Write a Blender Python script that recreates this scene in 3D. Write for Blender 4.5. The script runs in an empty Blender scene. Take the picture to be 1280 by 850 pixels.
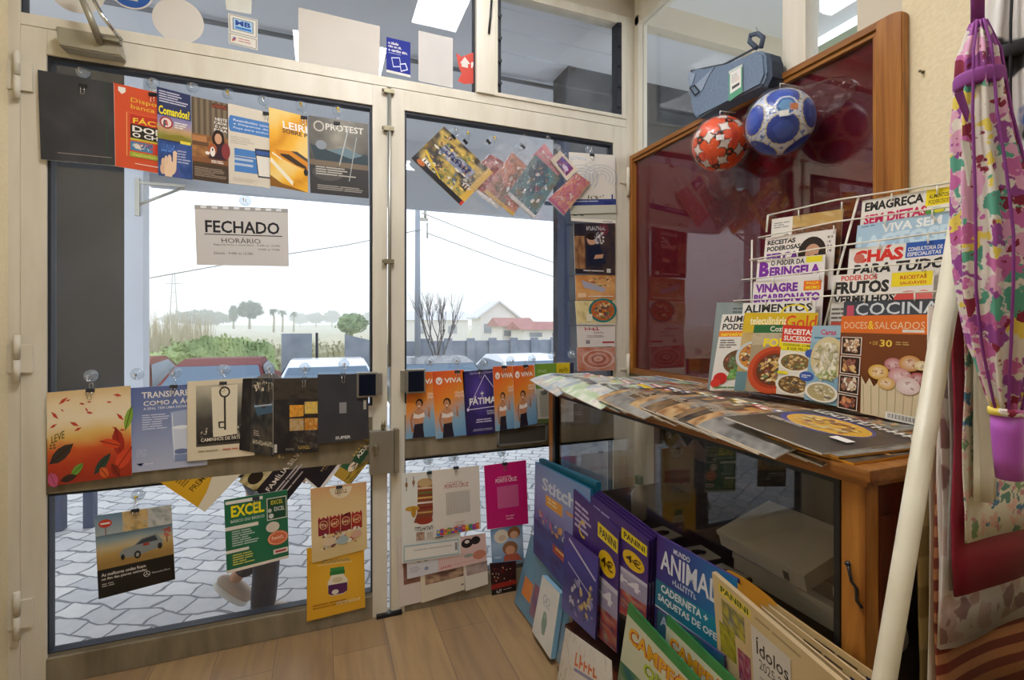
import bpy, bmesh, math, random
from mathutils import Vector, Matrix, noise as mn

# ------------------------------------------------------------------ camera, sky, exposure
SC = bpy.context.scene
COL = SC.collection
F, CX, CY, H = 612.0, 640.0, 405.0, 1.17          # focal length and principal point of the 1280x850 frame, eye height
YAW = math.atan(237 / F)
CS, SN = math.cos(YAW), math.sin(YAW)
D = 2.01                                           # distance of the shop window from the camera
XW = 1.42                                          # the wall with the red board
cd = bpy.data.cameras.new('camera')
cam = bpy.data.objects.new('camera', cd); COL.objects.link(cam)
cam.location = (0, 0, H); cam.rotation_euler = (math.pi / 2, 0, -YAW)
cd.sensor_width = 36; cd.lens = 36 * F / 1280; cd.shift_y = -(425 - CY) / 1280; cd.clip_start = .02; cd.clip_end = 500
SC.camera = cam
SC.view_settings.view_transform = 'Standard'; SC.view_settings.look = 'None'
SC.view_settings.gamma = 1; SC.view_settings.use_curve_mapping = False
SC.view_settings.exposure = 0.0
SC.cycles.volume_bounces = 3
SKY = 1.85
PANEL = 35.0
w = bpy.data.worlds.new('sky'); SC.world = w; w.use_nodes = True
nt = w.node_tree; bg = nt.nodes['Background']
tc = nt.nodes.new('ShaderNodeTexCoord'); sp = nt.nodes.new('ShaderNodeSeparateXYZ'); cr = nt.nodes.new('ShaderNodeValToRGB')
nt.links.new(tc.outputs['Generated'], sp.inputs[0]); nt.links.new(sp.outputs['Z'], cr.inputs[0]); nt.links.new(cr.outputs[0], bg.inputs[0])
cr.color_ramp.elements[0].color = (.90, .94, 1, 1); cr.color_ramp.elements[1].color = (.80, .88, 1, 1)
bg.inputs[1].default_value = SKY

# ------------------------------------------------------------------ helpers
_h = {}
def hx(s):
    if not isinstance(s, str): return s
    if s not in _h:
        f = lambda c: c / 12.92 if c <= .04045 else ((c + .055) / 1.055) ** 2.4
        _h[s] = tuple(f(int(s[i:i + 2], 16) / 255) for i in (0, 2, 4))
    return _h[s]
def mix(a, b, t): a, b = hx(a), hx(b); t = max(0, min(1, t)); return tuple(a[i] + (b[i] - a[i]) * t for i in range(3))
def ramp(t, *cs):
    t = max(0, min(.9999, t)) * (len(cs) - 1); i = int(t); return mix(cs[i], cs[i + 1], t - i)
def nz(x, y, s=0): return mn.noise(Vector((x + s * 7.13, y - s * 3.7, s * 1.91))) * .5 + .5
def fbm(x, y, s=0): return nz(x, y, s) * .55 + nz(x * 2.1, y * 2.1, s + 1) * .3 + nz(x * 4.3, y * 4.3, s + 2) * .15
def ray(u, v):
    a, b = (u - CX) / F, (CY - v) / F
    return Vector((SN + a * CS, CS - a * SN, b))
def win(u, v, y=D): d = ray(u, v); return Vector((0, 0, H)) + d * (y / d.y)       # point of the picture on a plane parallel to the shop window
def wal(u, v, x=XW): d = ray(u, v); return Vector((0, 0, H)) + d * (x / d.x)      # ... parallel to the board wall
def flo(u, v, z=0): d = ray(u, v); return Vector((0, 0, H)) + d * ((z - H) / d.z) # ... on a level plane
def dep(u, v, t): return Vector((0, 0, H)) + ray(u, v) * t

def tag(o, label=None, cat=None, group=None, kind=None):
    if label: o['label'] = label
    if cat: o['category'] = cat
    if group: o['group'] = group
    if kind: o['kind'] = kind
    return o
def thing(name, label, cat, loc=(0, 0, 0), rz=0, group=None):
    o = bpy.data.objects.new(name, None); COL.objects.link(o); o.location = loc; o.rotation_euler.z = rz; o.empty_display_size = .05
    return tag(o, label, cat, group)
def link(name, me, mats=(), parent=None, loc=None):
    o = bpy.data.objects.new(name, me); COL.objects.link(o)
    for m in (mats if isinstance(mats, (list, tuple)) else [mats]): me.materials.append(m)
    if parent: o.parent = parent
    if loc is not None: o.location = loc
    return o
def B(): return bmesh.new()
def obj(name, bm, mats=(), parent=None, smooth=False, loc=None):
    bmesh.ops.recalc_face_normals(bm, faces=bm.faces)
    me = bpy.data.meshes.new(name)
    if loc is None and parent is None and bm.verts:
        c = sum((v.co for v in bm.verts), Vector()) / len(bm.verts); loc = c
        for v in bm.verts: v.co -= c
    bm.to_mesh(me); bm.free()
    if smooth:
        for p in me.polygons: p.use_smooth = True
    return link(name, me, mats, parent, loc)
def box(bm, x0, x1, y0, y1, z0, z1, bev=0, M=None, mi=0):
    vs = [bm.verts.new((x, y, z)) for x in (x0, x1) for y in (y0, y1) for z in (z0, z1)]
    q = [(0, 1, 3, 2), (4, 6, 7, 5), (0, 4, 5, 1), (2, 3, 7, 6), (0, 2, 6, 4), (1, 5, 7, 3)]
    fs = [bm.faces.new([vs[i] for i in f]) for f in q]
    for f in fs: f.material_index = mi
    if bev:
        es = list({e for f in fs for e in f.edges})
        r = bmesh.ops.bevel(bm, geom=es, offset=bev, segments=2, affect='EDGES', profile=.7, material=mi)
        vs = list({v for f in r['faces'] for v in f.verts} | {v for v in vs if v.is_valid})
    if M is not None:
        for v in vs: v.co = M @ v.co
    return vs
def tube(bm, pts, r, n=8, cap=True, mi=0, closed=False):
    pts = [Vector(p) for p in pts]; rings = []
    up = None
    for i, p in enumerate(pts):
        if closed: d = pts[(i + 1) % len(pts)] - pts[i - 1]
        else: d = pts[min(i + 1, len(pts) - 1)] - pts[max(i - 1, 0)]
        d.normalize()
        if up is None: up = d.orthogonal().normalized()
        up = (up - d * up.dot(d)).normalized(); sd = d.cross(up)
        rr = r[i] if isinstance(r, (list, tuple)) else r
        rings.append([bm.verts.new(p + (up * math.cos(2 * math.pi * k / n) + sd * math.sin(2 * math.pi * k / n)) * rr) for k in range(n)])
    for i in range(len(rings) - (0 if closed else 1)):
        a, b = rings[i], rings[(i + 1) % len(rings)]
        for k in range(n):
            f = bm.faces.new((a[k], a[(k + 1) % n], b[(k + 1) % n], b[k])); f.smooth = True; f.material_index = mi
    if cap and not closed:
        bm.faces.new(rings[0][::-1]).material_index = mi; bm.faces.new(rings[-1]).material_index = mi
    return rings
def lathe(bm, prof, n=20, M=Matrix(), mi=0):           # profile of (radius, height) about local z
    rings = []
    for r, z in prof:
        rings.append([bm.verts.new(M @ Vector((max(r, 1e-5) * math.cos(2 * math.pi * k / n), max(r, 1e-5) * math.sin(2 * math.pi * k / n), z))) for k in range(n)])
    for a, b in zip(rings, rings[1:]):
        for k in range(n):
            f = bm.faces.new((a[k], a[(k + 1) % n], b[(k + 1) % n], b[k])); f.smooth = True; f.material_index = mi
    bm.faces.new(rings[0][::-1]).material_index = mi; bm.faces.new(rings[-1]).material_index = mi
def prism(bm, poly, vec, mi=0):
    a = [bm.verts.new(p) for p in poly]; b = [bm.verts.new(Vector(p) + Vector(vec)) for p in poly]
    bm.faces.new(a[::-1]).material_index = mi; bm.faces.new(b).material_index = mi
    for i in range(len(a)):
        j = (i + 1) % len(a); bm.faces.new((a[i], a[j], b[j], b[i])).material_index = mi
def frame_to(x, y, z, o=(0, 0, 0)):                     # matrix from axes
    M = Matrix((x, y, z)).transposed().to_4x4(); M.translation = Vector(o); return M
def copy_tree(o, parent=None):
    c = o.copy(); COL.objects.link(c); c.parent = parent
    for ch in list(o.children): copy_tree(ch, c)
    return c

# ------------------------------------------------------------------ materials
def mat(name, col=(.5, .5, .5), rough=.5, metal=0, spec=.5, nodes=None, emit=0, coat=0):
    m = bpy.data.materials.new(name); m.use_nodes = True
    p = m.node_tree.nodes['Principled BSDF']
    p.inputs['Base Color'].default_value = (*hx(col), 1); p.inputs['Roughness'].default_value = rough
    p.inputs['Metallic'].default_value = metal; p.inputs['Specular IOR Level'].default_value = spec
    if coat: p.inputs['Coat Weight'].default_value = coat; p.inputs['Coat Roughness'].default_value = .12
    if emit: p.inputs['Emission Color'].default_value = (*hx(col), 1); p.inputs['Emission Strength'].default_value = emit
    if nodes: nodes(m.node_tree, p)
    return m
def N(t, typ, **kw):
    n = t.nodes.new(typ)
    for k, v in kw.items():
        if k in n.inputs: n.inputs[k].default_value = v
        else: setattr(n, k, v)
    return n
def stops(t, src, *st, interp='LINEAR'):
    r = t.nodes.new('ShaderNodeValToRGB'); t.links.new(src, r.inputs[0]); r.color_ramp.interpolation = interp
    e = r.color_ramp.elements
    while len(e) < len(st): e.new(.5)
    for x, (p, c) in zip(e, st): x.position = p; x.color = (*hx(c), 1)
    return r.outputs[0]
def coords(t, scale=(1, 1, 1), rot=(0, 0, 0)):
    g = t.nodes.new('ShaderNodeTexCoord'); m = t.nodes.new('ShaderNodeMapping'); t.links.new(g.outputs['Object'], m.inputs[0])
    m.inputs['Scale'].default_value = scale; m.inputs['Rotation'].default_value = rot; return m.outputs[0]
def bump(t, p, src, strength=.3, dist=.01):
    b = N(t, 'ShaderNodeBump', Strength=strength, Distance=dist); t.links.new(src, b.inputs['Height']); t.links.new(b.outputs[0], p.inputs['Normal'])
def noisy(c0, c1, scale=8, stretch=(1, 1, 1), lo=.3, hi=.7, bm=0, dist=.002, detail=5):
    def f(t, p):
        n = N(t, 'ShaderNodeTexNoise', Scale=scale, Detail=detail); t.links.new(coords(t, stretch), n.inputs['Vector'])
        t.links.new(stops(t, n.outputs[0], (lo, c0), (hi, c1)), p.inputs['Base Color'])
        if bm: bump(t, p, n.outputs[0], bm, dist)
    return f
def woody(c0, c1, c2, axis=2, sc=1.0):
    def f(t, p):
        s = [14 * sc, 14 * sc, 14 * sc]; s[axis] = .9 * sc
        n = N(t, 'ShaderNodeTexNoise', Scale=2.2, Detail=6, Roughness=.6, Distortion=.6); t.links.new(coords(t, s), n.inputs['Vector'])
        t.links.new(stops(t, n.outputs[0], (.3, c0), (.5, c1), (.7, c2)), p.inputs['Base Color'])
        bump(t, p, n.outputs[0], .15, .002)
    return f
def attr_col(t, p):
    a = t.nodes.new('ShaderNodeAttribute'); a.attribute_name = 'ink'; t.links.new(a.outputs['Color'], p.inputs['Base Color'])
def thin_glass(name, ior=1.45, tint=(1, 1, 1), dirt=0, rough=0.0, bmp=0):
    m = bpy.data.materials.new(name); m.use_nodes = True; t = m.node_tree
    t.nodes.remove(t.nodes['Principled BSDF']); o = t.nodes['Material Output']
    tr = N(t, 'ShaderNodeBsdfTransparent', Color=(*tint, 1)); gl = N(t, 'ShaderNodeBsdfGlossy', Roughness=rough); lw = N(t, 'ShaderNodeLayerWeight', Blend=.5)
    mx = t.nodes.new('ShaderNodeMixShader')
    r0 = ((ior - 1) / (ior + 1)) ** 2; pw = N(t, 'ShaderNodeMath', operation='POWER'); pw.inputs[1].default_value = 5; t.links.new(lw.outputs['Facing'], pw.inputs[0])
    fr = N(t, 'ShaderNodeMath', operation='MULTIPLY_ADD'); fr.inputs[1].default_value = 1 - r0; fr.inputs[2].default_value = r0; t.links.new(pw.outputs[0], fr.inputs[0])
    t.links.new(fr.outputs[0], mx.inputs[0]); t.links.new(tr.outputs[0], mx.inputs[1]); t.links.new(gl.outputs[0], mx.inputs[2])
    out = mx.outputs[0]
    if bmp:
        n = N(t, 'ShaderNodeTexNoise', Scale=bmp, Detail=3, Distortion=1.5); t.links.new(coords(t), n.inputs['Vector'])
        b = N(t, 'ShaderNodeBump', Strength=.9, Distance=.01); t.links.new(n.outputs[0], b.inputs['Height'])
        t.links.new(b.outputs[0], gl.inputs['Normal']); t.links.new(b.outputs[0], lw.inputs['Normal'])
    if dirt:
        df = N(t, 'ShaderNodeBsdfDiffuse', Color=(.8, .85, .95, 1)); m2 = t.nodes.new('ShaderNodeMixShader')
        n = N(t, 'ShaderNodeTexNoise', Scale=2.5, Detail=4); t.links.new(coords(t), n.inputs['Vector'])
        r = N(t, 'ShaderNodeMapRange'); r.inputs['From Min'].default_value = .35; r.inputs['From Max'].default_value = .75; r.inputs['To Max'].default_value = dirt
        t.links.new(n.outputs[0], r.inputs[0]); t.links.new(r.outputs[0], m2.inputs[0]); t.links.new(out, m2.inputs[1]); t.links.new(df.outputs[0], m2.inputs[2]); out = m2.outputs[0]
    t.links.new(out, o.inputs[0]); return m

M = dict(
    gloss=mat('glossy_print', rough=.32, spec=.4, nodes=attr_col), paper=mat('matt_print', rough=.7, spec=.25, nodes=attr_col),
    frame=mat('cream_aluminium', rough=.42, spec=.4, nodes=noisy('E0D9C8', 'D2CAB6', 3, (6, 6, 1), bm=.02)),
    frame_dirty_shaded=mat('grimy_shaded_aluminium', rough=.5, spec=.35, nodes=noisy('968B74', '716650', 4, (4, 4, 1))),  # grime, its colour darkened further to imitate weaker light low on the doors
    gasket=mat('black_gasket', '23262E', .6), rail_metal=mat('grey_steel', 'A9A79C', .35, .7), chrome=mat('chrome', 'D8D8D8', .15, 1),
    brass=mat('tarnished_bolt', '8A8268', .4, .6), black=mat('black_plastic', '17181B', .35), closer=mat('closer_grey', 'A09A88', .4, .3),
    glass=thin_glass('window_glass', 1.6, (.97, .985, 1), dirt=.02), glass_case=thin_glass('case_glass', 1.7, (.95, .96, .96)),
    glass_board=thin_glass('board_glass', 1.62, (.97, .95, .95)),
    plastic=thin_glass('clear_plastic', 1.5, (.97, .97, .97), bmp=28, rough=.08), crinkle=thin_glass('crinkled_bag', 1.85, (.97, .97, .97), bmp=45, rough=.06, dirt=.14), cup=thin_glass('suction_rubber', 1.7, (.86, .9, .92), dirt=.45, rough=.1),
    wood=mat('honey_wood', rough=.32, spec=.4, nodes=woody('7C4618', 'A0672A', 'BA8038')), wood_x=mat('honey_wood_across', rough=.32, spec=.4, nodes=woody('6C3C16', '8E5A26', 'A47034', axis=1)),
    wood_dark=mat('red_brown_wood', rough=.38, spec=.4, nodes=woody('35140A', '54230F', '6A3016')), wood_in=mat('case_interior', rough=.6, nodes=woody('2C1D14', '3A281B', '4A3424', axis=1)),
    red=mat('red_felt', '5A121C', .85, spec=.1, nodes=noisy('541019', '641822', 60)),
    plaster=mat('smooth_plaster', 'D0C6B2', .8, spec=.2), cream=mat('cream_stipple', rough=.85, spec=.15, nodes=noisy('E2D3AE', 'E9DBB8', 90, bm=.5, dist=.004)),
    ceil=mat('white_ceiling', 'DADADA', .9), white=mat('white_paint', 'E8E6E0', .5), metal_white=mat('white_wire', 'E4DFD0', .3, spec=.5),
    pole=mat('ivory_tube', rough=.4, nodes=noisy('E2DCC6', 'D4CCB2', 12)),
)
# ------------------------------------------------------------------ printed things: flat art laid on a real sheet of paper
_g = {}
def glyphs(s, bold=0):
    k = (s, bold)
    if k not in _g:
        c = bpy.data.curves.new('lettering', 'FONT'); c.body = s; c.resolution_u = 2; c.offset = bold; c.fill_mode = 'FRONT'
        o = bpy.data.objects.new('lettering', c); COL.objects.link(o)
        dg = bpy.context.evaluated_depsgraph_get(); e = o.evaluated_get(dg); me = e.to_mesh()
        vs = [(v.co.x, v.co.y) for v in me.vertices]; fs = [tuple(p.vertices) for p in me.polygons]
        e.to_mesh_clear(); bpy.data.objects.remove(o); bpy.data.curves.remove(c)
        x0 = min(v[0] for v in vs); x1 = max(v[0] for v in vs); y0 = min(v[1] for v in vs); y1 = max(v[1] for v in vs)
        _g[k] = ([((x - x0) / (x1 - x0), 1 - (y - y0) / (y1 - y0)) for x, y in vs], fs)
    return _g[k]
class A:
    """art in page coordinates: x to the right, y down, 0..1"""
    def __init__(s, base='E6E2DA'): s.c = []; s.base = base; s.sub = 1
    def add(s, vs, fs, cols): s.c.append((vs, fs, cols)); return s
    def r(s, x0, y0, x1, y1, c, c2=None):
        c = hx(c); c2 = hx(c2) if c2 else c
        return s.add([(x0, y0), (x1, y0), (x1, y1), (x0, y1)], [(0, 3, 2, 1)], [c, c, c2, c2])
    def p(s, pts, c): return s.add(list(pts), [tuple(range(len(pts)))[::-1]], [hx(c)] * len(pts))
    def e(s, cx, cy, rx, ry, c, n=20, c2=None, a0=0, a1=360):
        k = [math.radians(a0 + (a1 - a0) * i / n) for i in range(n + (a1 - a0 < 360))]
        c = hx(c); c2 = hx(c2) if c2 else c; m = len(k)
        vs = [(cx, cy)] + [(cx + rx * math.cos(t), cy + ry * math.sin(t)) for t in k]
        return s.add(vs, [(0, 1 + (i + 1) % m, 1 + i) for i in range(m if a1 - a0 >= 360 else m - 1)], [c2] + [c] * m)
    def ring(s, cx, cy, rx, ry, wd, c, n=28, a0=0, a1=360):
        vs = []
        for i in range(n + 1):
            t = math.radians(a0 + (a1 - a0) * i / n)
            vs += [(cx + rx * math.cos(t), cy + ry * math.sin(t)), (cx + (rx - wd) * math.cos(t), cy + (ry - wd * ry / rx) * math.sin(t))]
        return s.add(vs, [(2 * i, 2 * i + 1, 2 * i + 3, 2 * i + 2) for i in range(n)], [hx(c)] * len(vs))
    def l(s, x0, y0, x1, y1, wd, c):
        dx, dy = x1 - x0, y1 - y0; q = math.hypot(dx, dy) or 1; nx, ny = -dy / q * wd / 2, dx / q * wd / 2
        return s.p([(x0 + nx, y0 + ny), (x1 + nx, y1 + ny), (x1 - nx, y1 - ny), (x0 - nx, y0 - ny)], c)
    def t(s, text, x0, y0, x1, y1, c, bold=.012, skew=0, rise=0):
        vs, fs = glyphs(text, bold)
        return s.add([(x0 + x * (x1 - x0) + skew * (1 - y) * (y1 - y0), y0 + y * (y1 - y0) + rise * x) for x, y in vs], fs, [hx(c)] * len(vs))
    def q(s, x0, y0, x1, y1, c, *_a, n=None):                  # a heading too blurred to read: letter-high strokes
        r = random.Random(int(x0 * 997 + y0 * 577)); n = n or max(3, int((x1 - x0) / max(.02, (y1 - y0) * .55))); d = (x1 - x0) / n
        for i in range(n):
            x = x0 + d * i; k = r.choice((.2, .3, .35)); s.r(x, y0 + (y1 - y0) * r.choice((0, 0, .25)), x + d * k, y1, c)
            yy = y0 + (y1 - y0) * r.choice((.05, .45, .75)); s.r(x + d * k, yy, x + d * .82, yy + (y1 - y0) * .22, c)
        return s
    def dash(s, x0, y0, x1, y1, n, c, seed=1, gap=.5, al=0):   # unreadably small lines of print
        r = random.Random(seed); h = (y1 - y0) / n
        for i in range(n):
            q = (x1 - x0) * (r.uniform(.6, 1) if n > 1 else 1); x = x0 + ((x1 - x0 - q) / 2 if al else 0); m = x + q * r.uniform(.3, .6); y = y0 + i * h
            s.r(x, y, m - .008, y + h * gap, c); s.r(m + .008, y, x + q, y + h * gap, c)
        return s
    def g(s, x0, y0, x1, y1, fn, nx=16, ny=16):                # a photograph: colours sampled on a fine grid
        vs, cs = [], []
        for j in range(ny + 1):
            for i in range(nx + 1):
                vs.append((x0 + (x1 - x0) * i / nx, y0 + (y1 - y0) * j / ny)); cs.append(hx(fn(i / nx, j / ny)))
        return s.add(vs, [(j * (nx + 1) + i, (j + 1) * (nx + 1) + i, (j + 1) * (nx + 1) + i + 1, j * (nx + 1) + i + 1) for j in range(ny) for i in range(nx)], cs)
    def blobs(s, x0, y0, x1, y1, n, r0, r1, cols, seed=1, asp=1, ell=False, k=7):
        q = random.Random(seed)
        for _ in range(n):
            rr = q.uniform(r0, r1); ry = rr * asp * q.uniform(.6, 1.1)
            for _t in range(20):
                x = q.uniform(x0 + rr, max(x0 + rr, x1 - rr)); y = q.uniform(y0 + ry, max(y0 + ry, y1 - ry))
                if not ell or ((x - (x0 + x1) / 2) / ((x1 - x0) / 2 - rr * .7)) ** 2 + ((y - (y0 + y1) / 2) / ((y1 - y0) / 2 - ry * .7)) ** 2 < 1: break
            c = q.choice(cols); a = q.random() * 6.28; pts = []
            for i in range(k):
                t = 6.283 * i / k; u_, v_ = rr * math.cos(t) * q.uniform(.75, 1.1), rr * .62 * math.sin(t) * q.uniform(.75, 1.1)
                pts.append((x + u_ * math.cos(a) - v_ * math.sin(a), y + (u_ * math.sin(a) + v_ * math.cos(a)) * asp * .9))
            s.add([(x, y)] + pts, [(0, 1 + (i + 1) % k, 1 + i) for i in range(k)], [mix(c, 'FFFFFF', .18)] + [mix(c, '000000', .1)] * k)
        return s
    def noise(s, x0, y0, x1, y1, cols, f=4, seed=0, nx=18, ny=18, fy=None): return s.g(x0, y0, x1, y1, lambda a, b: ramp(fbm(a * f, b * (fy or f), seed) * 1.5 - .25, *cols), nx, ny)

def sheet(name, q, art, label=None, cat=None, group=None, k=0, th=.003, m='gloss', parent=None, bend=None, edge='DAD6CC', n=None):
    """a sheet of paper, card or a bound magazine: q = corners (top left, top right, bottom right, bottom left) as pixels on the window plane or as points"""
    P = [win(p[0], p[1], D - .002 - .0035 * k) if len(p) == 2 else Vector(p) for p in q]
    c = sum(P, Vector()) / 4
    if parent is not None: c = Vector()
    P = [p - c for p in P]
    nn = -((P[1] - P[0]).cross(P[3] - P[0])).normalized()
    def at(x, y, d=0): return P[0] * (1 - x) * (1 - y) + P[1] * x * (1 - y) + P[2] * x * y + P[3] * (1 - x) * y + nn * (d + (bend(x, y) if bend else 0))
    V, FS, CO = [], [], []
    def put(vs, fs, cols):
        b = len(V); V.extend(vs); FS.extend(tuple(b + i for i in f) for f in fs); CO.extend(cols)
    g = 16 if bend else 1; ec = hx(edge); bc = hx(art.base)
    top = [at(i / g, j / g) for j in range(g + 1) for i in range(g + 1)]
    quads = [(j * (g + 1) + i, (j + 1) * (g + 1) + i, (j + 1) * (g + 1) + i + 1, j * (g + 1) + i + 1) for j in range(g) for i in range(g)]
    put(top, quads, [bc] * len(top))
    rim = [i for i in range(g)] + [(j + 1) * (g + 1) - 1 for j in range(g)] + [(g + 1) * (g + 1) - 1 - i for i in range(g)] + [(g - j) * (g + 1) for j in range(g)]
    rv = [top[i] for i in rim]; nr = len(rim)
    put(rv + [v - nn * th for v in rv], [(i, (i + 1) % nr, nr + (i + 1) % nr, nr + i) for i in range(nr)], [ec] * (2 * nr))
    put([v - nn * th for v in top], [f[::-1] for f in quads], [bc if th < .002 else ec] * len(top))
    for i, (vs, fs, cols) in enumerate(art.c): put([at(x, y, .00015 + i * .00003) for x, y in vs], fs, cols)
    me = bpy.data.meshes.new(name); me.from_pydata(V, [], FS)
    a = me.color_attributes.new('ink', 'FLOAT_COLOR', 'POINT'); a.data.foreach_set('color', [x for cc in CO for x in (*cc, 1)])
    o = link(name, me, M[m], parent, c); tag(o, label, cat, group); return o

WH, BK, YE, RE = 'F0EDE6', '1B1B1E', 'F2D21C', 'C8202C'
def ph_dark(a, b): return ramp(fbm(a * 5, b * 5, 3) * 1.3 - .2, '1c1a1a', '3a332c', '6a5a44')
FOOD = ['C8702A', 'E0A040', '8A3A1A', 'D8C080', '6A7A30', 'A02A1A', 'F0DCA8', '4A3018']
def plate(a, cx, cy, rx, ry, pal=FOOD, n=60, seed=1, rim='ECE6D8', base='B87A3A'):
    a.e(cx, cy, rx, ry, rim, 24); a.e(cx, cy, rx * .84, ry * .84, base, 20)
    a.blobs(cx - rx * .8, cy - ry * .8, cx + rx * .8, cy + ry * .8, n, rx * .07, rx * .2, pal, seed, ry / rx, True); return a
def page_woman(a, x, y, s, asp=1):
    """the printed sportswoman of the gym flyer, scaled s, standing at x with her waist at y"""
    X = lambda v: x + v * s; Y = lambda v: y + v * s * asp; sk, sd = 'C98E68', 'B57A55'
    a.p([(X(-.3), Y(.6)), (X(-.26), Y(.12)), (X(-.2), Y(-.2)), (X(.24), Y(-.24)), (X(.26), Y(.15)), (X(.32), Y(.6))], '2A2530')
    a.p([(X(-.24), Y(-.15)), (X(-.3), Y(-.55)), (X(.28), Y(-.58)), (X(.23), Y(-.18))], sk)
    a.p([(X(-.34), Y(-.5)), (X(-.3), Y(-.78)), (X(.28), Y(-.8)), (X(.32), Y(-.52)), (X(.0), Y(-.46))], 'EFE4DC')
    a.p([(X(-.34), Y(-.8)), (X(-.1), Y(-.98)), (X(.12), Y(-.98)), (X(.32), Y(-.82)), (X(.22), Y(-.74)), (X(.0), Y(-.66)), (X(-.2), Y(-.72))], sk)
    a.p([(X(-.36), Y(-.8)), (X(-.46), Y(-.4)), (X(-.36), Y(.25)), (X(-.24), Y(.3)), (X(-.34), Y(-.35)), (X(-.26), Y(-.7))], sd)
    a.p([(X(.28), Y(-.82)), (X(.62), Y(-.4)), (X(.58), Y(-.85)), (X(.5), Y(-.88)), (X(.5), Y(-.6)), (X(.32), Y(-.74))], sd); a.e(X(.55), Y(-.95), .08 * s, .1 * s * asp, sk, 10)
    a.e(X(.02), Y(-1.3), .2 * s, .24 * s * asp, '3A2418', 16); a.e(X(0), Y(-1.22), .14 * s, .22 * s * asp, sk, 16); a.r(X(-.06), Y(-1.1), X(.07), Y(-.95), sd)
    a.l(X(-.05), Y(-1.12), X(.06), Y(-1.13), .03 * s, 'F2E8E0'); a.e(X(-.06), Y(-1.25), .02 * s, .015 * s * asp, '2A1A14', 8); a.e(X(.06), Y(-1.26), .02 * s, .015 * s * asp, '2A1A14', 8)
# ------------------------------------------------------------------ the room
def floor_nodes(t, p):
    v = coords(t, (1, 1, 1), (0, 0, math.pi / 2))
    b = N(t, 'ShaderNodeTexBrick', Scale=1.0); b.offset = .37
    for k, x in (('Brick Width', 1.2), ('Row Height', .19), ('Mortar Size', .0016), ('Mortar Smooth', .3)): b.inputs[k].default_value = x
    b.inputs['Color1'].default_value = (*hx('A98C58'), 1); b.inputs['Color2'].default_value = (*hx('967846'), 1); b.inputs['Mortar'].default_value = (*hx('6E5436'), 1)
    t.links.new(v, b.inputs['Vector'])
    n = N(t, 'ShaderNodeTexNoise', Scale=3, Detail=7, Distortion=.8); t.links.new(coords(t, (9, .8, 1)), n.inputs['Vector'])
    g = stops(t, n.outputs[0], (.3, 'A89070'), (.5, 'D4C0A0'), (.72, 'E4D6BA'))
    m = N(t, 'ShaderNodeMix', data_type='RGBA', blend_type='MULTIPLY'); m.inputs[0].default_value = .75
    t.links.new(b.outputs[0], m.inputs[6]); t.links.new(g, m.inputs[7])
    h = N(t, 'ShaderNodeBrightContrast', Bright=.06); t.links.new(m.outputs[2], h.inputs[0]); t.links.new(h.outputs[0], p.inputs['Base Color'])
ZC = 2.78
bm = B(); box(bm, -1.1, 1.55, -3.2, D + .06, -.08, 0); tag(obj('floor', bm, mat('oak_planks', rough=.42, spec=.35, nodes=floor_nodes)), kind='structure')
bm = B(); box(bm, -1.1, 2.6, -3.2, D + .08, ZC, ZC + .1); tag(obj('ceiling', bm, M['ceil']), kind='structure')
bm = B(); box(bm, -1.08, -.925, -3.2, D + .08, 0, ZC); tag(obj('wall_left', bm, M['cream']), kind='structure')
bm = B(); box(bm, -1.1, 2.6, -3.3, -3.2, 0, ZC); tag(obj('wall_back', bm, mat('brown_back_wall', '6A5A48', .8)), kind='structure')
bm = B(); box(bm, XW, XW + .12, .80, .945, 0, ZC); box(bm, XW, XW + .12, .945, D + .08, 0, 1.96); tag(obj('wall_right', bm, M['plaster']), kind='structure')
bm = B(); box(bm, XW - .012, XW + .14, -3.2, .822, 0, ZC); tag(obj('wall_pillar', bm, M['cream']), kind='structure')
c = wal(1154, 90, XW - .012)
bm = B(); lathe(bm, [(.004, 0), (.004, .003), (.0022, .004), (.0022, .012), (.0035, .013), (.0035, .015)], 10, Matrix.Translation(c) @ Matrix.Rotation(-math.pi / 2, 4, 'Y'))
tag(obj('wall_nail', bm, M['brass'], smooth=True), 'small nail head left in the cream stippled wall', 'nail')

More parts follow.
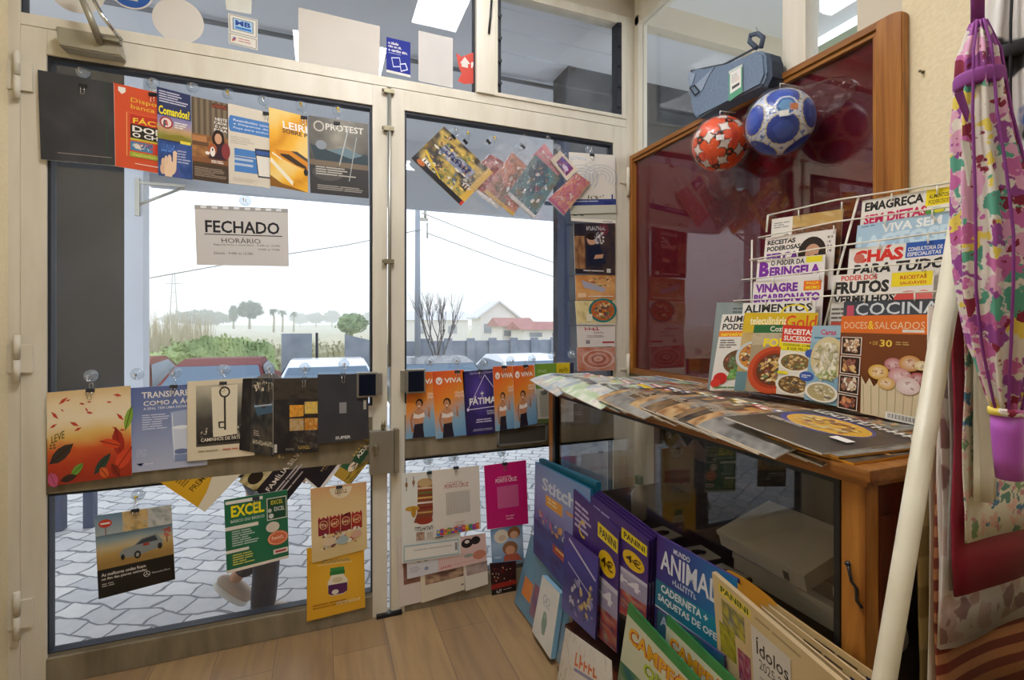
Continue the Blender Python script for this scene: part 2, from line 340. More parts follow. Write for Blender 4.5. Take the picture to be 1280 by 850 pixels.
YF0, YF1 = D + .004, D + .06            # inner and outer face of the aluminium frames
def panel_bars(bm, *bars, y0=YF0, y1=YF1, bev=.002):
    for x0, x1, z0, z1 in bars: box(bm, x0, x1, y0, y1, z0, z1, bev)
def beads(bm, x0, x1, z0, z1, wd=.012, y0=D + .012, y1=D + .05):   # dark rubber around one pane
    box(bm, x0, x1, y0, y1, z1 - wd, z1); box(bm, x0, x1, y0, y1, z0, z0 + wd * .5); box(bm, x0, x0 + wd * .7, y0, y1, z0 + wd * .5, z1 - wd); box(bm, x1 - wd * .7, x1, y0, y1, z0 + wd * .5, z1 - wd)
def leaf(name, X0, XA, XB, X1, Z1=2.122):
    d = thing(name, None, None, (0, 0, 0)); d['kind'] = 'structure'
    bm = B(); panel_bars(bm, (X0, XA, .001, Z1), (XB, X1, .001, Z1)); panel_bars(bm, (XA, XB, 2.04, Z1), (XA, XB, .80, .845), y0=YF0 + .001)
    obj('door_frame', bm, M['frame'], d)
    bm = B(); panel_bars(bm, (XA, XB, .625, .80), (XA, XB, .001, .088), y0=YF0 - .003); obj('kick_rail', bm, M['frame_dirty_shaded'], d)
    bm = B(); panel_bars(bm, (XA, XB, .088, .10), (XA, XB, .617, .625), y0=D + .014, y1=D + .05); obj('glazing_bead', bm, M['rail_metal'], d)
    bm = B(); beads(bm, XA, XB, .845, 2.04); beads(bm, XA, XB, .10, .617, .006); obj('rubber_gasket', bm, M['gasket'], d)
    for z0, z1 in ((.845, 2.04), (.10, .617)):
        bm = B(); box(bm, XA, XB, D + .026, D + .031, z0, z1); obj('glass_pane', bm, M['glass'], d)
    return d
d1 = leaf('door_1', -.895, -.83, .186, .243); d2 = leaf('door_2', .258, .312, 1.302, 1.372)
for z in (1.955, 1.06, .25):
    bm = B(); box(bm, -.895, -.862, D - .004, YF0, z - .045, z + .045, .001); box(bm, -.925, -.895, D - .001, YF0, z - .045, z + .045)
    tube(bm, [(-.898, D - .008, z - .075), (-.898, D - .008, z - .004)], .0085, 10); tube(bm, [(-.898, D - .008, z + .002), (-.898, D - .008, z + .075)], .0085, 10)
    obj('hinge', bm, M['frame'], d1, smooth=False)
def push_plate(d, q, sgn):
    p0, p1 = win(*q[0], D - .032), win(*q[1], D - .032)
    bm = B(); box(bm, p0.x, p1.x, D - .032, D - .008, p1.z, p0.z, .002)
    xs = sorted((p0.x + (p1.x - p0.x) * (1.0 if sgn > 0 else 0), p0.x + (p1.x - p0.x) * (1.25 if sgn > 0 else -.25)))
    box(bm, xs[0], xs[1], D - .022, YF0, p1.z + .005, p0.z - .005, .002); h = obj('pull_handle', bm, M['rail_metal'], d)
    bm = B(); box(bm, p0.x + .007, p1.x - .007, D - .035, D - .031, p1.z + .007, p0.z - .007, .001); obj('dark_pad', bm, mat('navy_glass_pad', '101828', .12), h)
push_plate(d1, [(446, 466), (472, 496)], 1); push_plate(d2, [(508, 462), (532, 491)], -1)
a, b = win(461, 538), win(491, 588)
bm = B(); box(bm, a.x, b.x, D - .035, YF0, b.z, a.z, .003); k = obj('lock_box', bm, M['rail_metal'], d1)
bm = B(); box(bm, b.x + .002, b.x + .022, D - .028, YF0, b.z - .004, a.z + .002, .002); obj('lock_keep', bm, M['frame_dirty_shaded'], d2)
bm = B(); c = win(469, 560, D - .036); tube(bm, [c, c + Vector((0, -.012, 0))], .013, 14); box(bm, c.x - .004, c.x + .004, c.y - .045, c.y - .01, c.z - .02, c.z + .014, .002); obj('key', bm, M['brass'], k)
c = win(479, 532, D - .008); bm = B(); tube(bm, [c + Vector((0, .012, 0)), c + Vector((0, -.02, 0))], .009, 12); tube(bm, [c + Vector((0, -.015, -.012)), c + Vector((0, -.015, .022))], .006, 8); obj('latch_knob', bm, M['brass'], d1)
# bolt rod up the meeting stile
x = .2505; bm = B(); tube(bm, [(x, D - .006, 1.0), (x, D - .006, 2.10)], .007, 10); b_ = obj('bolt_rod', bm, M['rail_metal'], d2)
for z in (2.10, 1.95, 1.42):
    bm = B(); box(bm, x - .022, x + .018, D - .014, YF0, z - .009, z + .009, .002); tube(bm, [(x - .024, D - .012, z), (x - .03, D - .012, z)], .007, 8); obj('bolt_bracket', bm, M['brass'], b_)
for x0, z in ((1.378, 1.85), (1.377, .95)):
    bm = B(); tube(bm, [(x0, D - .008, z - .06), (x0, D - .008, z + .075)], .008, 10); box(bm, x0 - .04, x0 - .006, D - .003, YF0, z - .002, z + .004); obj('hinge', bm, M['frame'], d2)
a, b = win(621, 534), win(684, 552)
bm = B(); q = (a.x, b.x, D - .008, YF0, b.z, a.z)
box(bm, a.x, b.x, D - .006, YF0, a.z - .008, a.z); box(bm, a.x, b.x, D - .006, YF0, b.z, b.z + .008); box(bm, a.x, a.x + .01, D - .006, YF0, b.z, a.z); box(bm, b.x - .01, b.x, D - .006, YF0, b.z, a.z); s_ = obj('letter_slot', bm, M['rail_metal'], d2)
bm = B(); box(bm, a.x + .008, b.x - .008, D - .001, YF0, b.z + .006, a.z - .006); obj('slot_flap', bm, mat('slot_grey', '4A463E', .5), s_)
bm = B(); box(bm, .20, .30, D - .012, D + .02, 0, .014, .002); obj('floor_stop', bm, M['black'], d2)
# overhead door closer: body on the leaf, arms up to the transom
cl = thing('door_closer', None, None); cl.parent = d1; cl.name = 'door_closer'
a, b = win(78, 44), win(158, 78)
pc = [win(77, 41, D - .002), win(153, 55, D - .002), win(158, 79, D - .002), win(82, 66, D - .002)]
bm = B(); prism(bm, [p + Vector((0, .006, 0)) for p in pc], (0, -.05, 0)); bmesh.ops.bevel(bm, geom=bm.edges[:], offset=.004, segments=2, affect='EDGES'); obj('closer_body', bm, M['closer'], cl)
bm = B(); q = [win(125, 52, D - .052), win(112, 20, D - .12), win(97, -14, D - .03)]; tube(bm, q, [.011, .010, .009], 8); obj('closer_arm', bm, M['closer'], cl)
bm = B(); q = [win(152, 50, D - .052), win(128, 20, D - .12), win(112, -10, D - .07)]; tube(bm, q, .006, 8); obj('closer_rod', bm, M['chrome'], cl)
bm = B(); c = win(139, 48, D - .05); box(bm, c.x - .03, c.x + .025, c.y - .012, c.y + .02, c.z - .012, c.z + .006, .002); obj('closer_pivot', bm, M['rail_metal'], cl)

# fixed frame, transom lights
bm = B(); panel_bars(bm, (-.93, -.8955, 0, 2.66), (1.3725, XW, 0, 2.66)); panel_bars(bm, (-.8955, 1.3725, 2.124, 2.162), (-.8955, 1.3725, 2.62, 2.66)); panel_bars(bm, (.613, .696, 2.162, 2.62), y0=YF0 - .012)
tag(obj('trim_1', bm, M['frame']), kind='structure')
bm = B(); box(bm, -1.08, 2.6, D + .02, D + .08, 2.66, ZC); tag(obj('wall_front', bm, M['plaster']), kind='structure')
t1 = thing('window_1', None, None); t1['kind'] = 'structure'
bm = B(); beads(bm, -.8955, .613, 2.162, 2.62, .006); obj('rubber_gasket', bm, M['gasket'], t1)
bm = B(); box(bm, -.8955, .613, D + .026, D + .031, 2.162, 2.62); obj('glass_pane', bm, M['glass'], t1)
t2 = thing('window_2', None, None); t2['kind'] = 'structure'
bm = B(); panel_bars(bm, (.696, .712, 2.162, 2.62), (1.345, 1.3725, 2.162, 2.62), (.712, 1.345, 2.162, 2.178), y0=YF0 - .006); obj('louvre_frame', bm, M['frame'], t2)
bm = B()
for x0, x1 in ((.712, .727), (1.322, 1.345)):
    box(bm, x0, x1, D + .0, D + .05, 2.178, 2.62)
for k in range(5):
    for x in (.72, 1.33): tube(bm, [(x, D + .0, 2.215 + k * .098), (x, D - .012, 2.215 + k * .098)], .008, 8)
obj('louvre_carrier', bm, M['gasket'], t2)
for k in range(5):
    z = 2.178 + k * .098
    bm = B(); R_ = Matrix.Translation((0, D + .03, z)) @ Matrix.Rotation(math.radians(4), 4, 'X'); box(bm, .727, 1.322, -.0025, .0025, 0, .10, M=R_); obj('louvre_pane', bm, M['glass'], t2)
bm = B(); c = win(612, 10, D - .02); tube(bm, [win(615, -6, D - .02), win(613, 22, D - .02), win(611, 42, D - .012)], .005, 8); obj('louvre_lever', bm, M['black'], t2)

# side window over the board
t3 = thing('window_3', None, None); t3['kind'] = 'structure'
bm = B(); box(bm, XW, XW + .05, D - .03, D + .06, 1.97, 2.66); box(bm, XW - .006, XW + .05, 1.10, 1.17, 1.97, 2.66, .002); box(bm, XW + .008, XW + .05, 1.17, 1.195, 1.97, 2.66, .002); box(bm, XW, XW + .05, .945, D, 2.62, ZC); box(bm, XW, XW + .05, .945, D, 1.955, 1.975); obj('window_frame', bm, M['frame'], t3)
for y0, y1 in ((1.195, D - .03), (.945, 1.10)):
    bm = B(); box(bm, XW + .025, XW + .03, y0, y1, 1.97, 2.62); obj('glass_pane', bm, M['glass'], t3)

# ceiling lights (the lamps of the room)
lm = mat('led_panel', 'FBFBFF', .5, emit=PANEL)
lm2 = mat('small_led_panel', 'FBFBFF', .5, emit=PANEL * .55)
def led(x, y, sx, sy, label, lm=lm):
    t = thing('ceiling_light', label, 'ceiling light', (x, y, ZC), 0, 'flat ceiling lights')
    bm = B(); box(bm, -sx / 2, sx / 2, -sy / 2, sy / 2, -.012, -.001, .001); obj('light_diffuser', bm, lm, t)
    bm = B()
    for q in ((-sx / 2 - .015, -sx / 2, -sy / 2 - .015, sy / 2 + .015), (sx / 2, sx / 2 + .015, -sy / 2 - .015, sy / 2 + .015), (-sx / 2, sx / 2, -sy / 2 - .015, -sy / 2), (-sx / 2, sx / 2, sy / 2, sy / 2 + .015)): box(bm, *q, -.014, 0)
    obj('light_frame', bm, M['white'], t)
led(.56, 1.62, .24, .30, 'small square ceiling light close to the shop window, mirrored in its upper glass', lm2)
led(.10, .92, .5, .5, 'square ceiling light over the middle of the shop floor')
led(.75, -.9, .28, .28, 'square ceiling light at the back of the shop by the pillar wall')
led(-.4, -2.0, .28, .28, 'square ceiling light farthest back in the shop')
# ------------------------------------------------------------------ outside: pavement, canopy, street, fields
def cobble(t, p):
    v = coords(t)
    wv = N(t, 'ShaderNodeTexNoise', Scale=5.0, Detail=2); t.links.new(v, wv.inputs['Vector'])
    ad = N(t, 'ShaderNodeMix', data_type='RGBA', blend_type='LINEAR_LIGHT'); ad.inputs[0].default_value = .07
    t.links.new(v, ad.inputs[6]); t.links.new(wv.outputs['Color'], ad.inputs[7])
    rt_ = N(t, 'ShaderNodeMapping'); rt_.inputs['Rotation'].default_value = (0, 0, .5); t.links.new(ad.outputs[2], rt_.inputs[0])
    br = N(t, 'ShaderNodeTexBrick', Scale=1.0); br.offset = .45; br.squash = 1
    for k, x in (('Brick Width', .145), ('Row Height', .105), ('Mortar Size', .007), ('Mortar Smooth', .4), ('Bias', 0)): br.inputs[k].default_value = x
    br.inputs['Color1'].default_value = (*hx('E6E3DE'), 1); br.inputs['Color2'].default_value = (*hx('C2C1C2'), 1); br.inputs['Mortar'].default_value = (*hx('7A7C80'), 1); t.links.new(rt_.outputs[0], br.inputs['Vector'])
    n2 = N(t, 'ShaderNodeTexNoise', Scale=26, Detail=5); t.links.new(v, n2.inputs['Vector'])
    m = N(t, 'ShaderNodeMix', data_type='RGBA', blend_type='MULTIPLY'); m.inputs[0].default_value = .25; t.links.new(br.outputs[0], m.inputs[6]); t.links.new(n2.outputs[0], m.inputs[7]); t.links.new(m.outputs[2], p.inputs['Base Color'])
    iv = N(t, 'ShaderNodeMath', operation='SUBTRACT'); iv.inputs[0].default_value = 1; t.links.new(br.outputs['Fac'], iv.inputs[1]); mk = iv.outputs[0]
    bump(t, p, mk, .6, .012)
bm = B(); box(bm, -8, 8, D + .06, 4.7, -.14, -.01); tag(obj('pavement', bm, mat('limestone_setts', rough=.6, nodes=cobble)), kind='structure')
bm = B(); box(bm, -8, 8, 4.7, 4.85, -.9, .0, .01); tag(obj('kerb', bm, mat('kerb_stone', 'B8B6B2', .8)), kind='structure')
bm = B(); box(bm, -40, 40, 4.85, 13, -1.0, -.92); tag(obj('street', bm, mat('asphalt', rough=.85, nodes=noisy('8A8C90', 'A2A4A8', 30))), kind='structure')
bm = B()
r = random.Random(3); gx = [-160 + 320 * i / 40 for i in range(41)]; gy = [13 + 260 * (i / 30) ** 1.6 for i in range(31)]
vs = [[bm.verts.new((x, y, -.95 + .25 * math.sin(x * .07) * min(1, (y - 13) / 30) + (y - 13) * .006)) for x in gx] for y in gy]
for j in range(30):
    for i in range(40): bm.faces.new((vs[j][i], vs[j][i + 1], vs[j + 1][i + 1], vs[j + 1][i]))
tag(obj('field', bm, mat('dry_grass', rough=.95, nodes=noisy('9AA06A', 'C8B79A', .35, (1, 1, 1), .35, .65)), smooth=True, loc=(0, 0, 0)), kind='structure')
# canopy over the pavement
cv = mat('canopy_panel', 'E6E8EC', .6); cg = mat('canopy_fascia', 'DCDFE4', .5)
bm = B(); box(bm, -6, 6, D + .08, 4.15, 2.68, 2.74); tag(obj('canopy_ceiling', bm, cv), kind='structure')
p0 = win(187, 232, 4.1); p1 = win(701, 278, 4.1)
bm = B(); box(bm, p0.x, p1.x, 4.06, 4.14, 2.13, 2.68, .003); tag(obj('canopy_fascia', bm, cg), kind='structure')
bm = B(); tube(bm, [(-4, 2.78, 2.655), (4, 2.78, 2.655)], .012, 8)
for x in (-2, 0, 2): tube(bm, [(x, 2.78, 2.655), (x, 2.78, 2.68)], .008, 6)
tag(obj('conduit', bm, mat('grey_conduit', '77797D', .5)), 'thin grey conduit running under the canopy outside', 'pipe')
stone = mat('dark_polished_stone', rough=.55, spec=.15, nodes=noisy('161618', '3A3A3E', 1.6, lo=.35, hi=.8, detail=4)); stone2 = mat('dark_riven_stone', rough=.7, spec=.2, nodes=noisy('2E2F32', '606064', 4, bm=.5, dist=.02, detail=8))
post = mat('blue_grey_post', 'CDD3DC', .5); post2 = mat('slate_blue_post', '35415E', .6)
# standing dark sign panel on two legs, left of the door
xe = win(156, 300, 3.51).x; xs_ = -1.45
t = thing('outdoor_sign_panel', 'tall dark glossy outdoor panel on two legs left of the door', 'sign panel', (xs_, 3.55, -.01))
bm = B(); box(bm, -.75, xe - xs_, -.04, .04, .62, 2.66, .004); obj('dark_panel', bm, stone, t)
for u in (71, 110):
    x = win(u, 600, 3.52).x - xs_; bm = B(); box(bm, x - .024, x + .024, -.03, .03, 0, .625); obj('leg', bm, post2, t)
bm = B(); box(bm, xe - xs_, win(180, 300, 3.51).x - xs_, -.05, .06, .62, 2.66, .004); obj('edge_post', bm, post, t)
q0, q1 = win(172, 236, 3.5), win(207, 241, 3.5)
t = thing('wall_bracket', 'triangular metal bracket fixed to the pale post outside', 'bracket', q0)
bm = B(); box(bm, -.012, .012, -.01, .01, -.16, .06); obj('slotted_upright', bm, M['rail_metal'], t)
bm = B(); box(bm, .012, .24, -.008, .008, .03, .045); tube(bm, [(.012, 0, -.09), (.235, 0, .032)], .008, 6); obj('bracket_arm', bm, M['rail_metal'], t)
# stone pier right of the shop front
bm = B(); box(bm, 1.34, 2.5, 2.55, 2.75, -.01, 2.68); tag(obj('stone_pier', bm, stone2), kind='structure')
bm = B(); box(bm, 1.305, 1.339, 2.53, 2.62, -.01, 2.3, .003); box(bm, 1.20, 1.305, 2.57, 2.58, 1.86, 1.88); tag(obj('pier_edge_post', bm, post2), kind='structure')
bm = B(); box(bm, 2.5, 2.56, 1.5, 2.7, 1.7, 2.67); tag(obj('side_soffit_panel', bm, mat('pale_green_board', 'C4D6BC', .6)), kind='structure')

# haze
hz = bpy.data.materials.new('morning_haze'); hz.use_nodes = True; t_ = hz.node_tree; t_.nodes.remove(t_.nodes['Principled BSDF'])
vsn = N(t_, 'ShaderNodeVolumeScatter', Density=.012, Anisotropy=.2); vsn.inputs['Color'].default_value = (1, 1, 1, 1); t_.links.new(vsn.outputs[0], t_.nodes['Material Output'].inputs['Volume'])
HAZE = hz

# greenery
def leafy(bm, c, rx, ry, rz, n, sz, seed, shell=.5):
    r = random.Random(seed)
    for _ in range(n):
        d = Vector((r.gauss(0, 1), r.gauss(0, 1), r.gauss(0, 1))).normalized(); k = (shell + (1 - shell) * r.random()) * (.8 + .35 * mn.noise(d * 2.2 + Vector((seed, 0, 0))))
        p = Vector(c) + Vector((d.x * rx, d.y * ry, d.z * rz)) * k
        a = Vector((r.uniform(-1, 1), r.uniform(-1, 1), r.uniform(-1, 1))).normalized(); b = a.orthogonal().normalized(); s = sz * r.uniform(.6, 1.3)
        v = [bm.verts.new(p + a * s), bm.verts.new(p + b * s * .6), bm.verts.new(p - a * s), bm.verts.new(p - b * s * .6)]; bm.faces.new(v)
def leafmat(n, a, b): return mat(n, rough=.7, spec=.2, nodes=noisy(a, b, 1.2, lo=.35, hi=.65))
gl1 = leafmat('hedge_leaf', '86986A', 'B2C088'); gl2 = leafmat('tree_leaf', '6A8258', '94A878'); gl3 = leafmat('dark_leaf', '3C5040', '5E7458'); bark = mat('pale_bark', rough=.9, nodes=noisy('8C8468', 'B0AA80', 8)); gl4 = leafmat('dry_reed', 'B4AA92', 'CCC4AC')
def core(bm, c, rx, ry, rz):
    r_ = bmesh.ops.create_icosphere(bm, subdivisions=3, radius=1)
    for v in r_['verts']:
        d = v.co.copy(); k = .86 + .3 * mn.noise(d * 2.4 + Vector(c)); v.co = Vector(c) + Vector((d.x * rx, d.y * ry, d.z * rz)) * k
def tree(u, vb, vt, y, wpx, mt, label, name='tree', trunk=.25, seed=1, group=None):
    b0 = win(u, vb, y); t0 = win(u, vt, y); h = t0.z - b0.z; r_ = wpx / 2 * (b0 - Vector((0, 0, H))).length / F / 1.1
    t = thing(name, label, 'tree', b0, 0, group)
    bm = B(); core(bm, (0, 0, h * (trunk + 1) / 2), r_ * .85, r_ * .85, h * (1 - trunk) / 2 * .85); leafy(bm, (0, 0, h * (trunk + 1) / 2), r_, r_, h * (1 - trunk) / 2, 900, r_ * .09, seed, .8); obj('crown', bm, mt, t)
    bm = B(); tube(bm, [(0, 0, -.3), (0, 0, h * trunk + .2 * h)], [h * .05, h * .03], 8); obj('trunk', bm, bark, t)
tree(312, 408, 375, 62, 34, gl3, 'round dark tree beyond the field, seen under the closed notice', seed=2)
tree(440, 424, 389, 34, 46, gl2, 'rounded green bush tree close to the door mullion', trunk=.1, seed=3)
tree(292, 408, 379, 66, 13, gl3, 'narrow conifer standing beside the round dark tree', trunk=.1, seed=4)
tree(250, 408, 388, 90, 70, gl3, 'wide hazy clump of trees far across the field', 'tree_clump', trunk=.05, seed=5)
for i, (u, vt) in enumerate(((395, 390), (415, 387), (465, 388), (375, 391), (214, 392))):
    tree(u, 408, vt, 120 + 7 * i, 26, gl3, 'faint hazy tree of the far treeline', 'tree', trunk=.15, seed=8 + i, group='far treeline trees')
tree(706, 420, 398, 40, 31, gl2, 'bushy tree behind the red roofs beside the slate blue post', trunk=.2, seed=20)
def palm(u, vt, y, label):
    b0 = win(u, 412, y); t0 = win(u, vt + 5, y); h = t0.z - b0.z
    t = thing('palm_tree', label, 'palm tree', b0, 0)
    bm = B(); tube(bm, [(0, 0, -.3), (.05, 0, h * .5), (0, 0, h)], [.12, .09, .09], 8); obj('trunk', bm, bark, t)
    bm = B(); r = random.Random(int(u))
    for k in range(16):
        a = k * 2.4; ln = .62 * r.uniform(.85, 1.1); up = r.uniform(.1, 1.0); pr = None
        for s in range(6):
            q = s / 5; p = Vector((math.cos(a) * ln * q, math.sin(a) * ln * q, h + (up * q * 1.6 - 1.8 * q * q) * .45)); sd = Vector((-math.sin(a), math.cos(a), -.25)) * (.11 * math.sin(.3 + q * 2.7)); sd2 = Vector((math.sin(a), -math.cos(a), -.25)) * (.11 * math.sin(.3 + q * 2.7))
            cur = [bm.verts.new(p + sd), bm.verts.new(p), bm.verts.new(p + sd2)]
            if pr: bm.faces.new((pr[0], cur[0], cur[1], pr[1])); bm.faces.new((pr[1], cur[1], cur[2], pr[2]))
            pr = cur
    obj('palm_crown', bm, gl3, t)
palm(342, 383, 58, 'palm tree nearest the round dark tree'); palm(353, 384, 64, 'middle one of the three palm trees beyond the field'); palm(367, 386, 70, 'last palm tree, standing a little apart from the other two')
# hedge
bm = B()
pa, pb = win(176, 432, 15), win(330, 432, 17.5)
for i in range(26):
    q = i / 25; c = pa.lerp(pb, q); c.z = -.95; hh = 1.45 + .35 * math.sin(q * 3) + (.25 if i > 5 else -.1)
    core(bm, (c.x, c.y, -.35), .42, .8, hh * .6); leafy(bm, (c.x, c.y, -.35), .5, .9, hh * .66, 420, .055, 40 + i, .85)
tag(obj('hedge', bm, gl1), 'long bright green hedge across the street', 'hedge')
bm = B(); r = random.Random(9)
for i in range(500):
    p = win(r.uniform(178, 262), 440, r.uniform(17, 21)); p.z = -.6; hh = r.uniform(1.2, 2.3) * (1.1 - .3 * (p.x + 7) / 3 * .3); dx = r.uniform(-.25, .25)
    a = bm.verts.new(p + Vector((-.03, 0, 0))); b = bm.verts.new(p + Vector((.03, 0, 0))); c = bm.verts.new(p + Vector((dx, r.uniform(-.2, .2), hh))); bm.faces.new((a, b, c))
tag(obj('tall_reeds', bm, gl4), 'tall dry reeds growing behind the hedge by the pale post', 'reeds', kind='stuff')
bm = B(); pa, pb = win(300, 436, 19.5), win(446, 430, 20.5)
for i in range(20):
    c = pa.lerp(pb, i / 19); core(bm, (c.x, c.y, -.5), .5, .8, .9); leafy(bm, (c.x, c.y, -.5), .6, .9, 1.15 + .2 * math.sin(i * 1.7), 260, .06, 90 + i, .85)
tag(obj('scrub_hedge', bm, leafmat('scrub_leaf', '9A9470', 'B8B498')), 'brownish scrubby hedge behind the grey wall block', 'hedge')
# walls, houses
cw = mat('pale_render', 'E6E2DE', .8); rt = mat('red_roof_tile', rough=.7, nodes=noisy('A06460', 'B07A72', 3)); cgrey = mat('concrete', rough=.85, nodes=noisy('7E8490', '9AA0AA', 2))
a, b = win(500, 427, 14.5), win(716, 430, 14.5)
bm = B(); box(bm, a.x, b.x, 14.5, 14.7, -.95, a.z)
for i in range(9): x = a.x + (b.x - a.x) * i / 8; box(bm, x - .12, x + .12, 14.42, 14.5, -.95, a.z + .08)
tag(obj('yard_wall', bm, cgrey), 'low grey concrete yard wall across the street at the bare tree', 'wall', kind='thing')
a, b = win(352, 417, 15.5), win(376, 448, 15.5); 
bm = B(); box(bm, a.x, b.x + .3, 15.4, 15.6, -.95, a.z); tag(obj('wall_block', bm, cgrey), 'short grey wall block ending the green hedge', 'wall', kind='thing')
bm = B(); p = win(396, 416, 16); tube(bm, [(p.x, p.y, -.95), p], .04, 6); tag(obj('fence_post', bm, M['gasket']), 'thin dark fence post between the hedge and the bush', 'post')
a, b = win(431, 418, 15), win(448, 448, 15)
bm = B(); prism(bm, [Vector((a.x, 15, -.95)), Vector((a.x + 2.2, 15, -.95)), Vector((a.x + 2.2, 15, a.z - .55)), Vector((a.x, 15, a.z))], (0, .15, 0)); tag(obj('sloped_wall', bm, cgrey), 'grey garden wall with a sloping top next to the door mullion', 'wall', kind='thing')
grf = mat('pale_roof', 'D8D8DC', .7)
def house(x0, x1, y, z0, ze, zr, label, dpth=2.4, gable=True, name='house', rt=rt):
    t = thing(name, label, 'house', ((x0 + x1) / 2, y, z0)); hw = (x1 - x0) / 2
    bm = B(); box(bm, -hw, hw, 0, dpth, -.6, ze - z0)
    if gable: prism(bm, [(-hw, 0, ze - z0), (hw, 0, ze - z0), (0, 0, zr - z0)], (0, dpth, 0))
    obj('house_walls', bm, cw, t)
    bm = B(); e = .35
    if gable:
        for s in (-1, 1): prism(bm, [(s * (hw + e), -e, ze - z0 - e * .5), (s * (hw + e), -e, ze - z0 - e * .5 + .14), (0, -e, zr - z0 + .16), (0, -e, zr - z0 + .02)], (0, dpth + 2 * e, 0))
    else: prism(bm, [(-hw - e, -e, ze - z0), (-hw - e, dpth + e, ze - z0), (-hw - e, dpth / 2, zr - z0)], (2 * hw + 2 * e, 0, 0))
    obj('house_roof', bm, rt, t)
    for k in (-.5, .5):
        bm = B(); box(bm, hw * k - .45, hw * k + .45, -.05, .02, (ze - z0) * .3, (ze - z0) * .3 + min(.9, (ze - z0) * .4)); obj('house_window', bm, cgrey, t)
def hw(u0, u1, vb, ve, vr, y, label, **k):
    a, b = win(u0, vb, y), win(u1, vb, y); house(a.x, b.x, y, a.z, win(u0, ve, y).z, win((u0 + u1) / 2, vr, y).z, label, **k)
hw(600, 645, 425, 396, 378, 38, 'white gabled house behind the bare tree', rt=grf)
hw(628, 665, 425, 408, 397, 33, 'house with a long red tiled roof right of the gabled house', gable=False)
hw(655, 712, 425, 412, 402, 30, 'lower house with a wide red tiled roof beside the slate blue post', gable=False)
hw(505, 585, 425, 400, 389, 48, 'long pale low building behind the utility pole', gable=False, rt=grf)
# utility pole, wires
p = win(522, 440, 14.1)
t = thing('utility_pole', 'grey concrete utility pole across the street', 'utility pole', (p.x, p.y, -.95))
bm = B(); tube(bm, [(0, 0, 0), (0, 0, 7)], [.10, .06], 10); obj('pole', bm, mat('pole_concrete', '9AA0A8', .8), t)
bm = B(); box(bm, -.05, .3, -.04, .04, 5.1, 5.18); tube(bm, [(.22, 0, 5.18), (.22, 0, 5.4)], .035, 8); tube(bm, [(.28, 0, 5.05), (.28, 0, 4.6)], .02, 6); obj('insulator_arm', bm, M['rail_metal'], t)
for (u0, v0, u1, v1, lab) in ((527, 266, 712, 335, 'upper overhead wire sloping from the utility pole'), (533, 291, 712, 352, 'lower overhead wire sloping from the utility pole'), (526, 287, 330, 322, 'thin overhead wire crossing the sky beside the closed notice')):
    a, b = win(u0, v0, 14.0), win(u1, v1, 14); bm = B(); m_ = (a + b) / 2 + Vector((0, 0, -.06)); e = (b - a) * .8; tube(bm, [a, m_, b, b + e], .014, 5); tag(obj('overhead_wire', bm, M['rail_metal']), lab, 'wire')
p = win(217, 405, 70); bm = B()
for s in (-1, 1): tube(bm, [(p.x + s * .5, 70, -.5), (p.x + s * .12, 70, 7.2)], .07, 4)
for z in (1, 2.4, 3.8, 5, 6): tube(bm, [(p.x - .5 + z * .05, 70, z), (p.x + .5 - z * .05, 70, z)], .04, 4)
box(bm, p.x - .9, p.x + .9, 69.95, 70.05, 6.0, 6.1); tag(obj('pylon', bm, M['rail_metal']), 'distant slim power pylon on the skyline beside the pale post', 'pylon')
# bare tree
p = win(546, 462, 12.3); t = thing('bare_tree', 'leafless young tree with thin upright branches by the utility pole', 'tree', (p.x, p.y, -.95)); r = random.Random(5)
bm = B(); bm2 = B()
def limb(b, s, d, ln, rad, dp):
    e = s + d * ln; mid = (s + e) / 2 + Vector((r.uniform(-1, 1), r.uniform(-1, 1), 0)) * ln * .05
    tube(b, [s, mid, e], [rad, rad * .85, rad * .65], 5)
    if dp:
        for _ in range(3 if dp > 1 else 4):
            nd = (d + Vector((r.uniform(-.5, .5), r.uniform(-.5, .5), r.uniform(.2, .8)))).normalized(); limb(bm2, s + d * ln * r.uniform(.55, 1), nd, ln * r.uniform(.55, .85), rad * .55, dp - 1)
limb(bm, Vector((0, 0, 0)), Vector((.02, 0, 1)), 1.25, .06, 0)
for k in range(5):
    a = k * 1.3; limb(bm2, Vector((0, 0, .9 + .07 * k)), Vector((math.cos(a) * .38, math.sin(a) * .38, 1)).normalized(), .86, .026, 3)
obj('trunk', bm, mat('mossy_bark', rough=.9, nodes=noisy('8C9458', 'B0AE84', 9)), t); obj('branches', bm2, mat('grey_twig', '6E6A68', .9), t)

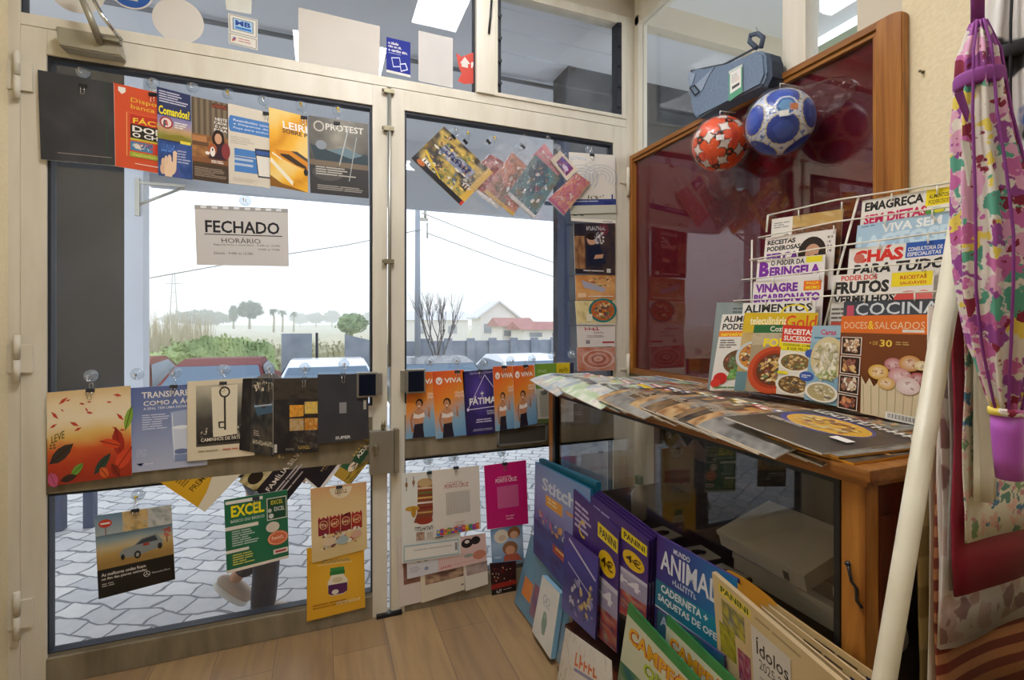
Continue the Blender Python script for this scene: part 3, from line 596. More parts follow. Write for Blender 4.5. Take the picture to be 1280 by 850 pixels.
# parked cars
def car(p, rz, paint, label, scale=1):
    t = thing('parked_car', label, 'car', p, rz); bm = B()
    prof = [(-2.05, .35), (-2.1, .62), (-1.95, .86), (-1.0, .95), (-.35, 1.36), (.1, 1.45), (.9, 1.43), (1.6, 1.12), (1.95, .98), (2.08, .6), (2.02, .35)]
    W_ = [.76, .82, .84, .86, .66, .62, .62, .70, .80, .80, .74]
    L = [[bm.verts.new((x, s * wd * (1 if z > .5 else .98), z)) for (x, z), wd in zip(prof, W_)] for s in (-1, 1)]
    low = [[bm.verts.new((x, s * .86, min(z, .9 if -1.95 < x < 1.95 else z))) for (x, z), wd in zip(prof, W_)] for s in (-1, 1)]
    n = len(prof)
    for i in range(n - 1):
        bm.faces.new((L[0][i], L[1][i], L[1][i + 1], L[0][i + 1]))
        for s in (0, 1): bm.faces.new((L[s][i], L[s][i + 1], low[s][i + 1], low[s][i]))
    for s in (0, 1):
        f = [bm.verts.new((x, (-1, 1)[s] * .84, .32)) for x in (-2.0, 2.0)]
        bm.faces.new([f[0]] + low[s] + [f[1]])
    bmesh.ops.remove_doubles(bm, verts=bm.verts, dist=.002); obj('car_body', bm, paint, t, smooth=False)
    bm = B()
    for q in ([(-1.0, .78, .97), (-.38, .63, 1.34), (-.38, -.63, 1.34), (-1.0, -.78, .97)], [(.98, .62, 1.40), (1.62, .70, 1.12), (1.62, -.70, 1.12), (.98, -.62, 1.40)]): bm.faces.new([bm.verts.new(Vector(v) + Vector((.0, 0, .012))) for v in q])
    for s in (-1, 1): bm.faces.new([bm.verts.new((x, s * y, z)) for x, y, z in ((-.85, .862, .95), (-.3, .70, 1.33), (.85, .68, 1.36), (1.45, .80, 1.0))])
    obj('car_glass', bm, mat('car_glass', '5A6E80', .3, spec=.3), t)
    for x in (-1.3, 1.3):
        for s in (-1, 1):
            bm = B(); lathe(bm, [(.2, -.1), (.31, -.1), (.32, -.05), (.32, .05), (.31, .1), (.2, .1)], 18, Matrix.Translation((x, s * .8, .32)) @ Matrix.Rotation(math.pi / 2, 4, 'X')); wh = obj('wheel', bm, M['black'], t); bm = B(); lathe(bm, [(.02, -.105), (.19, -.09), (.19, .09), (.02, .105)], 12, Matrix.Translation((x, s * .8, .32)) @ Matrix.Rotation(math.pi / 2, 4, 'X')); obj('wheel_hub', bm, M['rail_metal'], wh)
def cat_(u, v, tt): p = dep(u, v, tt); p.z = -.92; return p
silver = mat('silver_paint', 'D8DCE4', .2, .2, coat=.6); redp = mat('dark_red_paint', '6A2422', .55, spec=.2); whitep = mat('white_paint_car', 'EEF0F2', .25, coat=.5); brownp = mat('brick_red_paint', '7A3E32', .55, spec=.2); dkp = mat('dark_car_paint', '2A3038', .25, coat=.5)
R9 = math.pi / 2
car(cat_(410, 450, 8.8), R9, silver, 'pale silver car parked outside behind the black brochure')
car(cat_(278, 452, 9.0), R9, redp, 'dark red car parked beside the silver car')
car(cat_(140, 452, 9.2), R9, brownp, 'brick red car parked outside left by the pale post')
car(cat_(660, 450, 10.2), R9, whitep, 'white car parked outside the right leaf by the yard wall')
car(cat_(545, 456, 9.4), R9, dkp, 'dark car parked outside below the bare tree')
# haze stands over the fields
bm = B(); box(bm, -170, 170, 23.6, 150, -1.2, 9); tag(obj('haze', bm, HAZE), kind='stuff')

# passer-by walking past the door
def skin_body(name, joints, edges, m, parent, lv=2):
    me = bpy.data.meshes.new(name); me.from_pydata([j[0] for j in joints], edges, [])
    o = link(name, me, m, parent); o.modifiers.new('s', 'SKIN')
    for i, j in enumerate(joints): me.skin_vertices[0].data[i].radius = (j[1], j[1] * (j[2] if len(j) > 2 else 1))
    me.skin_vertices[0].data[0].use_root = True
    sm = o.modifiers.new('d', 'SUBSURF'); sm.levels = lv; sm.render_levels = lv
    dg = bpy.context.evaluated_depsgraph_get(); nm = bpy.data.meshes.new_from_object(o.evaluated_get(dg)); o.modifiers.clear(); o.data = nm
    for p in nm.polygons: p.use_smooth = True
    return o
skm = mat('skin', 'C99A7E', .55, spec=.3); denim = mat('dark_denim', rough=.85, nodes=noisy('262C3C', '343C50', 40)); hood = mat('grey_sweatshirt', rough=.9, nodes=noisy('6E7078', '80828A', 50)); hairm = mat('brown_hair', '5A4A3C', .6); shoe = mat('tan_shoe', 'BFAA98', .6); sole = mat('shoe_sole', 'E8E4DC', .6)
def passer_by():
    c = win(330, 640, 2.22)
    t = thing('person', 'child in dark jeans and grey sweatshirt walking past outside the glass door', 'person', (c.x, 2.22, -.01)); t.scale = (.88, .88, .88)
    J = [((0, 0, .56), .085, 1.2), ((0, 0, .70), .08, 1.2), ((.01, 0, .82), .085, 1.25), ((.015, 0, .90), .032), ((.025, 0, .955), .036), ((.03, 0, 1.01), .066), ((.03, 0, 1.06), .06),
         ((.0, -.065, .53), .065), ((.02, -.07, .30), .045), ((.0, -.07, .09), .03), ((.0, -.07, .04), .03), ((.08, -.075, .025), .022),
         ((.0, .065, .53), .065), ((.02, .07, .32), .045), ((-.13, .07, .155), .03), ((-.155, .07, .12), .028), ((-.10, .075, .06), .022),
         ((.01, -.12, .84), .038), ((-.05, -.15, .70), .029), ((.0, -.15, .575), .022), ((.02, -.145, .535), .02),
         ((.01, .12, .84), .038), ((.04, .15, .70), .029), ((.13, .14, .60), .022), ((.165, .135, .585), .02)]
    E_ = [(0, 1), (1, 2), (2, 3), (3, 4), (4, 5), (5, 6), (0, 7), (7, 8), (8, 9), (9, 10), (10, 11), (0, 12), (12, 13), (13, 14), (14, 15), (15, 16), (2, 17), (17, 18), (18, 19), (19, 20), (2, 21), (21, 22), (22, 23), (23, 24)]
    fin = []
    for h, s in ((20, -1), (24, 1)):
        hp = Vector(J[h][0]); fw = (hp - Vector(J[h - 1][0])).normalized(); sd = Vector((fw.z, 0, -fw.x))
        for q in range(4):
            b_ = len(J); o_ = sd * (q - 1.5) * .012
            J.append((tuple(hp + o_ + fw * .018), .0065)); J.append((tuple(hp + o_ + fw * (.042 - abs(q - 1.2) * .004) + Vector((.002, -s * .006, 0))), .0055)); E_ += [(h, b_), (b_, b_ + 1)]
        b_ = len(J); J.append((tuple(hp + sd * .022 + fw * .004 + Vector((0, -s * .01, 0))), .007)); J.append((tuple(hp + sd * .03 + fw * .02 + Vector((0, -s * .014, 0))), .006)); E_ += [(h, b_), (b_, b_ + 1)]
    o = skin_body('body', J, E_, skm, t)
    bm = B()                                         # ears, nose
    for s in (-1, 1): bmesh.ops.create_uvsphere(bm, u_segments=8, v_segments=6, radius=.016, matrix=Matrix.Translation((.025, s * .068, 1.0)) @ Matrix.Diagonal((1, .5, 1.4, 1)))
    bmesh.ops.create_uvsphere(bm, u_segments=8, v_segments=6, radius=.011, matrix=Matrix.Translation((.1, 0, .995)))
    tmp = bpy.data.meshes.new('f'); bm.to_mesh(tmp); bm.free(); bm = B(); bm.from_mesh(o.data); bm.from_mesh(tmp); bm.to_mesh(o.data); bm.free()
    for s in (-1, 1):
        bm = B(); bmesh.ops.create_uvsphere(bm, u_segments=8, v_segments=6, radius=.008, matrix=Matrix.Translation((.09, s * .026, 1.015))); obj('eye', bm, M['black'], t)
    bm = B(); box(bm, .088, .096, -.018, .018, .966, .971); obj('mouth', bm, mat('lips', '9A5A50', .5), t)
    bm = B(); bmesh.ops.create_uvsphere(bm, u_segments=20, v_segments=14, radius=.082, matrix=Matrix.Translation((.02, 0, 1.035)) @ Matrix.Diagonal((1.0, .95, .95, 1)))
    for v in list(bm.verts):
        if v.co.x > .055 and v.co.z < 1.07 or v.co.z < .965: bm.verts.remove(v)
    obj('hair', bm, hairm, t, smooth=True)
    skin_body('jeans', [((0, 0, .60), .098, 1.18), ((0, 0, .54), .1, 1.2), ((0, -.065, .5), .078), ((.02, -.07, .30), .06), ((.0, -.07, .04), .056), ((0, .065, .5), .078), ((.02, .07, .32), .06), ((-.12, .07, .165), .054)], [(0, 1), (1, 2), (2, 3), (3, 4), (1, 5), (5, 6), (6, 7)], denim, t)
    skin_body('sweatshirt', [((0, 0, .57), .105, 1.15), ((0, 0, .70), .1, 1.2), ((.01, 0, .83), .1, 1.2), ((.012, 0, .885), .06), ((.01, -.115, .845), .052), ((-.05, -.15, .70), .042), ((.0, -.15, .585), .034), ((.01, .115, .845), .052), ((.04, .15, .70), .042), ((.13, .14, .605), .034)], [(0, 1), (1, 2), (2, 3), (2, 4), (4, 5), (5, 6), (2, 7), (7, 8), (8, 9)], hood, t)
    for (x, y, z, a) in ((.035, -.072, .03, 0), (-.135, .072, .10, .75)):
        R_ = Matrix.Translation((x, y, z)) @ Matrix.Rotation(a, 4, 'Y')
        bm = B(); bmesh.ops.create_uvsphere(bm, u_segments=16, v_segments=10, radius=1, matrix=R_ @ Matrix.Translation((0, 0, .012)) @ Matrix.Diagonal((.095, .04, .042, 1))); s_ = obj('shoe', bm, shoe, t, smooth=True)
        bm = B(); lathe(bm, [(.9, -.012), (1, 0), (1, .012), (.9, .016)], 20, R_ @ Matrix.Translation((0, 0, -.02)) @ Matrix.Diagonal((.092, .039, 1, 1))); obj('shoe_sole', bm, sole, s_)
passer_by()

# ------------------------------------------------------------------ papers hung in the shop window
def hook(u, v, what, tone=None, y=D):
    """clear suction cup with its little wire hook, pressed on the glass"""
    c = win(u, v, y + .012)
    t = thing('suction_cup', 'clear suction cup with hook holding up the ' + what, 'suction cup', c, 0, 'suction cups on the shop window')
    bm = B(); R_ = Matrix.Rotation(math.pi / 2, 4, 'X'); lathe(bm, [(.019, -.0125), (.0205, -.011), (.018, -.006), (.010, .0), (.006, .004), (.006, .009), (.004, .011)], 22, R_); obj('cup_disc', bm, M['cup'], t)
    bm = B(); tube(bm, [(0, -.011, .004), (0, -.017, .0), (0, -.017, -.012), (.004, -.019, -.016), (.008, -.018, -.012)], .0013, 6)
    bmesh.ops.create_uvsphere(bm, u_segments=10, v_segments=6, radius=.0055, matrix=Matrix.Translation((0, -.011, .0)))
    obj('wire_hook', bm, M['yel'] if tone == 'y' else M['chrome'], t)
M['yel'] = mat('brass_hook', 'C8A83A', .3, .6)
def clip(u, v, what, y, ang=0):
    """black binder clip: folded body and two wire loops"""
    c = win(u, v, y); t = thing('binder_clip', 'black binder clip gripping the top of the ' + what, 'binder clip', c, 0, 'binder clips on the hung papers'); t.rotation_euler.y = ang
    bm = B(); prism(bm, [(-.0115, -.0055, -.011), (-.0115, .0055, -.011), (-.0115, .0012, .0), (-.0115, -.0012, .0)], (.023, 0, 0)); obj('clip_body', bm, M['black'], t)
    for s, y_ in ((1, -.006), (1, .006)):
        k = -1 if y_ < 0 else 1.15
        bm = B(); tube(bm, [(-.0055, y_, -.010), (-.004, y_, -.010 + k * .012), (-.0055, y_, -.010 + k * .019), (-.003, y_, -.010 + k * .0245), (.003, y_, -.010 + k * .0245), (.0055, y_, -.010 + k * .019), (.004, y_, -.010 + k * .012), (.0055, y_, -.010)], .0009, 5); obj('wire_loop', bm, M['chrome'], t)
def hung(name, q, a, label, cat, what, cup=None, cl=None, k=0, group=None, tone=None, ang=0, **kw):
    sheet(name, q, a, label, cat, group, k, **kw)
    if cup: hook(*cup, what, tone)
    if cl: clip(*cl, what, D - .003 - .0035 * k, ang)
TOP = 'brochures hung in a row along the top of the door glass'
def a_folder():
    a = A('2E2F34'); a.noise(0, 0, 1, 1, ('2B2C31', '35363C', '45454A'), 3, 2, 14, 14); a.r(.885, .0, .90, 1, '1E4A34'); a.r(.22, .905, .95, .912, '9A9488'); return a
hung('folder', [(47, 87), (142, 104), (144, 207), (51, 199)], a_folder(), 'big charcoal folder with a thin green line, first in the top row by the hinge', 'folder', 'charcoal folder', (102, 88), (104, 105), k=2, group=TOP, th=.005)
def a_orange():
    a = A('D8532F'); a.r(.08, .03, .19, .08, WH).p([(.08, .08), (.19, .08), (.135, .115)], WH)
    a.t('Disponível', .27, .13, .98, .20, 'E8C23A', .004).t('banca por', .27, .21, .92, .28, 'E8C23A', .004); a.r(.20, .31, .215, .85, 'E8A060').r(.20, .31, .9, .322, 'E0603A')
    a.r(.26, .335, 1, .45, 'C8352A').t('FÁCIL', .30, .355, .80, .435, 'F2D23A', .02).r(.26, .45, 1, .62, '26221E').t('DOM', .29, .465, .80, .54, WH, .03).t('O CHA', .29, .55, .80, .605, WH, .03)
    a.r(.26, .62, 1, .645, 'C8B83A').r(.26, .66, 1, .77, '4A7EA8').blobs(.27, .665, .6, .765, 26, .02, .05, ['C83A2A', '2A4A8A', 'E0D8C8', '8AB0C8'], 3).r(.6, .66, 1, .77, 'D8432F').r(.25, .79, 1, .85, '9AAA3A').q(.3, .8, .7, .84, 'D8D06A', .0); a.r(.33, .925, .9, .935, 'F0D8C8'); return a
hung('brochure', [(141, 103), (222, 122), (224, 221), (141, 207)], a_orange(), 'orange brochure with yellow and white lettering, second in the top row', 'brochure', 'orange brochure', (190, 102), (191, 116), k=1, group=TOP)
def a_comand():
    a = A('2E3A66'); a.noise(0, 0, 1, .3, ('2A3358', '3A4470'), 3, 4); a.dash(.06, .03, .94, .17, 5, 'C8C8D8', 4); a.t('Comandos?', .04, .20, .96, .30, 'F2E21C', .03)
    a.g(0, .31, 1, .58, lambda x, y: ramp(y + .25 * fbm(x * 4, y * 3, 7), '6A70A8', '9A90B8', 'C8A070', '8A8A3A')); a.e(.26, .385, .2, .07, 'A83A3A').e(.26, .385, .15, .052, 'E8D8D0').blobs(.14, .35, .38, .42, 10, .02, .05, ['2A2A3A', 'C83A3A'], 2).dash(.5, .36, .92, .44, 3, 'E8E4DA', 6)
    a.p([(.1, .54), (.7, .50), (1, .54), (1, .58), (.1, .58)], '8A8030').r(.66, .565, .97, .60, 'E8D84A')
    a.noise(0, .6, 1, 1, ('2A3A7A', '24407A', '3A5A9A', '5A4A8A'), 3, 5); a.q(.1, .63, .5, .72, '5A8AD8', .03).dash(.56, .68, .95, .84, 5, 'A8B0D0', 8)
    sk = 'E8C8A8'; a.e(.30, .9, .22, .09, sk); a.p([(.42, .9), (.44, .71), (.50, .69), (.56, .71), (.52, .92)], sk)
    for i, (x, y) in enumerate(((.34, .80), (.24, .82), (.15, .85))): a.e(x, y, .055, .055, mix(sk, 'B88A6A', .12 * i))
    a.e(.13, .92, .07, .06, 'D8B090').p([(.18, .92), (.42, .92), (.40, 1), (.2, 1)], sk); return a
hung('brochure', [(196, 108), (238, 119), (241, 225), (198, 219)], a_comand(), 'navy brochure with yellow title and a pointing hand, third in the top row', 'brochure', 'navy hand brochure', (240, 107), None, k=3, group=TOP)
def a_cinema():
    a = A('5A4634'); a.g(0, 0, 1, .45, lambda x, y: mix('8A7A64', '5A4C3E', .5 + .5 * math.sin(x * 40)), 40, 2); a.r(.55, .03, .98, .085, '3A2A22').q(.56, .035, .97, .08, 'B8583A', .01)
    for i, s in enumerate(('NESTE', 'CADA', 'É UM', 'PARA')): a.t(s, .64 - .03 * (i % 2), .20 + i * .045, .97, .235 + i * .045, WH, .02)
    a.g(0, .44, 1, .72, lambda x, y: ramp(fbm(x * 4, y * 4, 9) * 1.2, '2A2420', '5A4030', '9A6A40', 'C89050'), 14, 14); a.r(0, .46, .4, .53, 'B88050').r(0, .53, .45, .58, '6A4A34')
    a.e(.72, .47, .17, .12, '2A1A16').e(.72, .46, .1, .065, 'D0A080').p([(.45, .72), (.52, .55), (.85, .53), (.95, .72)], '3A2430').e(.93, .6, .12, .1, '8A3A3A')
    a.e(.56, .60, .12, .075, 'A85A30').e(.56, .63, .07, .06, 'F0E8E0').e(.56, .605, .02, .02, '1A1414', 8).e(.42, .655, .06, .02, 'F0E8E0')
    a.r(0, .72, 1, .78, '8A5A3A').dash(.52, .735, .98, .775, 2, WH, 3); a.r(0, .80, 1, 1, '4A3A2E').dash(.06, .84, .96, .96, 6, '9A8A78', 5); return a
hung('brochure', [(239, 120), (285, 130), (286, 230), (241, 224)], a_cinema(), 'brown brochure with a woman and a small dog, fourth in the top row', 'brochure', 'brown brochure with the dog', (285, 116), None, k=2, group=TOP, tone='y')
def a_form():
    a = A('DCD2C0'); a.r(.06, .14, 1, .34, '4A80C0').e(.06, .24, .05, .10, '4A80C0')
    for i, s in enumerate(('Reembolso com', 'e Dispensa de', 'Faça para todos')): a.t(s, .12, .175 + i * .05, .95, .205 + i * .05, 'E8ECF0', .01)
    a.dash(.05, .40, .7, .50, 4, 'C0B6A4', 3); a.r(.14, .545, .72, .635, '4A80C0').r(.14, .645, .72, .84, '4A80C0').r(.14, .665, .58, .695, 'B8C4D4').r(.14, .73, .58, .76, 'B8C4D4')
    a.p([(.62, .51), (1, .50), (1, .88), (.70, .88)], '2A3038').p([(.66, .60), (1, .60), (1, .86), (.72, .86)], 'E6E0D4').r(.66, .53, 1, .585, '3A5A9A').dash(.1, .92, .9, .97, 3, 'C8BEAC', 9); return a
hung('brochure', [(285, 129), (338, 141), (338, 235), (286, 229)], a_form(), 'cream brochure with blue boxes and a phone outline, fifth in the top row', 'brochure', 'cream brochure with blue boxes', (329, 124), (333, 140), k=1, group=TOP)
def a_leiri():
    a = A('E2A01E'); a.g(0, 0, 1, 1, lambda x, y: ramp(.2 + .7 * abs(math.sin(3.2 * (x * .6 + y * 1.3) + fbm(x * 2, y * 2, 5) * 2)), 'B87410', 'DE9A18', 'F2B838', 'F0D890'), 16, 24); a.t('LEIRI', .36, .13, 1, .22, WH, .02, -.15).t('SOBRE P', .34, .225, 1, .28, '2A1A10', .02)
    a.p([(.12, .52), (.55, .5), (1, .6), (1, .72), (.6, .67), (.2, .6)], 'D88A20').p([(.26, .56), (.5, .55), (.95, .66), (.98, .70), (.7, .67), (.3, .585)], '3A2A1A').p([(.55, .50), (.72, .49), (1, .56), (1, .60)], '4A4440').e(.95, .74, .06, .045, '241C14').l(.02, .66, .6, .92, .06, 'F2E8D0').l(.06, .57, .3, .63, .02, 'F4ECD8').p([(0, .86), (.3, .94), (1, 1), (0, 1)], '8A5A18'); return a
hung('brochure', [(336, 134), (384, 146), (385, 241), (338, 232)], a_leiri(), 'yellow orange brochure with a sports car, sixth in the top row', 'brochure', 'yellow car brochure', (376, 131), (380, 145), k=3, group=TOP, tone='y')
def a_protest():
    a = A('4A4844'); a.g(0, 0, 1, .75, lambda x, y: ramp(.15 + .5 * fbm(x * 3, y * 4, 12) + .35 * math.exp(-((x - .6 + y * .15) * 3.2) ** 2), '26262A', '4A4642', '7A766C', 'C8C0AC'), 18, 18)
    a.ring(.17, .12, .09, .07, .025, 'B8B0A0').t('PROTEST', .28, .07, .92, .155, 'D8D4C8', .02); a.p([(.02, .36), (.5, .46), (.98, .42), (1, .62), (.6, .66), (.1, .56)], '33434A').p([(.3, .42), (.6, .36), (.9, .44), (.7, .5)], '6A8088').e(.2, .36, .09, .06, '8A9298')
    a.r(0, .62, 1, 1, '3C3A3A').e(.3, .72, .26, .1, '55524E').r(.0, .56, 1, .63, '7A6A58').dash(.1, .64, .8, .76, 4, 'B8B4A8', 4).dash(.12, .88, .96, .95, 3, 'A09C92', 5); a.l(.66, .1, .5, .6, .02, 'B0B4B0').l(.8, .2, .66, .8, .015, 'A0A8A4'); return a
hung('brochure', [(385, 144), (460, 155), (461, 248), (388, 241)], a_protest(), 'dark grey brochure with a car in light rays, last in the top row', 'brochure', 'dark grey car brochure', (422, 137), (421, 152), k=2, group=TOP, tone='y')
# the closed notice
a = A('D0CCC8'); a.t('FECHADO', .10, .245, .90, .455, '2A2A2E', .022).r(.09, .475, .93, .49, '3A3A3E').t('HORÁRIO', .27, .52, .69, .62, '4A4A4E', 0, -.1)
a.t('Segunda-feira a sexta-feira - 9.00h às 13.00h', .18, .635, .90, .675, '4A4A4E', 0).t('14.00h às 19.00h', .66, .70, .90, .735, '4A4A4E', 0).t('Sábado - 9.00h às 13.00h', .18, .775, .60, .815, '4A4A4E', 0)
a.r(0, 0, 1, .07, 'A8A6A4'); [a.r(.06 + i * .115, .01, .12 + i * .115, .05, 'E6E6E8') for i in range(8)]
hung('closed_notice', [(243, 256), (360, 261), (361, 333), (246, 331)], a, 'grey white notice reading FECHADO with opening hours', 'notice', 'closed notice', (306, 250), None, k=0, th=.0012, m='paper')

# lower row on the door
LOW = 'brochures hung in a row across the middle of the door'
def a_leaves():
    a = A('E8D4AC'); a.g(0, 0, 1, 1, lambda x, y: ramp(y * 1.05 + .18 * (fbm(x * 3, y * 5, 3) - .5), 'E0C088', 'F0DCB4', 'F2E2C0', 'E8C068', 'D8602A', 'B83A20', 'A83420'), 14, 22); r = random.Random(4)
    for i in range(16):
        x, y, t, s = r.uniform(.03, .95), r.uniform(.05, .55), r.uniform(-1, 1), r.uniform(.025, .07); a.p([(x - s * math.cos(t), y - s * math.sin(t)), (x + s * .3 * math.sin(t), y - s * .3 * math.cos(t)), (x + s * math.cos(t), y + s * math.sin(t)), (x - s * .3 * math.sin(t), y + s * .3 * math.cos(t))], 'C8402A')
    def lf(x, y, l, w_, t, c, v=None):
        pts = [(x + l * s * math.cos(t) - w_ * q * math.sin(t), y + l * s * math.sin(t) + w_ * q * math.cos(t)) for s, q in ((-1, 0), (-.5, .8), (0, 1), (.5, .75), (1, 0), (.5, -.75), (0, -1), (-.5, -.8))]; a.p(pts, c); a.l(x - l * math.cos(t), y - l * math.sin(t), x + l * math.cos(t), y + l * math.sin(t), .008, v or '3A1A10')
    lf(.97, .36, .14, .05, 1.9, '8AAE3A'); lf(.16, .67, .17, .07, -.6, '3A2E28', '1A1412'); lf(.84, .62, .18, .075, 1.4, 'A82A20', '5A140E'); lf(.75, .62, .14, .05, .3, 'D84A24'); lf(.9, .8, .16, .08, 2.3, 'D8482A'); lf(.64, .83, .15, .05, -.8, '2E4438', '16241C'); lf(.34, .86, .1, .045, -.7, '6E9A3A', '3A5A1E'); lf(.24, .94, .1, .04, -.2, '3A2A24'); lf(.8, .92, .09, .05, 1.0, '8A2A1A'); lf(.66, .93, .08, .05, .9, 'D8602A'); lf(.06, .94, .09, .06, 1.2, 'C85A80', '8A3A5A')
    a.t('LEVE', .05, .47, .20, .55, '3A4A2A', .0, 0, -.05).dash(.03, .56, .12, .62, 2, '3A4A2A', 3); return a
hung('autumn_calendar', [(58, 491), (163, 482), (165, 594), (60, 608)], a_leaves(), 'cream and orange sheet printed with autumn leaves, below the hinge side', 'brochure', 'autumn leaf sheet', (112, 470), (113, 486), k=3, group=LOW)
def a_water():
    a = A('7A8CBC'); a.g(0, 0, 1, 1, lambda x, y: ramp(y + .12 * fbm(x * 3, y * 3, 6), '5A6CA4', '7484B4', '98A4C8', 'B4BCD4'), 10, 14); a.t('TRANSPARENTE', .14, .06, 1.0, .135, WH, .02).t('COMO A ÁGUA', .16, .155, .97, .225, WH, .02).t('A EPAL TEM UMA NOVA FATURA', .16, .245, .96, .275, 'E8ECF4', .01).dash(.14, .33, .56, .52, 7, 'C8D0E4', 7)
    a.p([(.52, .32), (.80, .30), (.74, .92), (.54, .92)], 'A8B6D4').p([(.53, .52), (.785, .50), (.75, .78), (.55, .78)], 'D4DCEC').e(.655, .51, .125, .022, 'F0F4FA').e(.65, .8, .1, .03, '6A7AA4').l(.54, .34, .56, .9, .012, 'E4EAF4').r(.56, .84, .74, .92, '8494BC').dash(.06, .74, .2, .83, 4, 'B8C2DA', 2, .7).p([(.06, .9), (.1, .925), (.15, .9), (.12, .935)], '2A4478').t('Epal', .17, .9, .27, .925, 'E8ECF4', 0); return a
hung('brochure', [(163.5, 485), (256, 479), (259, 581), (165, 591)], a_water(), 'blue brochure with a glass of water, second across the middle of the door', 'brochure', 'blue water brochure', (170, 468), (217, 481), k=1, group=LOW); hook(218, 466, 'blue water brochure at its second corner')
def a_key():
    a = A('E4D8BC'); a.g(.13, .06, .95, .83, lambda x, y: ramp(y * .9 + .25 * (fbm(x * 5, y * 4, 8) - .5), 'C8C0AA', '8A8678', '4A4844', '3A3836', '6A6458'), 16, 18); a.blobs(.14, .55, .94, .78, 60, .01, .03, ['3A3834', 'A8A08A', '6A6658', 'C8C0A8'], 4); a.p([(.36, .09), (.76, .07), (.74, .70), (.38, .73)], 'E8DEC4')
    a.ring(.56, .16, .085, .07, .025, '3A3630').r(.545, .22, .575, .64, '3A3630').r(.46, .53, .545, .55, '3A3630').r(.46, .53, .485, .60, '3A3630').r(.47, .6, .545, .615, '3A3630'); a.r(.16, .72, .92, .79, '2E2C2A').t('CAMINHOS DE FÁTIMA', .2, .715, .88, .77, 'E8E0CC', .02).dash(.16, .88, .45, .91, 1, 'A89A80', 1).dash(.52, .88, .75, .91, 1, 'C8705A', 2).dash(.8, .88, .95, .91, 1, 'A89A80', 3); return a
hung('brochure', [(234, 477), (316, 472), (318, 569), (234, 577)], a_key(), 'cream brochure showing a long old key, third across the middle of the door', 'brochure', 'cream key brochure', (279, 463), (279, 477), k=3, group=LOW)
def a_dark(t): 
    a = A('2A2828'); a.noise(0, 0, 1, 1, ('1E1C1E', '2C2A2C', '4A4640'), 5, t, 14, 18); return a
a = a_dark(4); a.noise(.3, .0, 1, 1, ('1A1C20', '2A2E34', '5A5448', '1A1818'), 6, 7, 14, 20); a.blobs(.3, .02, 1, .2, 40, .015, .05, ['B8A88A', '6A5A44', 'D8CCB0', '2A241E'], 3); a.p([(.35, .34), (.7, .4), (.98, .3), (.98, .44), (.5, .5)], '4A6478').l(.4, .38, .95, .34, .02, 'A8B4C0').dash(.4, .7, .6, .78, 3, 'B0A898', 3).q(.38, .82, .98, .88, 'D8CCB0', .01)
hung('brochure', [(303.5, 473), (342, 472), (342, 571), (299, 562)], a, 'black brochure with pale burst and blue streak, fourth across the door', 'brochure', 'black brochure with the blue streak', (336, 460), (338, 474), k=4, group=LOW)
a = a_dark(9); a.noise(.0, .0, 1, .28, ('2A2622', '4A443C', '2E2A28'), 4, 3); r = random.Random(2)
for x, y, cs in ((.33, .36, ['C86A20', 'E8A840', '8A3A14']), (.69, .32, ['3A4A9A', 'E8C860', 'C88A30']), (.33, .54, ['6A7A40', 'C8A060', 'A8B8C8']), (.69, .54, ['E0A030', 'B87020', 'F0D890'])): a.noise(x, y, x + .34, y + .16, cs, 5, int(x * 30), 12, 8)
a.r(.33, .36, .36, .70, '2A2626').l(.33, .525, 1, .505, .01, '3A302A').noise(.45, .70, 1, .95, ('1A1818', '3A3634', '7A7468'), 8, 4, 14, 10).q(.55, .9, .82, .95, 'C8A84A', .01).q(.28, .93, .46, .955, 'A8A090', 0).r(.03, .87, .09, .98, 'D0CCC4').r(-.0, 0, .012, 1, 'A8A49A')
hung('brochure', [(341, 473), (398, 472), (398, 565), (341, 568)], a, 'dark brochure with four coloured photographs, fifth across the door', 'brochure', 'dark brochure with four photographs', (381, 460), (380, 472), k=5, group=LOW)
a = A('3A3A3E'); a.noise(0, 0, 1, 1, ('36363A', '3E3E42', '48484A'), 3, 8, 10, 10); a.r(.42, .42, .56, .58, '8E8E90').t('SUPER', .34, .915, .64, .96, 'D8D8D4', .03).r(.9, .40, .955, .54, 'B8B4A8').dash(.91, .41, .95, .53, 5, '4A4A4A', 2, .4)
hung('brochure', [(397, 468), (460, 467), (461, 549), (397, 555)], a, 'plain charcoal brochure with a small grey square, above the lock box', 'brochure', 'plain charcoal brochure', (430, 455), (429, 467), k=6, group=LOW)
TIL = 'brochures hung tilted behind the middle row'
a = A('DEB02A'); a.noise(0, 0, 1, 1, ('D8A420', 'E4B634'), 2, 3, 10, 10); a.p([(0, .88), (.2, .82), (.4, .72), (.68, .52), (.85, .36), (1, .2), (1, 1), (0, 1)], 'E4DCC4'); a.t('PREMIUM', .12, .60, .48, .68, '5A4A14', .01).dash(.1, .40, .42, .55, 4, '8A6A14', 2).ring(.35, .2, .1, .1, .02, '8A6A1A').ring(.35, .2, .06, .06, .02, '8A6A1A')
sheet('brochure', [(181, 590), (255, 515), (330, 562), (256, 640)], a, 'half yellow half cream sheet hanging corner down below the key brochure', 'brochure', TIL, -1, .002)
a = A('221F26'); a.noise(.0, .0, .62, .38, ('3A3428', 'A89860', 'D8CCA0', '2A241C'), 5, 4, 12, 12); a.e(.2, .2, .14, .12, '2A241E').e(.78, .26, .16, .14, 'B8A868').blobs(.64, .14, .92, .38, 16, .02, .05, ['4A4030', 'D8CC98', '8A7A48'], 2); a.t('FAMÍLIA SILVA', .10, .48, .95, .60, 'ECE6DC', .01).dash(.12, .68, .9, .80, 2, 'B8B0B0', 3).dash(.2, .85, .6, .9, 1, 'B8B0B0', 4)
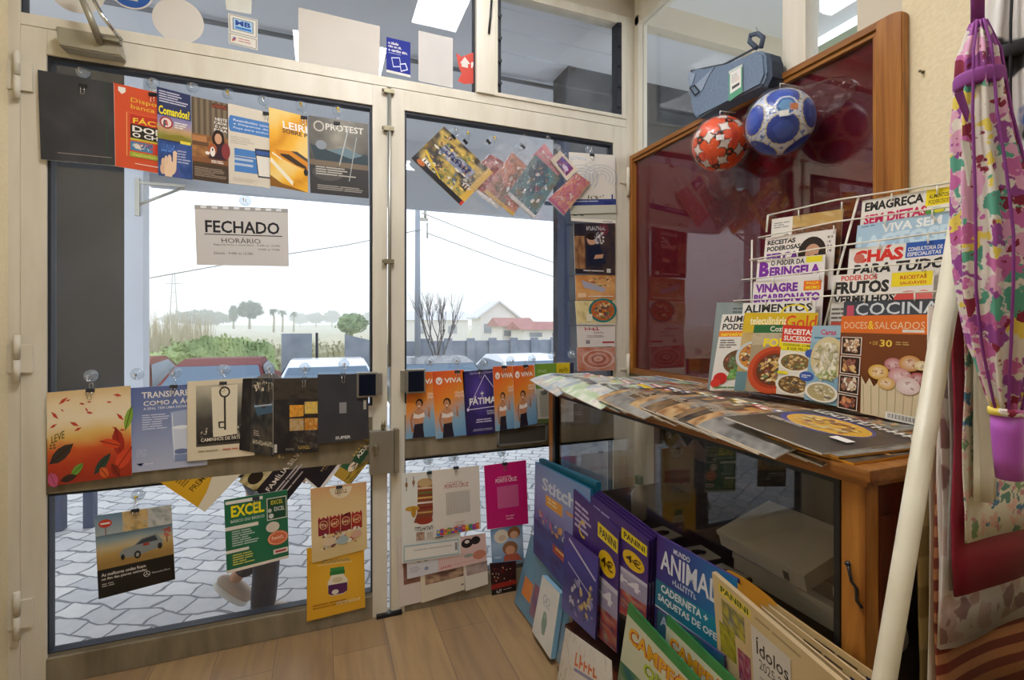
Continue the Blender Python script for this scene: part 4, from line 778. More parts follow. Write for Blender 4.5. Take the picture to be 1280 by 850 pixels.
sheet('brochure', [(298, 602), (346, 548), (408, 566), (353, 633)], a, 'black tilted brochure titled FAMÍLIA SILVA with a gold picture', 'brochure', TIL, -1, .003)
a = A('E6E2DC'); a.r(.04, .04, .84, .86, '221E28').q(.30, .42, .6, .5, 'C8B078', .01).dash(.36, .55, .56, .6, 2, '8A7A60', 2)
sheet('brochure', [(378, 597), (420, 545), (445, 556), (400, 616)], a, 'black tilted brochure with a wide white border', 'brochure', TIL, -2, .002)
a = A('2A5A3E'); a.r(0, .0, .2, 1, 'B8963A').noise(0, .6, 1, 1, ('2A4A30', 'C8A23A', '3A3A20', 'E0C05A'), 5, 3); a.e(.32, .5, .12, .16, 'E8DCC8').blobs(.22, .36, .44, .66, 14, .03, .06, ['C85A30', 'F0E8D8', '3A2A1A'], 4).p([(.4, .3), (.7, .2), (.7, .7), (.42, .75)], '244A34').t('AZUL', .5, .3, .82, .5, 'F0ECE0', .03).q(.5, .14, .8, .26, 'C8B050', .01).r(.86, 0, 1, 1, 'C8A83A').blobs(.86, .1, 1, .9, 14, .03, .06, ['E8D8A8', '8A6A2A', 'B89A4A'], 6)
sheet('brochure', [(417, 594), (458, 541), (481, 552), (437, 607)], a, 'green and gold tilted brochure beside the lock box', 'brochure', TIL, -1, .003)
# bottom of the door
BOT = 'advertisements clipped in the low pane of the door'
a = A('24221F'); a.g(0, .0, .35, .25, lambda x, y: ramp(y, '6A8AA8', 'A8B4B4'), 4, 6).noise(.35, 0, .68, .25, ('A8B0B0', 'D8B878', '6A6050'), 4, 3, 8, 8).noise(.68, 0, 1, .25, ('5A6468', 'C8CCC8', '3A3C3A'), 3, 7, 8, 8)
a.e(.13, .11, .085, .05, 'C8402A').r(.07, .10, .19, .12, 'E8E0D8').l(.13, .16, .13, .26, .012, '7A4A3A').g(0, .25, 1, .66, lambda x, y: ramp(y * 1.1 + .15 * fbm(x * 4, y * 3, 2), '3A5A74', '8AA0A8', 'C8B890', 'B89858', 'A08048'), 12, 12)
a.p([(.28, .52), (.34, .46), (.48, .44), (.58, .37), (.78, .34), (.86, .44), (.86, .52), (.5, .58), (.32, .57)], '8A9496').p([(.5, .44), (.59, .385), (.76, .36), (.8, .43)], '39444C').e(.52, .565, .045, .05, '1E1E20').e(.52, .565, .022, .025, '9A9A9A').e(.82, .51, .03, .04, '1E1E20').e(.33, .56, .025, .035, '1E1E20').r(.6, .44, .68, .47, 'A83A2A').l(.92, .48, .92, .36, .015, '7A3A2A').blobs(.84, .28, .99, .42, 18, .015, .035, ['A83A2A', 'C85A3A'], 3)
a.r(0, .67, 1, 1, '1E1C1B').t('As melhores ondas ficam', .05, .705, .62, .745, WH, .012).t('no fim das piores estradas.', .05, .76, .64, .80, WH, .012).dash(.05, .83, .26, .88, 2, 'A8A49C', 3).ring(.63, .835, .045, .036, .008, 'D8D8D8')
for t_ in (90, 210, 330): a.l(.63, .835, .63 + .042 * math.cos(math.radians(t_)), .835 - .034 * math.sin(math.radians(t_)), .008, 'D8D8D8')
a.t('Mercedes-Benz', .70, .825, .94, .85, 'D8D8D8', .0)
hung('magazine_page', [(118, 645), (214, 631), (219, 724), (123.5, 749)], a, 'advertisement page with a grey car on sand over a black band', 'advertisement', 'car advertisement', (171, 620), (169, 636), k=0, group=BOT, th=.002, tone='y')
a = A('1E6A4A'); a.g(0, 0, 1, 1, lambda x, y: mix('1C6246', '2A7A58', fbm(x * 2, y * 2, 4)), 8, 8); a.r(.02, .03, .6, .075, 'E4E4DC').t('EXCEL', .10, .10, .62, .26, 'F2E21C', .035).t('BÁSICO DO BÁSICO', .09, .285, .62, .335, 'C8D8D0', .02).r(0, .38, .52, .43, 'E8E4D8').r(0, .70, .36, .74, 'E8E4D8').dash(.1, .45, .52, .67, 7, 'B8CCC0', 3).dash(.1, .77, .45, .93, 5, 'C8CC6A', 5)
a.r(.66, .08, .985, .40, 'C8CCC0').r(.675, .095, .97, .385, '1A4A38').t('EXCEL', .73, .12, .93, .18, 'C8C030', .02).t('EXCEL', .78, .22, .95, .28, 'D8DCD4', .02).e(.71, .26, .03, .03, 'C8CCC8').e(.73, .34, .04, .035, 'D8DCD8').e(.75, .5, .11, .075, 'D8CFC0').e(.83, .67, .17, .105, 'D8704A').ring(.83, .67, .155, .09, .01, 'F0D8B8').q(.73, .64, .93, .69, 'F0E0C8', .01).r(.75, .83, .99, .9, 'E8E0D4').r(.78, .85, .96, .88, 'B84A4A').r(0, .96, 1, 1, 'E8E0D4')
hung('magazine', [(280, 625), (359, 612), (361, 697), (283.5, 717)], a, 'green spreadsheet magazine with big yellow title EXCEL', 'magazine', 'green spreadsheet magazine', None, (320, 621), k=1, group=BOT)
a = A('DCC088'); a.g(0, 0, 1, 1, lambda x, y: ramp(y * .9 + .2 * fbm(x * 3, y * 3, 5), 'D89A6A', 'DEC08A', 'E4CC98', 'DCC48C'), 10, 14); a.e(.53, .03, .2, .16, 'E6D8B8', 20, a0=0, a1=180).q(.43, .06, .65, .12, '8A5A30', .02)
for i in range(4):
    x = .12 + i * .2; a.r(x, .44, x + .19, .66, ('8A2A3A', '9A2028', '8A2430', 'A82A28')[i]).p([(x, .44), (x + .02, .40), (x + .05, .44), (x + .095, .41), (x + .14, .44), (x + .17, .40), (x + .19, .44)], 'A83038').ring(x + .095, .52, .075, .06, .012, 'E0B87A').q(x + .04, .5, x + .15, .55, 'F0DCA8', .0)
a.blobs(.15, .60, .9, .86, 50, .02, .05, ['E8D8C0', 'C8402A', '8A4A2A', 'F0E8D8', 'B8C8C8', '6A2A20'], 4, .8); a.e(.55, .78, .11, .06, 'A8B8B8').e(.3, .76, .11, .06, 'E0C8A8').e(.8, .74, .1, .05, 'D8A890')
hung('advertisement_page', [(388, 611), (458, 602), (459, 686), (390, 704)], a, 'beige page with four dark red jam packets, upper of the two near the mullion', 'advertisement', 'beige jam page', None, (424, 607), k=2, group=BOT, th=.002)
a = A('E2A820'); a.g(0, 0, 1, 1, lambda x, y: mix('D89A1A', 'ECB83A', .5 + .5 * math.sin(x * 3) * math.sin(y * 3)), 8, 8); a.r(.18, .255, .78, .265, 'E8D8A8').q(.25, .19, .75, .25, '8A8A70', .01).r(.40, .32, .64, .41, '3A8A4A').r(.39, .37, .65, .425, '2E7A40').p([(.42, .425), (.62, .425), (.70, .52), (.69, .68), (.62, .72), (.42, .72), (.36, .68), (.35, .52)], 'E8E0CC').p([(.36, .56), (.69, .56), (.69, .68), (.62, .71), (.42, .71), (.36, .68)], '5A2A5A').e(.52, .5, .09, .04, 'D8C8A0').e(.48, .67, .06, .035, 'E8E0D0').dash(.1, .80, .92, .88, 2, 'B8801A', 3).q(.5, .82, .92, .86, 'F0E4C0', .01)
hung('advertisement_page', [(383.5, 685), (455, 678), (456.5, 759), (383.5, 777)], a, 'yellow page showing one green capped jar, lower of the two near the mullion', 'advertisement', 'yellow jar page', None, None, k=1, group=BOT, th=.002)
# ------------------------------------------------------------------ right leaf: comics, bagged toys, papers
def poly_n(q): return q
CB = 'comics and card packs hung tilted at the top of the right leaf'
a = A('B8923A'); a.noise(0, 0, 1, 1, ('C8A040', '6A5A3A', '3A3A40', 'D8B860', '4A5A3A', 'A8703A'), 4, 3, 22, 26)
a.noise(.2, .25, .8, .5, ('2A3050', '5A6890', 'B8B8C0', '3A3A4A'), 7, 5, 18, 12); a.blobs(.08, .05, .92, .95, 110, .015, .05, ['E8C860', '2E2E38', '8A4A2A', 'D8D0B8', '4A5A78', 'B88A30', '6A7A3A'], 3)
a.r(0, .9, 1, 1, '26242A').e(.14, .93, .07, .05, 'C8703A').r(.9, .0, 1, .9, 'D8AE50').r(.12, .80, .26, .88, 'E8E4DC').t('11', .15, .81, .23, .87, BK, .02); a.l(.05, .66, .5, .9, .02, 'E8C82A').q(.28, .31, .76, .43, '2A3468', .03).q(.80, .56, .94, .68, 'E8E4E0', .03).r(.96, .9, 1, 1, 'C83A3A')
hung('comic_book', [(555, 158), (616, 216), (576, 257), (514, 198)], a, 'gold and navy comic book hanging tilted, leftmost at the top of the right leaf', 'comic book', 'gold comic book', (569, 163), (568, 170), k=2, group=CB, ang=.8)
def toy(q, cols, k, label, seed, what, cup=None, cl=None, base=None, bag=True, tone=None):
    a = A(cols[0]); a.noise(0, 0, 1, 1, cols, 3, seed, 14, 18); a.blobs(.05, .05, .95, .95, 50, .02, .08, cols + ['E8E0DC'], seed); a.r(0, .93, 1, 1, base or 'E8E4E0')
    o = sheet('card_pack', q, a, label, 'card pack', CB, k, .006)
    if bag:
        P = [win(*p, D - .014 - .0035 * k) for p in q]; c = sum(P, Vector()) / 4; bm = B(); n = 10; g = []
        up = (P[0] - P[3]) * .42
        for j in range(n + 1):
            for i in range(n + 1):
                x, y = i / n, j / n; p = (P[0] + up) * (1 - x) * (1 - y) + (P[1] + up) * x * (1 - y) + P[2] * x * y + P[3] * (1 - x) * y
                p = c + (p - c) * 1.06; p.y -= .006 * math.sin(x * 3.14) * math.sin(y * 3.14) + .003 * mn.noise(p * 40); g.append(bm.verts.new(p - o.location))
        for j in range(n):
            for i in range(n): bm.faces.new((g[j * (n + 1) + i], g[(j + 1) * (n + 1) + i], g[(j + 1) * (n + 1) + i + 1], g[j * (n + 1) + i + 1]))
        obj('plastic_bag', bm, M['crinkle'], o, smooth=True)
    if cup: hook(*cup, what, tone)
    if cl: clip(*cl, what, D - .003 - .0035 * k, .8)
toy([(613, 193), (657, 218), (623, 261), (577, 226)], ['B84A42', 'C8685A', '7A3038', 'D8A8A0', '5A2A38'], 1, 'red card pack in crinkled plastic, next to the gold comic book', 3, 'first red card pack', (584, 167), (583, 176), tone='y')
toy([(640, 190), (673, 221), (641, 270), (605, 240)], ['C85040', '8A4A38', 'D88A70', '6A5030', 'B8A890'], 2, 'red and brown card pack with a yellow edge, second of the packs', 5, 'second red card pack', (617, 173), (612, 176), 'E0B040', tone='y')
toy([(669, 193), (700, 222), (667, 273), (634, 243)], ['3A6A84', '2A3A5A', '5A9098', '7A6A50', '8A3A4A'], 3, 'teal and navy card pack with a white lower edge', 7, 'teal card pack', (650, 182), (655, 182))
toy([(681, 179), (705, 214), (690, 226), (664, 196)], ['E08A70', 'E8A898', 'C87090', 'E8C8B8'], 2, 'small salmon pink card pack high behind the cream one', 9, 'salmon card pack', bag=False)
toy([(721, 216), (738, 228), (705, 269), (685, 249)], ['D86A80', 'E09A60', 'C84A78', 'E8B870', 'B83A6A'], 5, 'pink and orange card pack over the white newspaper sheet', 11, 'pink card pack', (698, 184), (696, 188), 'B8487A')
a = A('E2D2BC'); a.p([(.22, .15), (.85, .15), (.85, .85), (.22, .8)], '8A3A78').blobs(.2, .12, .88, .86, 40, .03, .1, ['C83A6A', '5A3A9A', 'E8C8D0', '3A2A5A', 'E0708A'], 4).e(.35, .3, .14, .12, '6A4AA8').e(.6, .55, .16, .14, 'D8C8E0')
sheet('card_pack', [(700, 188), (722, 212), (709, 226), (688, 200)], a, 'small cream card with a purple picture, clipped above the pink pack', 'card pack', CB, 6, .004)
a = A('E8E2D6'); a.q(.04, .05, .38, .12, 'C8D0D8', .02)
for cx_, cy_ in ((.25, .42), (.68, .40)):
    for rr in (.12, .2, .28, .36): a.ring(cx_, cy_, rr, rr * .62, .012, 'B8BCC8', 24, 150, 400)
a.r(0, .76, 1, .86, '3A4684').blobs(.35, .68, .75, .78, 16, .015, .03, ['6A8A5A', '8A5A4A', 'C8B8A0'], 2).r(.72, .80, .95, .9, '2E3A78').dash(.1, .785, .6, .82, 1, 'B8C0D8', 2).r(.9, .68, .93, .82, '3A4684').r(.0, .86, 1, 1, 'C8C8B8')
hung('newspaper_sheet', [(711, 190), (769, 194), (770, 266), (713, 268)], a, 'white sheet with pale circles and a navy band, beside the card packs', 'sheet', 'white circle sheet', (737, 186), (740, 192), k=1, th=.0012, m='paper')
a = A('C4C4B4'); a.r(0, .75, 1, 1, 'ECE6DA').r(.7, .86, .92, .9, '4A4A52').blobs(0, .05, .35, .6, 14, .03, .09, ['5A6A68', '8A9890'], 5)
SIDE = 'pages hung one under another at the hinge side of the right leaf'
sheet('magazine_page', [(713, 262), (770, 261), (770, 280), (714, 276)], a, 'pale grey page whose white foot shows under the circle sheet', 'page', SIDE, 0, .001, 'paper')
a = A('26242C'); a.noise(0, 0, 1, 1, ('1E1E28', '2E2C38', '4A3A34', '8A6848'), 4, 6, 14, 18); a.noise(0, .25, .25, .9, ('C8A070', '8A6040', '3A2A28'), 4, 2, 6, 12); a.e(.72, .12, .12, .12, '6A3038'); a.q(.30, .06, .76, .14, 'C8C8CC', .02); a.e(.42, .32, .12, .11, 'C89878').e(.42, .26, .13, .07, '2A1E1C').p([(.28, .44), (.6, .4), (.78, .78), (.3, .85)], '1C2438').blobs(.45, .16, .74, .45, 22, .03, .06, ['E0DCD4', 'B8B0B0', '4A4A58'], 5).p([(.5, .62), (.7, .60), (.68, .68), (.46, .70)], 'C89878').dash(.2, .92, .7, .96, 1, 'D8D4CC', 3).r(.78, .88, .88, .96, 'D8D4CC')
sheet('magazine_page', [(717, 279), (769, 279), (769, 344), (719, 342)], a, 'dark blue page with a reclining figure, uppermost of the hinge side pages', 'page', SIDE, 2, .002)
a = A('C8804A'); a.noise(0, 0, 1, 1, ('B8703A', 'D8A060', 'E0B888'), 3, 6, 10, 8); a.blobs(.3, .05, .95, .5, 40, .02, .06, FOOD, 3); a.p([(.15, .2), (.75, .55), (.7, .7), (.2, .5)], 'A8A8B8').r(.05, .72, .25, .9, 'E8C8A0').dash(.3, .84, .95, .9, 1, WH, 2)
sheet('magazine_page', [(719, 344), (769, 343), (769, 375), (720, 375)], a, 'orange food page with skewers, directly under the dark blue page', 'page', SIDE, 1, .002)
a = A('D8C898'); a.noise(0, 0, .5, 1, ('D8C070', 'E8D8A0', 'A88A40'), 4, 5, 8, 8); plate(a, .68, .4, .36, .5, seed=4, rim='1E7A7A', base='C86A30').r(.25, .55, .4, .85, 'E8E0C8').r(0, .93, 1, 1, 'D8D0C0')
sheet('magazine_page', [(719, 376), (769, 376), (769, 406), (721, 406)], a, 'food page with a teal rimmed bowl of pasta', 'page', SIDE, 2, .002)
a = A('E6DED6'); a.q(.2, .08, .6, .24, 'B83A4A', .02).q(.44, .3, .7, .38, '8A7A7A', .01).dash(.25, .46, .85, .6, 2, 'B8AEAA', 4).r(.22, .68, .32, .85, '8A8488').r(.65, .76, .97, .84, 'B84A4A')
sheet('magazine_page', [(721, 407), (769, 406), (769, 433), (722, 434)], a, 'white page with red heading between the two lower food pages', 'page', SIDE, 1, .002)
a = A('C88A70'); a.noise(0, 0, 1, 1, ('8A4A3A', 'C8785A', 'D8A898', 'A85A48'), 4, 8, 14, 12)
for i in range(5): a.ring(.55, .5, .42 - i * .08, .4 - i * .075, .035, ('E0C8C0', 'B8684A', 'D8A8A0', '9A5A50', 'E0C0B0')[i], 22)
sheet('magazine_page', [(721, 434), (769, 434), (769, 463), (722, 464)], a, 'page with a big pink meat swirl, lowest of the hinge side pages', 'page', SIDE, 2, .002)

GYM = 'orange gym flyers across the right leaf'
def a_gym(n=4, txt='VIVA GYM'):
    a = A('E8642A'); a.g(0, 0, 1, 1, lambda x, y: ramp(y * .8 + x * .25, 'D8502A', 'E8702A', 'E8963A', '8AB0C8', '6A98C0'), 8, 12); a.e(.20, .145, .105, .055, WH).p([(.14, .13), (.165, .13), (.20, .165), (.235, .13), (.26, .13), (.20, .19)], 'D8502A'); a.t(txt, .36, .11, .96 if len(txt) > 4 else .92, .185, WH, .03); a.q(.68, .32, .98, .36, 'F2E8D8', .02).q(.68, .37, .98, .41, 'F2E8D8', .02)
    page_woman(a, .40, .83, .60, .46); return a
def a_fat():
    a = A('262248'); a.g(0, 0, 1, 1, lambda x, y: ramp(.35 + .5 * math.exp(-((x - .5) ** 2 * 8 + (y - .35) ** 2 * 10)) + .25 * (fbm(x * 4, y * 4, 3) - .5), '1A1A34', '2A2450', '4A3A88', '6A58B0'), 10, 14); a.t('TEATRO POLITEAMA', .22, .03, .98, .06, 'B8B4D0', 0)
    a.l(.10, .60, .70, .08, .012, 'E0DCF0').l(.70, .08, 1.0, .3, .012, 'E0DCF0').l(.10, .60, 1, .585, .012, 'E0DCF0').p([(.1, .57), (.16, .6), (.1, .63), (.06, .6)], 'E0DCF0'); a.t('FÁTIMA', .17, .40, 1.05, .53, WH, .03).r(.585, .33, .605, .42, WH).r(.54, .355, .65, .372, WH); a.t('ÓPERA', .72, .63, 1, .66, 'D8D4E4', .02).t('ROCK', .75, .67, 1, .70, 'D8D4E4', .02).dash(.26, .76, .98, .83, 2, 'C8C4D8', 3, al=1).dash(.2, .91, .95, .95, 2, 'A8A4C0', 5, al=1); return a
gq = [[(509, 466), (547, 464), (546, 545), (507, 549)], [(540, 464.5), (580, 462), (583, 543.5), (545, 549)], [(616, 458.4), (643, 457), (643.5, 535), (619.5, 539)], [(641, 457.5), (667.5, 456), (671.5, 529), (643.5, 536)]]
a1 = a_gym(txt='VIVA'); a2 = a_gym(txt='VIVA')
for i, (q, k, lab) in enumerate(zip(gq, (1, 2, 3, 4), ('orange gym flyer with a woman in white top, half behind the dark door pad', 'orange gym flyer tilted a little, beside the purple theatre flyer on its door pad side', 'orange gym flyer just after the purple theatre flyer', 'orange gym flyer beside the green and yellow magazine, last of the gym flyers'))):
    sheet('gym_flyer', q, a2 if i else a1, lab, 'flyer', GYM, k, .003)
for c_, wt in (((537, 452), 'first gym flyer'), ((571, 451), 'second gym flyer'), ((639, 451), 'third gym flyer'), ((666, 449), 'fourth gym flyer')): hook(*c_, wt)
for c_, wt, k in (((571.5, 463), 'second gym flyer', 2), ((630, 457), 'third gym flyer', 3), ((657, 456), 'fourth gym flyer', 4)): clip(*c_, wt, D - .003 - .0035 * k)
hung('theatre_flyer', [(578, 464.5), (617, 461), (619, 541), (583, 545)], a_fat(), 'dark purple theatre flyer reading FÁTIMA between the gym flyers', 'flyer', 'purple theatre flyer', (606, 453), (600, 462), k=2)
a = A('C8C4B8'); a.r(0, 0, .55, .42, '7AA03A').r(.55, 0, 1, .22, 'E0C82A').r(.9, 0, 1, .3, '3A3A5A').q(.08, .1, .3, .15, 'C8DCA8', .01).q(.08, .2, .5, .26, 'C8DCA8', .01).dash(.08, .46, .92, .9, 14, 'A8A498', 5).r(0, .93, .5, 1, '5A6A3A').blobs(.05, .44, .3, .52, 10, .03, .06, ['4A4A40', '6A6A58'], 3).q(.62, .08, .85, .15, '8A7A1A', .01)
hung('magazine', [(668, 455), (717, 453), (717, 527), (672, 529)], a, 'green and yellow magazine hung beside the last gym flyer', 'magazine', 'green and yellow magazine', (691, 444), None, k=0); hook(716, 443, 'green and yellow magazine at its second corner')

# low pane of the right leaf
LO = 'craft magazines and papers clipped in the low pane of the right leaf'
a = A('E4E4DC'); a.l(.08, .05, .08, .2, .012, '4A4A38').l(.2, .04, .2, .16, .012, '4A4A38').e(.08, .13, .022, .03, '8A6A40').e(.2, .11, .022, .03, '8A6A40')
a.p([(.27, .14), (.52, .10), (.54, .42), (.50, .56), (.33, .57), (.2, .56), (.26, .46)], '8A4A34').e(.40, .12, .14, .05, 'C8A87A')
for i in range(6): a.r(.265, .17 + i * .055, .53, .19 + i * .055, ('E0C8A8', '6A7A3A', 'D8B060', 'E8E0D0', '8A2A2A', 'C8A060')[i])
a.e(.18, .40, .12, .03, 'C8A040').e(.2, .44, .04, .06, 'B88A30').e(.38, .55, .14, .04, '9A3A2A').q(.22, .61, .66, .66, '2A2A2A', .015); a.noise(.24, .67, .38, .76, ('8A5A4A', 'C8A890', '4A3A34'), 4, 2, 5, 5).r(.42, .68, .52, .75, 'C8C0B0').r(.56, .66, .7, .76, '3A4A44')
a.r(.03, .80, .97, .98, 'A8C0C4').r(.05, .82, .95, .965, 'E8E6DE').dash(.2, .86, .85, .89, 1, 'C8C4BC', 3).r(.9, .84, .94, .93, '8A8A88')
hung('magazine', [(502, 592), (574, 587), (576, 694), (502, 705)], a, 'white knitting magazine with a knitted boot, hung beside the mullion', 'magazine', 'white knitting magazine', (536, 576), (537, 589), k=4, group=LO)
def a_cross(base, ink, sq, t1c):
    a = A(base); a.t('revista', .30, .20, .62, .225, ink, .0).t('PONTO CRUZ', .25, .235, .76, .30, ink, .02); a.r(.27, .36, .78, .70, sq)
    for i in range(16): a.r(.27 + i * .032, .36, .277 + i * .032, .70, base); a.r(.27, .365 + i * .0212, .78, .3685 + i * .0212, base)
    a.q(.45, .82, .66, .84, ink, .01).q(.46, .86, .64, .885, ink, .02); return a
a = a_cross('E4DCD0', 'B8685A', 'B8B2A8', 0); r = random.Random(3)
for i in range(12): a.r(.06 + i * .075, .90 - .012 * (i % 2), .135 + i * .075, .985, ('4A8AC8', 'C83A6A', 'E0A030', '6AA04A', '8A4AA8', 'D8603A')[i % 6]); a.e(.1 + i * .075, .93, .03, .02, ('E8C83A', '3A6AB8', 'C84A7A', 'E88A4A')[i % 4], 8)
hung('magazine', [(540, 588), (599, 582), (601, 661), (542, 672)], a, 'cream cross stitch magazine with a coloured band at its foot', 'magazine', 'cream cross stitch magazine', (567, 572), (570, 583), k=6, group=LO)
a = a_cross('C81E70', 'F0D8E0', 'D87AA8', 0)
hung('magazine', [(605, 582), (657.5, 575), (660.5, 654.5), (609, 662)], a, 'bright magenta cross stitch magazine in the low right pane', 'magazine', 'magenta cross stitch magazine', (628, 566), (631, 578), k=5, group=LO)
a = A('8AA8C8'); a.g(0, 0, 1, 1, lambda x, y: ramp(y, '7AA0C8', 'A8C0D8', '6A90B8'), 6, 6); a.e(.32, .25, .22, .2, 'E8DCC8').e(.72, .2, .2, .17, '8A5A3A').e(.72, .26, .13, .11, 'D8A888').e(.35, .3, .12, .09, 'D8C0A8').e(.58, .62, .24, .2, '9A6A4A').e(.58, .68, .15, .13, 'D8A080').p([(.35, .98), (.4, .80), (.8, .78), (.95, .98)], 'B8604A').q(.08, .82, .3, .88, 'E8F0F4', .02)
sheet('magazine', [(613, 662), (653, 655), (655, 700), (615, 704)], a, 'light blue magazine with two babies below the magenta one', 'magazine', LO, 4, .003)
a = A('1E1A1C'); a.noise(0, 0, 1, .8, ('1A1618', '3A1A1C', '2A1618'), 4, 3, 8, 8); r = random.Random(4)
for i in range(26): a.e(r.uniform(.08, .95), r.uniform(.15, .72), .025, .018, r.choice(['E8B080', 'C83A2A', 'F0D8B8', 'A82A20']), 8)
a.r(0, .62, 1, .76, '9A2A24').q(.2, .80, .42, .90, WH, .02).dash(.48, .83, .8, .87, 1, 'B8A8A0', 3)
sheet('magazine', [(612, 704), (645, 699), (645, 739), (615, 748)], a, 'black magazine with red candles hanging just above the floor', 'magazine', LO, 3, .003)
a = A('E0C0B8'); a.e(.6, .25, .12, .16, '2A2428').e(.78, .2, .1, .14, '2A2428').e(.6, .2, .05, .06, 'E8DCD4').e(.25, .3, .08, .1, 'C88A80').e(.85, .72, .14, .16, 'C8806A').e(.62, .68, .1, .06, '9AA898').q(.05, .85, .28, .93, 'C85A5A', .02).dash(.3, .86, .75, .9, 1, 'D8A098', 3)
sheet('magazine', [(547, 676), (607, 666), (608.5, 701), (548, 715)], a, 'pale pink magazine with dark cats behind the cream cross stitch one', 'magazine', LO, 3, .003)
a = A('D8D8DC'); a.blobs(.25, .0, .9, .3, 8, .03, .06, ['2A2A34'], 2).dash(.1, .4, .5, .75, 3, 'B8B8C0', 4).e(.62, .6, .07, .12, '8A9AB8')
sheet('magazine', [(508.5, 702), (547, 696), (548, 715), (509, 724)], a, 'small pale grey magazine under the knitting one', 'magazine', LO, 3, .003)
a = A('DCD0C8'); a.noise(.14, .35, .98, .70, ('5A3A34', '8A6050', 'A88070'), 3, 5, 8, 8)
sheet('magazine', [(497, 672), (540, 664), (544, 748), (499, 759)], a, 'cream framed brown magazine lowest beside the mullion', 'magazine', LO, 1, .004)
a = A('E0D6C0'); a.noise(.10, .0, .98, .5, ('3A2A28', '6A4A44', 'C8A888', '4A3030'), 3, 7, 12, 8); a.r(.92, .76, .98, .82, '8A7A70')
sheet('magazine', [(525, 712), (580, 702), (581, 737), (527, 754)], a, 'cream magazine with a dark brown picture, lowest in the middle', 'magazine', LO, 2, .004)
a = A('E2DCD0'); a.noise(.08, .0, 1, .45, ('5A4A48', 'B8A8A0', '8A6A5A'), 3, 9, 8, 6)
sheet('magazine', [(580, 706), (609, 700), (610, 730), (582, 739)], a, 'white magazine lowest beside the black candle magazine', 'magazine', LO, 2, .004)

# ------------------------------------------------------------------ stickers on the transom glass
def disc(u, v, rx, ry, art, label):
    P = [(u - rx, v - ry), (u + rx, v - ry * .8), (u + rx, v + ry), (u - rx, v + ry * .8)]
    y = D + .0245; n = 32; c = win(u, v, y); R_ = (win(u + rx, v, y) - c).x
    t = thing('round_sticker', label, 'sticker', c, 0)
    bm = B(); vs = [bm.verts.new((R_ * math.cos(6.2832 * k / n), 0, R_ * math.sin(6.2832 * k / n))) for k in range(n)]; r_ = bmesh.ops.extrude_face_region(bm, geom=[bm.faces.new(vs)])
    for e in r_['geom']:
        if isinstance(e, bmesh.types.BMVert): e.co.y -= .0006
    obj('sticker_backing', bm, M['offwhite'], t)
    if art: sheet('sticker_print', [(-R_ * .98, -.0008, R_ * .98), (R_ * .98, -.0008, R_ * .98), (R_ * .98, -.0008, -R_ * .98), (-R_ * .98, -.0008, -R_ * .98)], art, parent=t, th=.0001) if art.c else None
M['offwhite'] = mat('sticker_back', 'D8D2C8', .7)
disc(223, 26, 32, 27, None, 'plain off-white round sticker on the transom near the blue round one')
disc(96, -13, 36, 24, None, 'plain off-white round sticker partly cut off above the door closer')
# blue age sticker: rings drawn inside the disc only
y = D + .0245; c = win(164, -12, y); R_ = (win(192, -12, y) - c).x
t = thing('age_sticker', 'blue round sticker with a white rim and the number 18', 'sticker', c); 
def flat_disc(r0, m, yo, name):
    bm = B(); vs = [bm.verts.new((r0 * math.cos(6.2832 * k / 32), yo, r0 * math.sin(6.2832 * k / 32))) for k in range(32)]; bm.faces.new(vs)
    r_ = bmesh.ops.extrude_face_region(bm, geom=bm.faces[:]); [setattr(e.co, 'y', yo - .0004) for e in r_['geom'] if isinstance(e, bmesh.types.BMVert)]; return obj(name, bm, m, t)
flat_disc(R_, M['offwhite'], 0, 'sticker_rim'); flat_disc(R_ * .92, mat('sign_blue', '2A5AA8', .4), -.0006, 'blue_disc'); flat_disc(R_ * .5, M['offwhite'], -.0012, 'white_disc')
a = A('D8D2C8'); a.t('18', .1, .1, .9, .9, '8A4A2A', .03); q = R_ * .3
sheet('number_print', [(-q, -.0018, q * .2 - R_ * .25), (q, -.0018, q * .2 - R_ * .25), (q, -.0018, -R_ * .25 - q), (-q, -.0018, -R_ * .25 - q)], a, parent=t, th=.0001)
def stick(name, q, a, label, cat='sticker', th=.0006): sheet(name, [win(*p, D + .0245) for p in q], a, label, cat, th=th, m='paper')
a = A('DCDAD0'); a.noise(0, 0, 1, 1, ('D0D0C4', 'E0DED4'), 2, 3, 6, 6); stick('paper_square', [(280, -14), (315, -7), (314, 18), (283, 12)], a, 'small plain whitish paper square above the bank sticker')
a = A('E0DCD0'); a.r(.04, .03, .96, .60, '4A4A4A').r(.06, .045, .94, .585, 'E0DCD0').r(.15, .12, .85, .50, '3A3A48').r(.17, .135, .83, .485, 'A8C8E0').t('MB', .24, .17, .76, .34, '2A4A9A', .04).r(.24, .38, .78, .45, '3A7AC8').r(.04, .65, .96, .97, '4A4A4A').r(.06, .665, .94, .955, 'E0DCD0').blobs(.08, .70, .28, .92, 8, .04, .07, ['C83A2A', '2A4A9A', '4A4A4A'], 3).dash(.34, .74, .9, .9, 2, 'C89A90', 3)
stick('bank_sticker', [(285, 16), (322, 25), (322, 63), (286, 54)], a, 'white bank card sticker with a blue framed emblem on the transom')
a = A('D0C9BE'); a.noise(0, 0, 1, 1, ('CAC3B8', 'D4CEC4'), 1.5, 3, 6, 6); stick('paper_sheet', [(373, 9), (475, 33), (474, 99), (373, 79)], a, 'big blank off-white paper sheet on the transom glass', 'paper')
a = A('24308A'); 
for i, s in enumerate(('a idade', 'não se vê,', 'o cartão sim.')): a.t(s, .08, .10 + i * .10, (.5, .62, .88)[i], .18 + i * .10, WH, .02)
